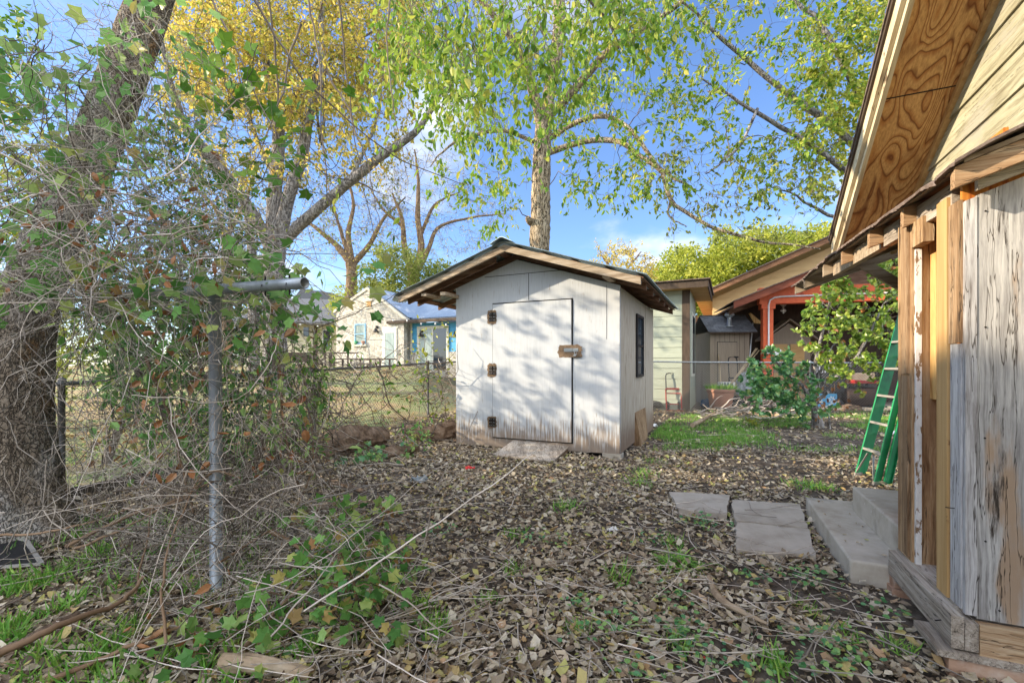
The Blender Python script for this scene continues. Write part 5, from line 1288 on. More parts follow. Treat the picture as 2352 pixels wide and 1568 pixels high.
# over the clothesline post
vines('draped_vine', 'green leaved vine hanging as a curtain from the arm of the clothesline post', (-1.7, 2.5, 0),
      [FINE([(150, 630), (680, 630), (740, 1100), (160, 1100)], 2.15, 2.9, 480, (.3, 0, -1)), FINE([(420, 680), (560, 680), (560, 1300), (430, 1300)], 2.15, 2.42, 34, (.3, 0, -1)), ([(150, 640), (640, 640), (680, 690), (150, 720)], 2.3, 2.85, 200, .75, (1, .1, 0), .22, .0, .0026, 0),
       ([(180, 680), (680, 670), (720, 1000), (640, 1200), (200, 1200)], 2.5, 3.0, 200, .9, (.05, 0, -1), .22, .05, .0028, 1),
       ([(200, 700), (700, 700), (720, 1150), (200, 1150)], 2.1, 2.9, 70, .9, (.2, 0, -1), .2, .02, .0026, 0),
       ([(620, 720), (760, 700), (780, 1000), (640, 1100)], 2.6, 3.4, 60, .8, (.3, 0, -1), .26, .02, .0035, 1)],
      [([(230, 700), (470, 700), (470, 1080), (230, 1040)], 2.45, 3.1, 130, .08, T_OV, 'leaf_vine', .9),
       ([(500, 690), (740, 700), (720, 1050), (500, 1100)], 2.45, 3.2, 130, .075, T_OV, 'leaf_vine', .8),
       ([(150, 560), (700, 600), (700, 700), (150, 720)], 2.1, 2.9, 70, .08, T_LOBE, 'leaf_vine', .5),
       ([(740, 600), (860, 600), (840, 760), (740, 760)], 2.8, 3.3, 7, .10, T_LOBE, 'leaf_vine', .5),
       ([(240, 700), (700, 700), (680, 1080), (240, 1080)], 2.1, 2.8, 34, .075, T_CURL, 'leaf_dead', .8)])
# brush at the foot of the post
vines('dry_brush', 'tangle of dry grey twigs sprawling round the foot of the clothesline post', (-1.5, 2.5, 0),
      [FINE([(140, 1040), (640, 1080), (800, 1180), (860, 1400), (200, 1460)], 1.9, 3.2, 330, (1, .2, .1)), ([(300, 1060), (820, 1080), (820, 1330), (560, 1400), (330, 1360)], 1.9, 3.4, 130, 1.0, (1, .2, .0), .15, .05, .0028, 0),
       ([(150, 1100), (860, 1100), (800, 1400), (250, 1400)], 1.9, 3.2, 80, .8, (.7, .3, .0), .2, .08, .0030, 1),
       ([(420, 1000), (640, 1000), (640, 1350), (430, 1400)], 2.2, 2.8, 70, .8, (.15, 0, 1), .18, .02, .0034, 1),
       ([(640, 900), (1000, 1020), (900, 1100), (620, 1120)], 3.2, 4.8, 26, 1.0, (.8, .3, .0), .2, .05, .005, 0),
       ([(480, 1300), (900, 1250), (880, 1568), (300, 1568)], 1.75, 2.4, 45, 1.0, (.7, .5, .2), .12, .04, .004, 0)],
      [([(380, 1370), (560, 1370), (520, 1560), (300, 1560)], 1.7, 2.1, 10, .07, T_CURL, 'leaf_dead', .4)])
# longer bowed canes
t = bpy.data.objects['dry_brush']; g = G()
for pts, r in (([(150, 1255, 2.5), (300, 1190, 2.5), (420, 1150, 2.45), (500, 1085, 2.4), (560, 1100, 2.4)], .011), ([(170, 1262, 2.45), (330, 1200, 2.4), (510, 1112, 2.4)], .008), ([(0, 1228, 2.7), (140, 1220, 2.7), (300, 1170, 2.8)], .008),
               ([(330, 820, 2.6), (380, 980, 2.5), (430, 1180, 2.4)], .010), ([(640, 820, 2.7), (655, 980, 2.6), (690, 1120, 2.6)], .010), ([(380, 1480, 1.8), (370, 1330, 1.9), (400, 1200, 2.1), (450, 1090, 2.3)], .006),
               ([(500, 1290, 2.3), (640, 1205, 2.6), (760, 1190, 2.9), (860, 1210, 3)], .006), ([(620, 1220, 2.5), (720, 1290, 2.4), (740, 1400, 2.3), (700, 1480, 2.2)], .012), ([(560, 1500, 1.9), (640, 1400, 2.2), (760, 1300, 2.5), (900, 1240, 2.8)], .014),
               ([(610, 1360, 2.3), (800, 1420, 2.2), (860, 1380, 2.3), (905, 1250, 2.5), (870, 1130, 2.9)], .005), ([(700, 880, 3.0), (720, 1060, 3.0), (650, 1250, 2.9)], .007), ([(310, 1360, 2.2), (330, 1230, 2.3), (350, 1160, 2.5)], .005),
               ([(0, 1500, 1.7), (120, 1450, 1.8), (260, 1400, 2.0), (330, 1330, 2.2)], .016), ([(100, 1568, 1.7), (260, 1500, 1.8), (420, 1440, 1.95)], .012)):
    g.tube(spline([np.maximum(at(*p), (-99, -99, .012)) for p in pts], 20) + np.cumsum(rng.normal(size=(20, 3)) * .004, 0), np.linspace(r, r * .5, 20), 6)
g.build('canes', MAT['twig_brown'], t, (-1.5, 2.5, 0))

# thicket of dark green leaves behind the curtain
def bush(nm, label, base, stems, specs, tmat='twig_dark', cat='bush', ntw=8, group=None):
    T = Tree(nm, label, base, group, cat, tmat, twmat=tmat)
    for P, R in stems: T.limb(P, R, 14, 6, wob=.02)
    for poly, Y0, Y1, cnt, K, L, per, size, tm, mat, hang in specs:
        V = vol(poly, cnt, Y0, Y1); V = V[V[:, 2] > .1]; k0 = len(T.tips); T.colonize(V, rmax=.018, sag=-.03)
        P = T.twigs(T.tips[k0:], K, L, 5, .3, .0 if hang < .5 else .15, .003); T.leaf(P, per, size, tm, mat, hang)
    T.finish('stems', 'twigs', 'foliage'); return T
bush('evergreen_shrub', 'dense dark green shrub behind the clothesline post and its vines', (-2.4, 3.7, 0),
     [([(-2.3, 3.7, 0), (-2.4, 3.7, .8), (-2.6, 3.7, 1.7)], [.03, .02, .008]), ([(-2.3, 3.7, 0), (-2.0, 3.8, .9), (-1.9, 3.8, 1.8)], [.03, .02, .008]), ([(-2.4, 3.7, 0), (-2.9, 3.8, .8), (-3.2, 3.8, 1.6)], [.03, .02, .008]), ([(-2.3, 3.7, 0), (-1.7, 3.8, .7), (-1.5, 3.9, 1.2)], [.025, .02, .008])],
     [([(230, 680), (640, 640), (660, 900), (560, 1060), (380, 1040), (260, 900)], 3.5, 4.5, 150, 4, .22, 7, .065, T_OV, 'leaf_dark', .3),
      ([(140, 560), (560, 520), (640, 680), (300, 720), (140, 700)], 3.5, 4.4, 60, 4, .2, 6, .06, T_OV, 'leaf_green', .2),
      ([(290, 270), (420, 280), (560, 460), (600, 620), (320, 560)], 3.5, 4.6, 95, 3, .24, 7, .058, T_OV, 'leaf_green', .3),
      ([(600, 700), (760, 760), (740, 960), (640, 1060)], 3.6, 4.8, 50, 3, .22, 6, .055, T_SLIM, 'leaf_green', .3)])
bush('leafy_thicket', 'bright green thicket filling the left edge behind the leaning trunk', (-5.6, 4.9, 0),
     [([(-5.4, 4.8, 0), (-5.3, 4.9, 1.6), (-5.0, 5.0, 3.4)], [.06, .04, .015]), ([(-6.4, 5.2, 0), (-6.6, 5.2, 2), (-6.8, 5.4, 4.2)], [.07, .05, .02]), ([(-5.0, 5.6, 0), (-4.6, 5.7, 1.3), (-4.2, 5.8, 2.6)], [.05, .03, .01])],
     [([(-140, 120), (200, 260), (180, 900), (-140, 900)], 4.6, 6.4, 95, 4, .35, 8, .085, T_OV, 'leaf_lime', .4),
      ([(-300, 0), (100, 60), (60, 700), (-300, 800)], 4.8, 6.6, 55, 4, .4, 8, .09, T_OV, 'leaf_green', .4)])

# ================================================================ trees behind
def big_pecan():
    Y = 14.0; b = at(630, 840, Y); b[2] = hgt(b[0], Y) - .1
    T = Tree('golden_pecan', 'large grey barked tree with spreading limbs and golden crown beyond the left fence', tuple(b), tmat='bark_grey', twmat='twig_brown')
    z = b[2]
    T.limb([b, at(632, 760, Y), at(631, 660, Y), at(630, 600, Y), at(630, 556, Y)], [.40, .32, .30, .31, .34], 26, 16, .05)
    T.pix([(624, 575, Y), (590, 505, Y - .3), (535, 425, Y - .6), (470, 345, Y - 1), (425, 285, Y - 1.2), (395, 190, Y - 1.4), (370, 60, Y - 1.6)], [.19, .16, .14, .12, .10, .07, .03], wob=.01)
    T.pix([(600, 520, Y - .2), (540, 470, Y + .5), (500, 400, Y + 1), (440, 330, Y + 1.4)], [.08, .06, .05, .03], wob=.02)
    T.pix([(630, 570, Y), (630, 470, Y), (636, 380, Y + .1), (640, 290, Y + .2), (622, 180, Y + .3), (600, 60, Y + .4), (590, -80, Y + .5)], [.26, .22, .19, .17, .14, .10, .05], 30, wob=.01)
    T.pix([(640, 555, Y), (662, 460, Y - .2), (694, 360, Y - .4), (712, 255, Y - .5), (738, 175, Y - .6), (735, 50, Y - .7), (750, -60, Y - .8)], [.22, .18, .16, .14, .11, .08, .04], 30, wob=.01)
    T.pix([(712, 260, Y - .5), (745, 240, Y - .4), (735, 330, Y - .3), (722, 170, Y - .3), (745, 130, Y - .3)], [.05, .05, .04, .04, .03], wob=.02)
    T.pix([(648, 556, Y), (715, 493, Y - .5), (800, 420, Y - 1), (868, 366, Y - 1.4), (960, 300, Y - 1.8), (1010, 225, Y - 2), (1060, 120, Y - 2.2)], [.19, .16, .14, .12, .09, .06, .03], 30, wob=.01)
    T.pix([(800, 420, Y - 1), (840, 340, Y - .6), (870, 260, Y - .2), (880, 150, Y)], [.07, .05, .04, .02], wob=.03)
    T.pix([(630, 400, Y), (590, 330, Y + .4), (560, 250, Y + .8), (520, 130, Y + 1)], [.09, .07, .05, .02], wob=.03)
    T.pix([(640, 300, Y), (690, 200, Y + .5), (800, 100, Y + .6), (900, 40, Y + .6)], [.08, .06, .05, .02], wob=.03)
    Y2 = 16.0
    T.pix([(582, 660, Y2), (580, 600, Y2), (575, 540, Y2), (566, 480, Y2), (540, 420, Y2), (500, 360, Y2)], [.17, .15, .14, .12, .08, .04])
    T.limb([(at(583, 840, Y2)[0], Y2, .5), at(583, 760, Y2), at(582, 655, Y2)], [.2, .18, .17])
    gold = vol([(430, -120), (960, -120), (980, 100), (900, 180), (800, 250), (520, 260), (410, 200), (380, 60)], 640, 12, 17)
    mid = vol([(380, 180), (940, 200), (960, 330), (820, 420), (480, 420), (370, 330)], 170, 12, 17)
    low = vol([(420, 400), (920, 380), (900, 520), (700, 560), (480, 520)], 90, 12.5, 17)
    T.colonize(gold, rmax=.045); n1 = len(T.tips); T.colonize(mid, rmax=.03); n2 = len(T.tips); T.colonize(low, rmax=.025)
    P = T.twigs(T.tips[:n1], 5, .65, 6, .25, .1, .009); T.leaf(P, 7, .13, T_OV, 'leaf_gold', .5, .09); T.leaf(P, 2, .15, T_OV, 'leaf_lime', .5, .07)
    P = T.twigs(T.tips[n1:n2], 4, .6, 6, .3, .1, .006); T.leaf(P, 8, .14, T_OV, 'leaf_gold', .5, .05, .8); T.leaf(P, 4, .13, T_OV, 'leaf_olive', .5, .05, .6)
    P = T.twigs(T.tips[n2:], 4, .6, 6, .3, .1, .005); T.leaf(P, 5, .11, T_OV, 'leaf_olive', .6, .05, .6)
    T.finish()
big_pecan()

def shed_tree():
    Y = 11.2; b = np.array([.69, 11.2, -.1])
    T = Tree('pale_trunk_tree', 'tall straight tree with pale furrowed bark rising directly behind the shed', tuple(b), tmat='bark_tan', twmat='twig_dark')
    T.limb([b, at(1240, 760, Y), at(1238, 620, Y), at(1240, 540, Y), at(1242, 470, Y), at(1243, 400, Y), at(1246, 330, Y), at(1250, 275, Y)], [.34, .28, .25, .245, .235, .225, .215, .20], 60, 18, .035)
    T.limb([at(1222, 512, Y - .05), at(1214, 505, Y - .18), at(1212, 498, Y - .25)], [.10, .08, .05], 6, 10)
    T.pix([(1252, 290, Y), (1262, 210, Y), (1275, 140, Y), (1284, 60, Y), (1283, -80, Y), (1290, -200, Y)], [.17, .15, .15, .15, .13, .10], 30, sides=14)
    T.pix([(1246, 300, Y), (1228, 220, Y - .3), (1200, 140, Y - .6), (1170, 80, Y - .9), (1120, 20, Y - 1.2), (1060, -60, Y - 1.4)], [.14, .12, .10, .08, .06, .03], 26)
    T.pix([(1258, 270, Y), (1320, 205, Y - .4), (1385, 130, Y - .8), (1440, 90, Y - 1.2), (1490, 60, Y - 1.4), (1600, -20, Y - 1.8)], [.11, .10, .09, .09, .07, .03], 26)
    T.pix([(1258, 320, Y), (1330, 278, Y - .5), (1390, 268, Y - .9), (1440, 290, Y - 1.3), (1480, 340, Y - 1.6), (1530, 400, Y - 1.8), (1600, 440, Y - 2)], [.07, .06, .055, .05, .04, .035, .02], 30, wob=.015)
    T.pix([(1262, 350, Y), (1340, 325, Y - .5), (1420, 322, Y - .8), (1470, 350, Y - 1.1), (1520, 380, Y - 1.3), (1545, 450, Y - 1.4), (1640, 500, Y - 1.8), (1760, 530, Y - 2.2), (1890, 548, Y - 2.6)], [.075, .065, .06, .055, .05, .045, .035, .028, .012], 40, wob=.02)
    T.pix([(1545, 450, Y - 1.4), (1530, 500, Y - 1.5), (1560, 540, Y - 1.6)], [.03, .02, .01], wob=.02)
    T.pix([(1240, 330, Y), (1140, 300, Y - .6), (1040, 320, Y - 1), (980, 380, Y - 1.2)], [.05, .04, .03, .01], wob=.03)
    a = vol([(900, -100), (1400, -100), (1480, 60), (1400, 200), (1320, 300), (1180, 330), (1020, 260), (900, 160)], 210, 8.2, 12)
    c = vol([(1000, 250), (1180, 300), (1190, 500), (1100, 520), (1000, 420)], 34, 8.2, 11)
    d = vol([(1280, 200), (1560, 180), (1580, 420), (1460, 480), (1300, 440)], 90, 8, 11)
    e = vol([(1450, 300), (1880, 380), (1900, 540), (1560, 560)], 60, 7.5, 9.8)
    T.colonize(a, rmax=.025); n1 = len(T.tips); T.colonize(c, rmax=.018); n2 = len(T.tips); T.colonize(d, rmax=.02); n3 = len(T.tips); T.colonize(e, rmax=.016, wob=.09)
    P = T.twigs(T.tips[:n1], 3, .6, 6, .22, .25, .006); T.leaf(P, 7, .12, T_OV, 'leaf_hang', .5, .04, .9)
    P = T.twigs(T.tips[n1:n2], 3, .6, 6, .18, .4, .004); T.leaf(P, 10, .12, T_OV, 'leaf_hang', .7, .03, .9)
    P = T.twigs(T.tips[n2:n3], 3, .5, 6, .25, .2, .004); T.leaf(P, 8, .115, T_OV, 'leaf_hang', .5, .03, .85)
    P = T.twigs(T.tips[n3:], 3, .6, 6, .3, .12, .004); T.leaf(P, 7, .10, T_OV, 'leaf_olive', .5, .02, .6)
    T.finish()
shed_tree()

def right_tree():
    b = np.array([9.6, 10.8, 0.0])
    T = Tree('overhanging_tree', 'lime green leaved tree reaching over from behind the wooden house eaves', tuple(b), tmat='bark_grey', twmat='twig_dark')
    T.limb([b, b + (0, 0, 2.5), b + (-.3, -.2, 4.5), b + (-.9, -.5, 6.5), b + (-1.4, -.6, 8.5)], [.26, .22, .19, .15, .08], 30, 12)
    for P, R in (([b + (-.3, -.2, 4.3), at(1960, 330, 10.2), at(1800, 200, 9.8), at(1650, 60, 9.6), at(1560, -30, 9.4)], [.10, .08, .06, .04, .02]),
                 ([b + (-.3, -.2, 3.9), at(1980, 430, 10), at(1860, 330, 9.4), at(1740, 250, 9), at(1620, 180, 9)], [.09, .07, .05, .035, .015]),
                 ([b + (-.7, -.4, 5.6), at(1900, 90, 10.4), at(1780, -20, 10.6)], [.09, .06, .03]),
                 ([at(1740, 250, 9), at(1700, 330, 8.8), at(1640, 380, 8.6), at(1600, 400, 8.6)], [.03, .025, .02, .01]),
                 ([b + (-.2, -.1, 3.2), at(2000, 520, 10), at(1900, 500, 9.6), at(1780, 430, 9.4)], [.06, .05, .035, .015])):
        T.limb(P, R, 22, 8, wob=.02)
    a = vol([(1860, 60), (2080, -80), (2070, 260), (1990, 440), (1880, 470), (1840, 300)], 150, 8.6, 11.5)
    c = vol([(1540, -100), (2080, -100), (2060, 60), (1880, 240), (1860, 440), (1700, 440), (1600, 300), (1500, 140)], 190, 8.2, 11)
    T.colonize(a, rmax=.02); n1 = len(T.tips); T.colonize(c, rmax=.02)
    P = T.twigs(T.tips[:n1], 3, .5, 6, .25, .08, .004); T.leaf(P, 12, .12, T_OV, 'leaf_lime', .4, .03, .95); T.leaf(P, 4, .12, T_OV, 'leaf_hang', .4, .03, .9)
    P = T.twigs(T.tips[n1:], 3, .5, 6, .25, .1, .004); T.leaf(P, 9, .12, T_OV, 'leaf_hang', .5, .03, .8); T.leaf(P, 3, .11, T_OV, 'leaf_lime', .5, .03, .8)
    T.finish()
right_tree()

def bare_tree(nm, label, x, Y, limbs, region, n, mat='leaf_gold', seed=0, tm='bark_warm', per=3, frac=.5, size=.13, grp=None):
    b = at(x, 840, Y); b[2] = float(hgt(b[0], Y)) - .1
    T = Tree(nm, label, tuple(b), grp, tmat=tm, twmat='twig_dark')
    T.limb([b] + [at(*p) for p in limbs[0][0]], limbs[0][1], 20, 10)
    for P, R in limbs[1:]: T.pix(P, R, 18, sides=8, wob=.03)
    T.colonize(vol(region, n, Y - 2, Y + 2), rmax=.045, wob=.09, sides=3)
    P = T.twigs(T.tips, 5, 1.0, 6, .32, .0, .010); T.leaf(P, per, size, T_FAR, mat, .5, .05, frac); T.finish()
bare_tree('bare_pecan', 'nearly bare warm brown tree between the big golden tree and the cottage roof', 808, 40,
          [([(805, 700, 40), (808, 640, 40), (806, 600, 40)], [0.600, 0.500, 0.460, 0.460]), ([(806, 605, 40), (770, 560, 40), (720, 520, 40), (680, 500, 40)], [0.330, 0.240, 0.150, 0.075]), ([(808, 600, 40), (800, 540, 40), (812, 470, 40), (800, 400, 40)], [0.300, 0.240, 0.150, 0.075]),
           ([(812, 605, 40), (850, 560, 40), (880, 500, 40), (930, 450, 40)], [0.300, 0.225, 0.150, 0.060]), ([(806, 600, 40), (780, 530, 40), (760, 460, 40)], [0.240, 0.150, 0.075])],
          [(660, 430), (800, 380), (940, 400), (920, 560), (860, 600), (700, 600)], 330, frac=.35)
bare_tree('bare_oak', 'nearly bare pale brown tree with forked trunk behind the blue tin roof', 950, 40,
          [([(945, 700, 40), (948, 650, 40), (950, 620, 40)], [0.620, 0.560, 0.540, 0.540]), ([(946, 625, 40), (930, 570, 40), (925, 500, 40), (905, 440, 40)], [0.330, 0.270, 0.180, 0.075]), ([(954, 625, 40), (968, 570, 40), (960, 500, 40), (962, 420, 40), (955, 340, 40)], [0.360, 0.300, 0.240, 0.150, 0.060]),
           ([(962, 620, 40), (985, 570, 40), (1010, 520, 40), (1080, 500, 40), (1160, 490, 40)], [0.270, 0.210, 0.150, 0.105, 0.045]), ([(966, 540, 40), (1000, 470, 40), (1060, 440, 40)], [0.180, 0.120, 0.045]), ([(925, 520, 40), (880, 480, 40), (850, 430, 40)], [0.150, 0.105, 0.045])],
          [(840, 420), (960, 330), (1120, 380), (1180, 480), (1140, 560), (1000, 600), (900, 580), (830, 520)], 380, frac=.35)
bare_tree('bare_elm', 'small golden brown tree at the far left between the trunks of the big tree', 520, 24,
          [([(520, 640, 24), (520, 540, 24)], [.3, .25, .22]), ([(520, 545, 24), (490, 470, 24), (450, 420, 24)], [.15, .1, .04]), ([(520, 545, 24), (560, 460, 24), (580, 380, 24)], [.15, .1, .04])],
          [(400, 380), (640, 340), (660, 600), (420, 620)], 100, per=4, frac=.8)

def mass_tree(nm, label, x, Y, region, n, mat, leafn, size, depth=3.0, grp=None, mats2=None):
    """a full, dense crown a long way off"""
    b = at(x, 840, Y); b[2] = float(hgt(b[0], Y)) - .1
    T = Tree(nm, label, tuple(b), grp, tmat='bark_grey', twmat='twig_dark')
    top = at(x, np.mean([p[1] for p in region]), Y); T.limb([b, (b + top) / 2, top], [.35, .28, .1], 14, 8)
    V = vol(region, n, Y - depth, Y + depth); T.colonize(V, rmax=.05, sides=3)
    C = np.repeat(V, leafn, 0); off = rng.normal(size=C.shape); off = norm(off) * (rng.random((len(C), 1)) ** .5) * np.array([.85, .85, .6]) * (size * 3.3)
    g = T.gl.setdefault(mat, G()); R = np.clip(np.repeat(rng.normal(size=n) * .18 + .45, leafn) + rng.normal(size=len(C)) * .14, 0, 1)
    leaves(g, C + off, norm(off) + rng.normal(size=C.shape) * .5 + np.array([0, 0, -.1]), rng.uniform(.6, 1.2, len(C)) * size, T_FAR, R)
    T.finish()
mass_tree('yellow_green_tree', 'full sunlit yellow green tree behind the tan house roof, centre of the row', 1740, 32, [(1600, 620), (1640, 540), (1720, 515), (1800, 530), (1850, 560), (1860, 640), (1700, 720), (1600, 700)], 330, 'leaf_lime', 62, .26, grp='sunlit trees behind the tan house')
mass_tree('yellow_green_tree', 'sunlit yellow green tree just above the pale green outbuilding roof', 1560, 34, [(1500, 630), (1545, 575), (1600, 570), (1640, 620), (1640, 720), (1500, 700)], 170, 'leaf_lime', 62, .26, grp='sunlit trees behind the tan house')
mass_tree('yellow_green_tree', 'sunlit yellow green tree touching the porch eave of the wooden house', 1880, 30, [(1810, 545), (1880, 520), (1960, 540), (2000, 600), (1990, 680), (1820, 660)], 180, 'leaf_lime', 62, .25, grp='sunlit trees behind the tan house')
bare_tree('sparse_tree', 'thin crowned golden tree right of the shed roof peak', 1420, 27, [([(1424, 700, 27), (1420, 640, 27)], [.2, .16, .12]), ([(1420, 645, 27), (1390, 600, 27), (1370, 580, 27)], [.09, .06, .03]), ([(1420, 645, 27), (1450, 600, 27), (1470, 575, 27)], [.09, .06, .03])],
          [(1360, 590), (1400, 568), (1470, 575), (1500, 620), (1480, 690), (1380, 680)], 70, per=10, frac=.9, size=.16)
mass_tree('olive_tree', 'dense olive green tree behind the cottage gable', 890, 36, [(815, 640), (850, 575), (920, 560), (970, 590), (1040, 610), (1060, 700), (820, 740)], 230, 'leaf_olive', 55, .24)
mass_tree('yellow_bush', 'bright yellow green bush between the beige house and the cottage', 778, 31, [(760, 690), (785, 660), (800, 680), (800, 760), (765, 760)], 40, 'leaf_lime', 40, .18)
# far line of trees closing the horizon
mass_tree('hedgerow_tree', 'distant green tree left of the beige house', 560, 42, [(430, 700), (520, 640), (640, 660), (680, 760), (640, 840), (430, 840)], 160, 'leaf_olive', 40, .34, 4)
mass_tree('hedgerow_tree', 'distant olive tree at the far left behind the vines', 300, 40, [(80, 640), (240, 560), (420, 620), (460, 760), (440, 850), (80, 850)], 180, 'leaf_olive', 40, .34, 4)
mass_tree('hedgerow_tree', 'distant dark green tree seen low between the shed and the pale outbuilding', 1440, 46, [(1060, 760), (1300, 700), (1660, 700), (1900, 760), (1900, 850), (1060, 850)], 260, 'leaf_olive', 40, .4, 5)

# shrub with large leaves in front of the back fence
def fence_shrub():
    b = gpt(1880, 980); b[2] = -.02; Y = b[1]
    T = Tree('broadleaf_shrub', 'large leaved green shrub with bent bare stems in front of the back fence', tuple(b), cat='bush', tmat='bark_grey', twmat='bark_grey')
    T.limb([b, at(1872, 940, Y), at(1864, 912, Y), at(1866, 880, Y), at(1880, 800, Y), at(1900, 720, Y), at(1915, 630, Y)], [.11, .07, .06, .045, .03, .02, .01], 30, 10, .06)
    T.pix([(1866, 920, Y), (1885, 880, Y), (1920, 868, Y - .1), (1960, 840, Y - .2), (2000, 780, Y - .2), (2040, 700, Y - .2)], [.05, .045, .04, .03, .025, .012], wob=.01)
    T.pix([(1860, 930, Y), (1845, 890, Y), (1800, 860, Y), (1770, 830, Y)], [.045, .035, .025, .012], wob=.01)
    T.pix([(1870, 900, Y), (1880, 868, Y), (1900, 830, Y), (1930, 780, Y)], [.04, .035, .02, .012], wob=.01)
    T.pix([(1872, 925, Y - .1), (1895, 905, Y - .2), (1902, 900, Y - .3)], [.035, .03, .028])
    T.pix([(1906, 985, Y - .3), (1903, 950, Y - .3), (1895, 935, Y - .3)], [.018, .012, .008])
    R1 = vol([(1720, 830), (1790, 800), (1850, 840), (1880, 900), (1860, 930), (1790, 945), (1730, 930), (1700, 900)], 84, Y - .8, Y + .5)
    R2 = vol([(1850, 700), (1900, 660), (1960, 670), (2060, 660), (2070, 840), (1980, 890), (1900, 860), (1850, 800), (1820, 770)], 135, Y - .8, Y + .6)
    R3 = vol([(1895, 620), (1930, 620), (1935, 680), (1900, 690)], 14, Y - .1, Y + .1)
    R4 = vol([(1790, 930), (1930, 930), (1930, 975), (1800, 975)], 9, Y - .7, Y)
    R5 = vol([(2000, 560), (2100, 560), (2100, 700), (2010, 700)], 40, Y - .2, Y + .7)
    T.colonize(R1, rmax=.014, sag=0); n1 = len(T.tips); T.colonize(R2, rmax=.014, sag=0); T.colonize(R3, rmax=.01, sag=0); T.colonize(R5, rmax=.01, sag=0); n2 = len(T.tips); T.colonize(R4, rmax=.01, sag=0)
    def ros(tips, K, mat, size, fr=1):
        P = T.twigs(tips, K, .16, 4, .25, -.1, .005); T.leaf(P, 8, size, T_ROUND, mat, .1, .01, fr, .55)
    ros(T.tips[:n1], 3, 'leaf_shrub', .095); ros(T.tips[n1:n2], 3, 'leaf_shrub_lime', .095); ros(T.tips[n2:], 2, 'leaf_shrub', .10)
    Q = vol([(1770, 880), (1960, 860), (1960, 960), (1800, 960)], 60, Y - .6, Y + .3); g = T.gl.setdefault('leaf_dead', G()); leaves(g, Q, np.array([0, 0, -1.]) + rng.normal(size=Q.shape) * .3, .10, T_OV)
    T.finish('stems', 'twigs', 'foliage')
fence_shrub()

# vine growth on the left fence
vines('fence_vine', 'thin dark vines and small leaves woven through the rusty fence', (-2.6, 8.5, 0),
      [([(640, 835), (1042, 825), (1042, 860), (640, 880)], 7.5, 10.2, 110, 1.0, (1, .3, 0), .25, .0, .007, 1),
       ([(660, 850), (1040, 840), (1040, 960), (680, 1010)], 6.8, 10.0, 90, 1.0, (.4, .1, -1), .25, .0, .006, 1),
       ([(640, 820), (1042, 815), (1042, 900), (640, 960)], 6.8, 9.6, 60, .9, (.6, .1, 0), .3, .0, .006, 0)],
      [([(930, 760), (1044, 730), (1044, 1000), (1000, 980)], 8, 9.2, 46, .10, T_OV, 'leaf_lime', .5),
       ([(640, 820), (1000, 830), (1000, 940), (640, 960)], 6.6, 9.4, 46, .10, T_OV, 'leaf_green', .4)])
fv = bpy.data.objects['fence_vine']; g = G()
for pts, r in (([(860, 830, 7.6), (885, 880, 7.6), (900, 930, 7.6), (950, 970, 7.8), (1010, 1000, 7.9)], .014), ([(780, 1000, 6.6), (740, 900, 6.8), (720, 860, 7)], .012), ([(760, 985, 6.6), (800, 900, 7), (830, 860, 7.4)], .009), ([(640, 960, 5.5), (720, 880, 6.2), (820, 830, 7)], .008), ([(700, 1040, 6), (690, 930, 6.4), (712, 800, 6.6), (780, 700, 6.6)], .006)):
    g.tube(spline([at(*p) for p in pts], 18) + np.cumsum(rng.normal(size=(18, 3)) * .008, 0), np.linspace(r, r * .5, 18), 5)
g.build('canes', MAT['twig_dark'], fv, (-2.6, 8.5, 0))

# ================================================================ logs, branches and small things on the ground
def log(nm, label, pts, R, mat='log_rot', cat='log', sides=18, jit=.05, group=None, amp=.22):
    P = [np.array(p, float) for p in pts]; b = P[0] * (1, 1, 0); t = thing(nm, label, cat, tuple(b), 0, group)
    n = 40; Q = spline(P, n) - b; Rr = np.interp(np.linspace(0, 1, n), np.linspace(0, 1, len(R)), R); T_ = norm(np.gradient(Q, axis=0)); A = norm(np.cross(T_, (0, 0, 1.))); B_ = np.cross(T_, A); V = []
    sd = rnd.random() * 50
    for i in range(n):
        for k in range(sides):
            a = 2 * PI * k / sides; w = mnoise.noise(Vector((math.cos(a) * 2.2, math.sin(a) * 2.2, i * .12 + sd))) * amp * 1.4 + mnoise.noise(Vector((math.cos(a) * 7, math.sin(a) * 7, i * .35 + sd))) * amp * .7
            V.append(Q[i] + (A[i] * math.cos(a) + B_[i] * math.sin(a)) * Rr[i] * (1 + w))
    idx = np.arange(n * sides).reshape(n, sides); a = idx[:-1]; b2 = idx[1:]
    g = G(); g.add(V, [np.stack([a, np.roll(a, -1, 1), np.roll(b2, -1, 1), b2], -1).reshape(-1, 4)], None, False)
    for o in (0, (n - 1) * sides): g.Fc.append(('poly', [[o + k for k in range(sides)]])); g.sm.append(False)
    g.build('wood', MAT[mat], t); return t
log('fallen_log', 'large rotten log with a broad broken end lying along the rusty fence', [at(725, 1035, 5.9), at(800, 1010, 6.2), at(880, 1000, 6.9)], [.20, .18, .12])
log('fallen_log', 'long dark rotten log touching the left corner of the shed', [at(930, 990, 7.1), at(990, 998, 7.2), at(1045, 985, 7.5)], [.10, .14, .15])
log('fallen_log', 'lower bark covered log between the leafy sprout and the broken log', [at(860, 1045, 5.9), at(900, 1042, 6.0), at(960, 1030, 6.3)], [.05, .10, .05])
log('tree_stump', 'jagged dark stump leaning by the fence post left of the logs', [at(618, 1100, 5.0), at(630, 1050, 5.1), at(652, 1015, 5.2), at(660, 985, 5.2)], [.12, .09, .06, .05], cat='stump')
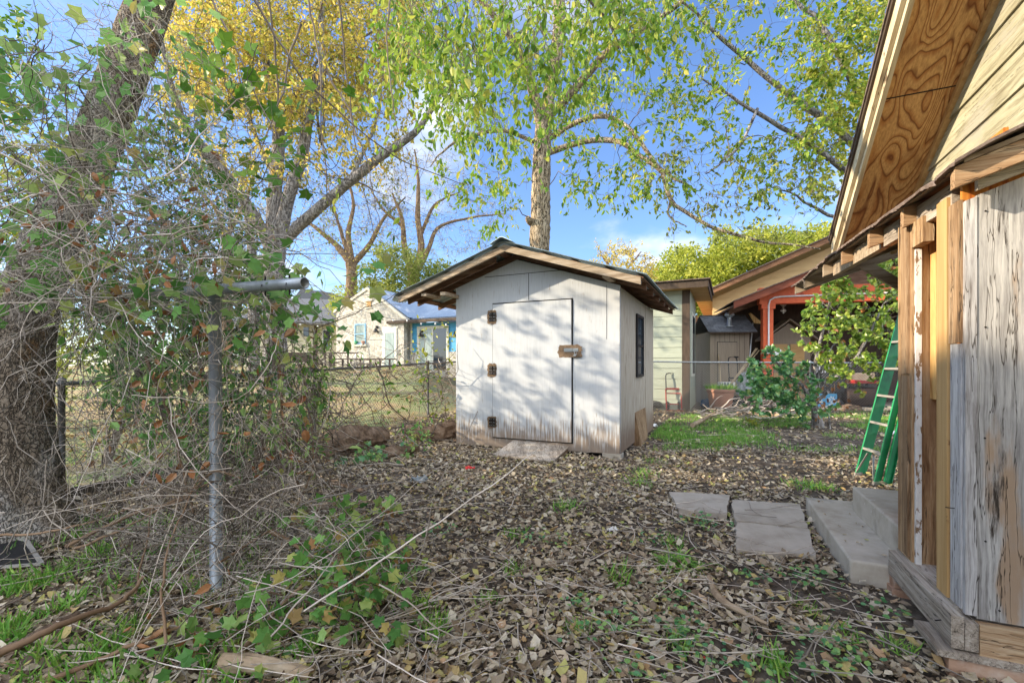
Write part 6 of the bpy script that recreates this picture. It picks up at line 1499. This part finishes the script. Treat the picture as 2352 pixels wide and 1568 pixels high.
log('fallen_branch', 'short pale peeling log lying at the bottom edge below the post', [at(512, 1548, 1.80) * (1, 1, 0) + (0, 0, .03), at(610, 1556, 1.78) * (1, 1, 0) + (0, 0, .03), at(715, 1575, 1.74) * (1, 1, 0) + (0, 0, .02)], [.034, .032, .022], 'log_pale', 'branch', amp=.12)
def gb(nm, label, pts, R, mat='log_pale', Y=None, grp=None):
    P = [gpt(*p) + (0, 0, R[0] * .8 + .02) for p in pts]; return log(nm, label, P, R, mat, 'branch', 8, amp=.2, group=grp)
gb('fallen_branch', 'grey crooked branch lying below the grass tuft', [(1628, 1340), (1650, 1385), (1700, 1418), (1762, 1448)], [.016, .018, .014, .007])
gb('fallen_branch', 'thin pale branch lying near the bottom right of the leaves', [(1840, 1450), (1880, 1470), (1925, 1500)], [.010, .011, .006])
gb('fallen_branch', 'short dark branch stub in the leaves midway to the shed', [(760, 1115), (800, 1128), (840, 1140)], [.03, .03, .015], 'log_rot')
gb('fallen_branch', 'thick dark rotten branch at the left bottom corner', [(20, 1520), (90, 1470), (180, 1425)], [.018, .018, .012], 'log_rot')
def litter_sticks():
    t = thing('scattered_sticks', 'thin dry twigs strewn all over the leaf litter', 'sticks', (0, 4, 0)); t['kind'] = 'stuff'
    N = 900; Y = 1.7 + 6 * rng.random(N) ** 1.5; X = rng.uniform(-.85, .75, N) * Y; P = np.stack([X, Y, np.full(N, .03)], 1); a = rng.random(N) * 2 * PI
    Q = walk(P, np.stack([np.cos(a), np.sin(a), np.zeros(N)], 1), rng.uniform(.1, .55, N), 7, .14); Q[..., 2] = .03 + np.abs(Q[..., 2] - .03) * .25 + rng.random((N, 1)) * .03
    G().tubes(Q, np.linspace(1, .4, 7)[None] * rng.uniform(.0012, .0042, (N, 1)), 4).build('sticks', MAT['twig_grey'], t, (0, 4, 0))
litter_sticks()
def branch_pile():
    c = gpt(1690, 958); t = thing('branch_pile', 'heap of grey dead branches at the foot of the back fence', 'branches', tuple(c))
    N = 120; P0 = vol([(1590, 935), (1780, 925), (1800, 968), (1600, 972)], N, 9.9, 11.6); P0[:, 2] = np.maximum(P0[:, 2], .02) 
    a = rng.normal(size=N) * .5; P = walk(P0, np.stack([np.cos(a), np.sin(a) * .5, rng.normal(size=N) * .15], 1), rng.uniform(.4, 1.4, N), 9, .2, .03); P[..., 2] = np.clip(P[..., 2], .02, .42)
    G().tubes(P, np.linspace(1, .4, 9)[None] * rng.uniform(.006, .022, (N, 1)), 5).build('dead_twigs', MAT['twig_grey'], t, c)
    for k, pts in enumerate((((1672, 935), (1690, 940), (1700, 960)), ((1700, 950), (1740, 958), (1790, 962)), ((1720, 930), (1760, 938), (1800, 940)), ((1590, 985), (1625, 965), (1660, 945)))):
        g = G(); Q = spline([gpt(*p) + (0, 0, .07) - c for p in pts], 10); g.tube(Q, np.linspace(.075, .05, 10) * (.6 if k > 1 else 1), 10, jitter=.06); g.build('log', MAT['log_pale'], t)
branch_pile()

# leaf litter ----------------------------------------------------------------
def litter():
    def field(N, Y0, Y1, pw, xl, xr, keep=lambda X, Y: np.ones(len(X), bool)):
        Y = Y0 + (Y1 - Y0) * rng.random(N) ** pw; f = rng.random(N); X = xl(Y) + (xr(Y) - xl(Y)) * f
        cx, cy = math.cos(TH), math.sin(TH); dx, dy = X - SC[0], Y - SC[1]; s_ = dx * cx - dy * cy; t_ = dx * cy + dy * cx
        k = ~((s_ > -2.5) & (s_ < 0.02) & (t_ > 0) & (t_ < 2.9))
        hx, hy = X - HO[0], Y - HO[1]; p = hx * math.cos(HT) - hy * math.sin(HT); tt = hx * math.sin(HT) + hy * math.cos(HT)
        k &= ~((p > -.23) & (tt > .66) & (tt < 2.04)) & ~((p > -.03) & (tt > -.03) & (tt < .7)); 
        den = np.array([mnoise.noise(Vector((a * 1.1, b * 1.1, 9))) for a, b in zip(X, Y)])
        den2 = np.array([mnoise.noise(Vector((a * 4.5, b * 4.5, 19))) for a, b in zip(X, Y)]); k &= rng.random(N) < .86 + den * .6 + den2 * .6; k &= keep(X, Y)
        return X[k], Y[k]
    slabs = [((1692, 1272), (1874, 1288), (1838, 1166), (1681, 1156)), ((1560, 1178), (1668, 1190), (1678, 1145), (1536, 1137))]
    def offslab(X, Y):
        sx = CX + F * X / Y; sy = HY + F * EYE / Y; k = np.ones(len(X), bool)
        for q in slabs:
            q = np.array(q, float); ins = np.ones(len(X), bool)
            for i in range(4):
                a, b = q[i], q[(i + 1) % 4]; ins &= ((b[0] - a[0]) * (sy - a[1]) - (b[1] - a[1]) * (sx - a[0])) * (1 if True else -1) < 0
            k &= ~ins | (rng.random(len(X)) < .07)
        return k
    xl = lambda Y: np.maximum(-1.25 * Y, -4.0 + (Y - 4) * .33 - .05); xr = lambda Y: 1.2 * Y
    t = thing('leaf_litter', 'thick layer of fallen brown leaves covering the yard', 'leaves', (0, 4, 0)); t['kind'] = 'stuff'
    g = G()
    def zg(X, Y): return np.array([mnoise.noise(Vector((a * .9, b * .9, 0))) * .035 for a, b in zip(X, Y)]) + hgt(X, Y) - .01
    def put(X, Y, size, zmax):
        N = len(X); P = np.stack([X, Y, zg(X, Y) + rng.random(N) * zmax], 1); a = rng.random(N) * 2 * PI
        D = np.stack([np.cos(a), np.sin(a), rng.normal(size=N) * .35], 1); kind = rng.integers(0, 5, N)
        for i_, tm in enumerate((T_CURL, T_CURL2, T_FLAT, T_WIDE, T_BIT)):
            k_ = kind == i_; n_ = int(k_.sum()); sz_ = rng.uniform(.45, 1.1, n_) ** 1.2 * size * (1.15, 1.1, 1.2, 1.5, .8)[i_]
            leaves(g, P[k_], D[k_], sz_, tm, flat=(.5, .5, .75, .7, .5)[i_])
    # fewer leaves on the trodden patch at the bottom right and in the grass
    def worn(X, Y): 
        d = np.hypot(X - 1.0, (Y - 1.75) * 1.2); bare = (d < .45) | (np.hypot(X - 1.75, Y - 2.3) < .35) | (np.hypot(X - 3.1, (Y - 5.1)) < .9)
        return (~bare | (rng.random(len(X)) < .4))
    lit_keep = lambda X, Y: offslab(X, Y) & worn(X, Y) & ((X < 1.8) | (Y < 6.5) | (rng.random(len(X)) < .4))
    X, Y = field(33000, 1.55, 3.2, 1.0, xl, xr, lit_keep); put(X, Y, .043, .028)
    X, Y = field(52000, 3.2, 6.5, .9, xl, xr, lit_keep); put(X, Y, .048, .03)
    X, Y = field(26000, 6.5, 12.2, 1.0, xl, xr, lit_keep); put(X, Y, .066, .04)
    g.build('fallen_leaves', MAT['litter'], t, (0, 4, 0))
    # golden leaves scattered on the far lawn
    t = thing('lawn_leaves', 'golden fallen leaves in drifts on the lawn beyond the fence', 'leaves', (-6, 14, 0)); t['kind'] = 'stuff'; g = G()
    N = 9000; Y = rng.uniform(4.5, 24, N); X = rng.uniform(-1.15, -.12, N) * Y; dr = np.array([mnoise.noise(Vector((a * .12, b * .5, 2))) for a, b in zip(X, Y)])
    k = (X < -4.0 + (Y - 4) * .33 - .2) & (rng.random(N) < .5 + dr * 1.6); X, Y = X[k], Y[k]; put(X, Y, .11, .03); g.build('fallen_leaves', MAT['litter_gold'], t, (-6, 14, 0))
    # a few leaves on steps, sill and roof
    t = thing('stray_leaves', 'a few dry leaves lying on the lower concrete step', 'leaves', tuple(hw(.1, 1.3, .13))); t['kind'] = 'stuff'; g = G()
    Q = np.array([hw(rng.uniform(-.18, .03), rng.uniform(.72, 1.95), .135) for _ in range(14)]); a = rng.random(14) * 6; leaves(g, Q, np.stack([np.cos(a), np.sin(a), 0 * a], 1), .03, T_CURL, flat=.6)
    g.build('fallen_leaves', MAT['litter'], t, tuple(hw(.1, 1.3, .13)))
litter()

def grasses():
    t = thing('grass_patches', 'green grass growing through the leaves across the yard', 'grass', (2, 8, 0)); t['kind'] = 'stuff'; g = G()
    def blades(X, Y, h, spread=.5, w=1):
        N = len(X); P = np.stack([X, Y, hgt(X, Y) + 0 * X], 1); D = np.stack([rng.normal(size=N) * spread, rng.normal(size=N) * spread, np.ones(N)], 1)
        leaves(g, P, D, rng.uniform(.5, 1.1, N) * h, T_BLADE)
    # back right lawn strip
    N = 70000; Y = rng.uniform(6.3, 12.2, N); X = rng.uniform(.28, .86, N) * Y; d = np.array([mnoise.noise(Vector((a * .9, b * .9, 5))) for a, b in zip(X, Y)])
    band = np.exp(-((Y - 8.9) / 2.0) ** 2); k = (rng.random(N) < np.clip(.35 + d * 1.8, 0, 1) * band * 1.2) ; cx, cy = math.cos(TH), math.sin(TH); s_ = (X - SC[0]) * cx - (Y - SC[1]) * cy; k &= s_ > .06
    blades(X[k], Y[k], .085)
    # lawn beyond the left fence
    N = 26000; Y = 4.5 + 14 * rng.random(N) ** 1.2; X = rng.uniform(-1.15, -.1, N) * Y; d = np.array([mnoise.noise(Vector((a * .5, b * .9, 5))) for a, b in zip(X, Y)])
    k = (X < -4.0 + (Y - 4) * .33 - .1) & (rng.random(N) < .45 + d); blades(X[k], Y[k], .07)
    # tufts in the leaves
    cen = [gpt(x, y) for x, y in ((1480, 1090), (1500, 1060), (1470, 1110), (1870, 1120), (1900, 1125), (1840, 1118), (205, 1290), (230, 1270), (130, 1330), (20, 1340), (40, 1360), (30, 1450), (60, 1430), (15, 1480), (430, 1300), (480, 1290), (560, 1300), (600, 1340), (300, 1450), (260, 1490), (350, 1370), (1180, 1310), (1420, 1330), (1000, 1420), (960, 1400), (1940, 1460), (2060, 1490), (1790, 1540), (1850, 1400), (1560, 1480), (1540, 1250), (700, 1500), (180, 1230), (320, 1210), (1300, 1170), (1180, 1230), (1000, 1460), (1120, 1380), (1330, 1450), (150, 1400), (90, 1500), (210, 1540), (380, 1520))]
    for c in cen:
        n = 60; X = c[0] + rng.normal(size=n) * .035 * c[1] / 2.5; Y = c[1] + rng.normal(size=n) * .045 * c[1] / 2.5; blades(X, Y, rnd.uniform(.055, .11), .6)
    N = 3000; Y = rng.uniform(1.6, 3.6, N); X = rng.uniform(-1.12, -.45, N) * Y; d = np.array([mnoise.noise(Vector((a * 3, b * 3, 6))) for a, b in zip(X, Y)]); k = d > -.02; blades(X[k], Y[k], .10, .6)
    g.build('blades', MAT['grass'], t, (2, 8, 0))
    # clover-like weeds
    t = thing('ground_weeds', 'small round leaved green weeds dotted over the leaf litter', 'weeds', (0, 3, 0)); t['kind'] = 'stuff'; g = G()
    cen = [(1860, 1350), (1590, 1500), (1560, 1480), (1880, 1500), (1930, 1530), (1960, 1510), (1560, 1450), (1340, 1400), (1880, 1340), (1020, 1230), (1240, 1250), (1750, 1560), (1800, 1520), (1480, 1560), (1640, 1540), (1370, 1470), (1440, 1440), (1730, 1340), (2020, 1420), (1530, 1380), (1850, 1120), (900, 1310), (1600, 1210), (1500, 1250), (820, 1370), (1830, 1330)]
    for x, y in cen:
        c = gpt(x, y); n = 30; P = c + rng.normal(size=(n, 3)) * (.07, .07, 0) + np.stack([np.zeros(n), np.zeros(n), rng.uniform(.03, .07, n)], 1); a = rng.random(n) * 6.3
        leaves(g, P, np.stack([np.cos(a), np.sin(a), rng.normal(size=n) * .3], 1), rng.uniform(.018, .034, n), T_ROUND, flat=.5)
    g.build('foliage', MAT['leaf_shrub'], t, (0, 3, 0))
grasses()
# big tuft by the slab
c = gpt(1565, 1300); t = thing('grass_tuft', 'lush tuft of long green strap leaves left of the near paving slab', 'grass tuft', tuple(c)); n = 130; g = G()
P = rng.normal(size=(n, 3)) * (.05, .04, 0); a = rng.random(n) * 6.3; D = np.stack([np.cos(a) * .8, np.sin(a) * .8, rng.uniform(.3, 1, n)], 1); Q = walk(P, D, rng.uniform(.12, .22, n), 6, .05, .22)
for i in range(5):
    A = Q[:, i]; Bv = Q[:, i + 1]; W = norm(np.cross(Bv - A, (0, 0, 1.))) * (.008 * (1 - i / 5.5)); W2 = norm(np.cross(Bv - A, (0, 0, 1.))) * (.008 * (1 - (i + 1) / 5.5))
    V = np.stack([A - W, A + W, Bv + W2, Bv - W2], 1).reshape(-1, 3); g.add(V, [np.arange(n * 4).reshape(n, 4)], np.repeat(rng.random(n), 4))
g.build('blades', MAT['grass'], t)
# leafy sprouts
def sprout(nm, label, x, y, Y, w, h, n, size, tm, mat, cat='plant', grp=None):
    c = at(x, y, Y); c[2] = max(0, c[2]) if c[2] < .6 else c[2]; b = np.array((c[0], c[1], 0.0)); T = Tree(nm, label, tuple(b), grp, cat, 'twig_brown', twmat='twig_brown')
    T.limb([b, b + (w * .1, 0, h * .5), b + (-w * .1, 0, h)], [.006, .005, .003], 8, 5)
    V = b + np.stack([rng.normal(size=n) * w * .4, rng.normal(size=n) * w * .35, rng.uniform(.15, 1, n) * h], 1); T.colonize(V, rmax=.005, sag=0, sides=3)
    Q = np.repeat(V, 4, 0) + rng.normal(size=(n * 4, 3)) * size * .5; leaves(T.gl.setdefault(mat, G()), Q, rng.normal(size=Q.shape) + (0, 0, -.4), rng.uniform(.6, 1.1, len(Q)) * size, tm); T.finish('stem', 'stalks', 'foliage')
sprout('weed_plant', 'bright green leafy weed growing over the long dark log', 955, 1050, 6.1, .30, .42, 34, .075, T_OV, 'leaf_vine')
sprout('weed_plant', 'low blue green lobed weed in front of the broken log', 850, 1050, 5.7, .5, .16, 22, .08, T_LOBE, 'leaf_shrub')
sprout('weed_plant', 'green vine sprout climbing the near post of the rusty fence', 715, 1060, 5.6, .28, .8, 34, .075, T_OV, 'leaf_vine')
sprout('ivy_patch', 'trailing patch of lobed green leaves at the lower left centre', 800, 1500, 2.05, .36, .36, 60, .06, T_LOBE, 'leaf_vine')
sprout('ivy_patch', 'taller spray of lobed green leaves beside the dry brush', 800, 1330, 2.6, .42, .42, 46, .07, T_LOBE, 'leaf_vine')
sprout('ivy_patch', 'cluster of yellow green leaves on a thin stem right of the brush', 880, 1370, 2.3, .22, .30, 26, .06, T_OV, 'leaf_vine')
sprout('ivy_patch', 'flat spread of lobed leaves low at the bottom centre left', 620, 1500, 1.95, .5, .10, 22, .07, T_LOBE, 'leaf_vine')
sprout('weed_plant', 'little bright seedling in the grass before the branch pile', 1725, 985, 9.0, .2, .2, 12, .08, T_OV, 'leaf_lime')
sprout('weed_plant', 'small weed at the foot of the far paving slab', 1610, 1215, 3.4, .16, .06, 12, .04, T_OV, 'leaf_shrub')

# ================================================================ clothesline post
def clothesline():
    b = np.array([-1.585, 2.44, 0]); t = thing('clothesline_post', 'galvanised T shaped clothesline post overgrown with vines', 'clothesline post', tuple(b)); zt = 1.585
    G().tube([(0, 0, -.15), (-.004, 0, .8), (-.008, 0, zt - .01)], .031, 20).build('upright', MAT['galv'], t)
    a = at(700, 650, 2.13) - b; c = at(250, 682, 2.82) - b; n = 24; d = norm(a - c)
    P = [c + (a - c) * k / 11 for k in range(12)] + [a - d * .001, a - d * .10, a - d * .11]; R = [.027] * 12 + [.0235, .0235, .0]
    P[12] = a; P = np.array(P); g = G()
    # outer skin, lip and inner wall of an open pipe
    T_ = d; A = norm(np.cross(T_, (0, 0, 1.))); B_ = np.cross(T_, A); V = []
    for p, r in zip(P, R):
        for k in range(n): th = 2 * PI * k / n; V.append(p + (A * math.cos(th) + B_ * math.sin(th)) * r)
    idx = np.arange(len(V)).reshape(-1, n); q = idx[:-1]; w = idx[1:]; g.add(V, [np.stack([q, np.roll(q, -1, 1), np.roll(w, -1, 1), w], -1).reshape(-1, 4)], None, True); g.build('crossarm', MAT['galv'], t)
    g = G()
    for f, in ((.06,), (.16,), (.84,)):
        p = a + (c - a) * f; g.tube([p + (0, 0, -.05), p + (0, 0, .045)], .004, 6); g.tube([p + (0, -.03, .0), p + (0, -.045, -.02), p + (0, -.03, -.04)], .003, 5)
    g.build('line_hook', MAT['rust_hinge'], t)
clothesline()
# window screen frame lying by the trunk
t = thing('window_screen', 'old aluminium window screen lying in leaves beside the thick trunk', 'screen', tuple(gpt(20, 1290)))
b = gpt(20, 1290); P = [gpt(*p) + (0, 0, h) - b for p, h in (((-110, 1330), .05), ((-60, 1252), .12), ((60, 1262), .06), ((96, 1306), .03))]
g = G(); 
for i, (a, c) in enumerate(((0, 1), (1, 2), (2, 3), (3, 0))): g.board(P[a], P[c], .022, .012)
g.build('frame', MAT['alu'], t); G().add([p + np.array((0, 0, -.002)) for p in P], [[(0, 1, 2, 3)]]).build('mesh_panel', MAT['black'], t)
# litter of paper and plastic
def scrap(nm, label, x, y, s, mat, cat='litter'):
    c = gpt(x, y) + (0, 0, .03); t = thing(nm, label, cat, tuple(c)); V = []; n = 7
    for i in range(n):
        for j in range(n):
            u, v = i / (n - 1) - .5, j / (n - 1) - .5; V.append((u * s + rnd.uniform(-.1, .1) * s, v * s * .7 + rnd.uniform(-.1, .1) * s, abs(mnoise.noise(Vector((i * .7 + x, j * .7, y)))) * s * .6 + rnd.uniform(0, .06) * s))
    idx = np.arange(n * n).reshape(n, n); Q = np.stack([idx[:-1, :-1], idx[1:, :-1], idx[1:, 1:], idx[:-1, 1:]], -1).reshape(-1, 4); g = G(); g.add(V, [Q]); g.add(np.array(V) - (0, 0, .002), [Q[:, ::-1]]); g.build('sheet', MAT[mat], t)
scrap('paper_scrap', 'crumpled white scrap beside the far end of the shed side wall', 1500, 983, .16, 'white_plastic')
scrap('paper_scrap', 'white scrap lying on the leaves in the middle of the yard', 1408, 1228, .07, 'white_plastic')
scrap('plastic_bag', 'torn pale plastic bag in the leaves left of the ramp', 962, 1112, .16, 'tarp_grey')
scrap('plastic_bag', 'crumpled blue and white bag on the ground behind the stepladder', 2052, 1002, .22, 'white_plastic')
scrap('pink_scrap', 'tiny bright pink scrap at the bottom of the yard', 1622, 1527, .02, 'red_plastic')
scrap('orange_leaf_scrap', 'small bright red orange scrap on the leaves before the logs', 1080, 1082, .10, 'red_plastic')

# neighbour's house and tree belt standing left of the camera, outside the frame: they shade the yard
t = thing('neighbour_house', 'long two storey neighbouring house left of the yard', 'house', (-13.5, -3.5, 0))
G().box((-4, -9, 0), (0, 6.6, 7.0)).build('wall', MAT['beige_siding'], t)
G().prism([(-4.5, 7.0), (.5, 7.0), (-2.0, 8.3)], -9.4, 7.0, 1).build('roof', MAT['shingle_old'], t)
def shade_tree(nm, label, x, y, z0, z1, rx, ry, n, leafn, size):
    b = np.array((x, y, 0.)); T = Tree(nm, label, tuple(b), 'trees shading the yard', tmat='bark_grey', twmat='twig_dark'); T.limb([b, b + (.1, 0, z1 * .5), b + (0, .1, z1 * .9)], [.25, .2, .06], 14, 8)
    V = b + np.stack([rng.normal(size=n) * rx * .5, rng.normal(size=n) * ry * .5, rng.uniform(z0, z1, n)], 1); T.colonize(V, rmax=.04, sides=3); C = np.repeat(V, leafn, 0) + rng.normal(size=(n * leafn, 3)) * .28
    leaves(T.gl.setdefault('leaf_green', G()), C, rng.normal(size=C.shape) + (0, 0, -.5), size, T_FAR); T.finish()
shade_tree('yard_tree', 'leafy tree at the left beyond the fence, nearest the neighbour house', -9.5, 5.0, .4, 4.6, 1.6, 2.4, 150, 24, .15)
shade_tree('yard_tree', 'leafy tree at the left beyond the fence, farther from the neighbour house', -11.0, 8.6, .4, 4.8, 1.8, 2.0, 90, 20, .15)

# ================================================================ sky, sun, camera
SE, SA = math.radians(22), math.radians(-92.5)
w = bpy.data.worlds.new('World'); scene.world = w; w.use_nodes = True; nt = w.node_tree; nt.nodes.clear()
N = lambda k, **kw: (lambda x: ([setattr(x, a, b) for a, b in kw.items()], x)[1])(nt.nodes.new(k)); L = nt.links.new
out = N('ShaderNodeOutputWorld'); bg = N('ShaderNodeBackground'); sky = N('ShaderNodeTexSky', sky_type='NISHITA')
sky.sun_disc = False; sky.sun_elevation = SE; sky.sun_rotation = SA; sky.altitude = 200; sky.air_density = 1.0; sky.dust_density = .6; sky.ozone_density = 2.2
tc = N('ShaderNodeTexCoord'); sp = N('ShaderNodeSeparateXYZ'); L(tc.outputs['Generated'], sp.inputs[0])
mz = N('ShaderNodeMath', operation='MAXIMUM'); L(sp.outputs[2], mz.inputs[0]); mz.inputs[1].default_value = .03
ad = N('ShaderNodeMath', operation='ADD'); L(mz.outputs[0], ad.inputs[0]); ad.inputs[1].default_value = .18
dv = N('ShaderNodeVectorMath', operation='DIVIDE'); L(tc.outputs['Generated'], dv.inputs[0]); cb = N('ShaderNodeCombineXYZ'); [L(ad.outputs[0], cb.inputs[i]) for i in range(3)]; L(cb.outputs[0], dv.inputs[1])
mp = N('ShaderNodeMapping'); L(dv.outputs[0], mp.inputs[0]); mp.inputs['Location'].default_value = CLOUD_LOC = (0.35, 0.2, 0); mp.inputs['Scale'].default_value = (1, .8, 0)
nz = N('ShaderNodeTexNoise'); nz.inputs['Scale'].default_value = 1.15; nz.inputs['Detail'].default_value = 9; nz.inputs['Roughness'].default_value = .52; L(mp.outputs[0], nz.inputs['Vector'])
rp = N('ShaderNodeMapRange', interpolation_type='SMOOTHSTEP'); rp.inputs[1].default_value = .50; rp.inputs[2].default_value = .66; L(nz.outputs['Fac'], rp.inputs[0])
mx = N('ShaderNodeMix', data_type='RGBA'); L(rp.outputs[0], mx.inputs[0]); L(sky.outputs[0], mx.inputs[6]); mx.inputs[7].default_value = (3.6, 3.8, 4.1, 1)
tn = N('ShaderNodeMix', data_type='RGBA', blend_type='MULTIPLY'); tn.inputs[0].default_value = 1; L(sky.outputs[0], tn.inputs[6]); tn.inputs[7].default_value = (.70, .79, .98, 1); L(tn.outputs[2], mx.inputs[6]); 
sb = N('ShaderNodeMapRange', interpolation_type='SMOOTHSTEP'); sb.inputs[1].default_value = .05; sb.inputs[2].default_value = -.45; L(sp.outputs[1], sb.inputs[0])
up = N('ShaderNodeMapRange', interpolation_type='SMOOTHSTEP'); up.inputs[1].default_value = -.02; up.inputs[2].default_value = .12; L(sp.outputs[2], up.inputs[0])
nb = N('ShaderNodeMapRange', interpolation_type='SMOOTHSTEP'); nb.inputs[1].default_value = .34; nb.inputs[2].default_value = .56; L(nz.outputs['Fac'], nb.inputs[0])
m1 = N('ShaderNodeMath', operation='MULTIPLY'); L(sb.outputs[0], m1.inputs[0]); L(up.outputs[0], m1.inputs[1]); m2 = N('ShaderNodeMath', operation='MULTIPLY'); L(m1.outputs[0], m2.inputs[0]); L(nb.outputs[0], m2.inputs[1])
cl = N('ShaderNodeMix', data_type='RGBA'); L(m2.outputs[0], cl.inputs[0]); L(mx.outputs[2], cl.inputs[6]); cl.inputs[7].default_value = (10.0, 10.4, 11.2, 1)  # bright cloud bank added behind the camera, out of view, to fill the shade
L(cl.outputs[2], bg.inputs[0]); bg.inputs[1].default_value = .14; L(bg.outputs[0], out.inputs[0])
ld = bpy.data.lights.new('sun', 'SUN'); ld.energy = 3.8; ld.angle = math.radians(.5); ld.color = (1.0, .84, .62)
sun = bpy.data.objects.new('sun', ld); COL.objects.link(sun)
dv_ = Vector((math.sin(SA) * math.cos(SE), math.cos(SA) * math.cos(SE), math.sin(SE))); sun.rotation_euler = dv_.to_track_quat('Z', 'Y').to_euler(); sun.location = dv_ * 60
cd = bpy.data.cameras.new('camera'); cam = bpy.data.objects.new('camera', cd); COL.objects.link(cam); scene.camera = cam
cam.location = (0, 0, EYE); cam.rotation_euler = (PI / 2, 0, 0); cd.sensor_width = 36; cd.lens = 36 * F / 2352; cd.shift_y = (HY - 784) / 2352; cd.clip_end = 2000; cd.clip_start = .02
vs = scene.view_settings; vs.view_transform = 'Standard'; vs.look = 'None'; vs.gamma = 1; vs.exposure = 1.3
scene.cycles.max_bounces = 8; scene.cycles.transparent_max_bounces = 8
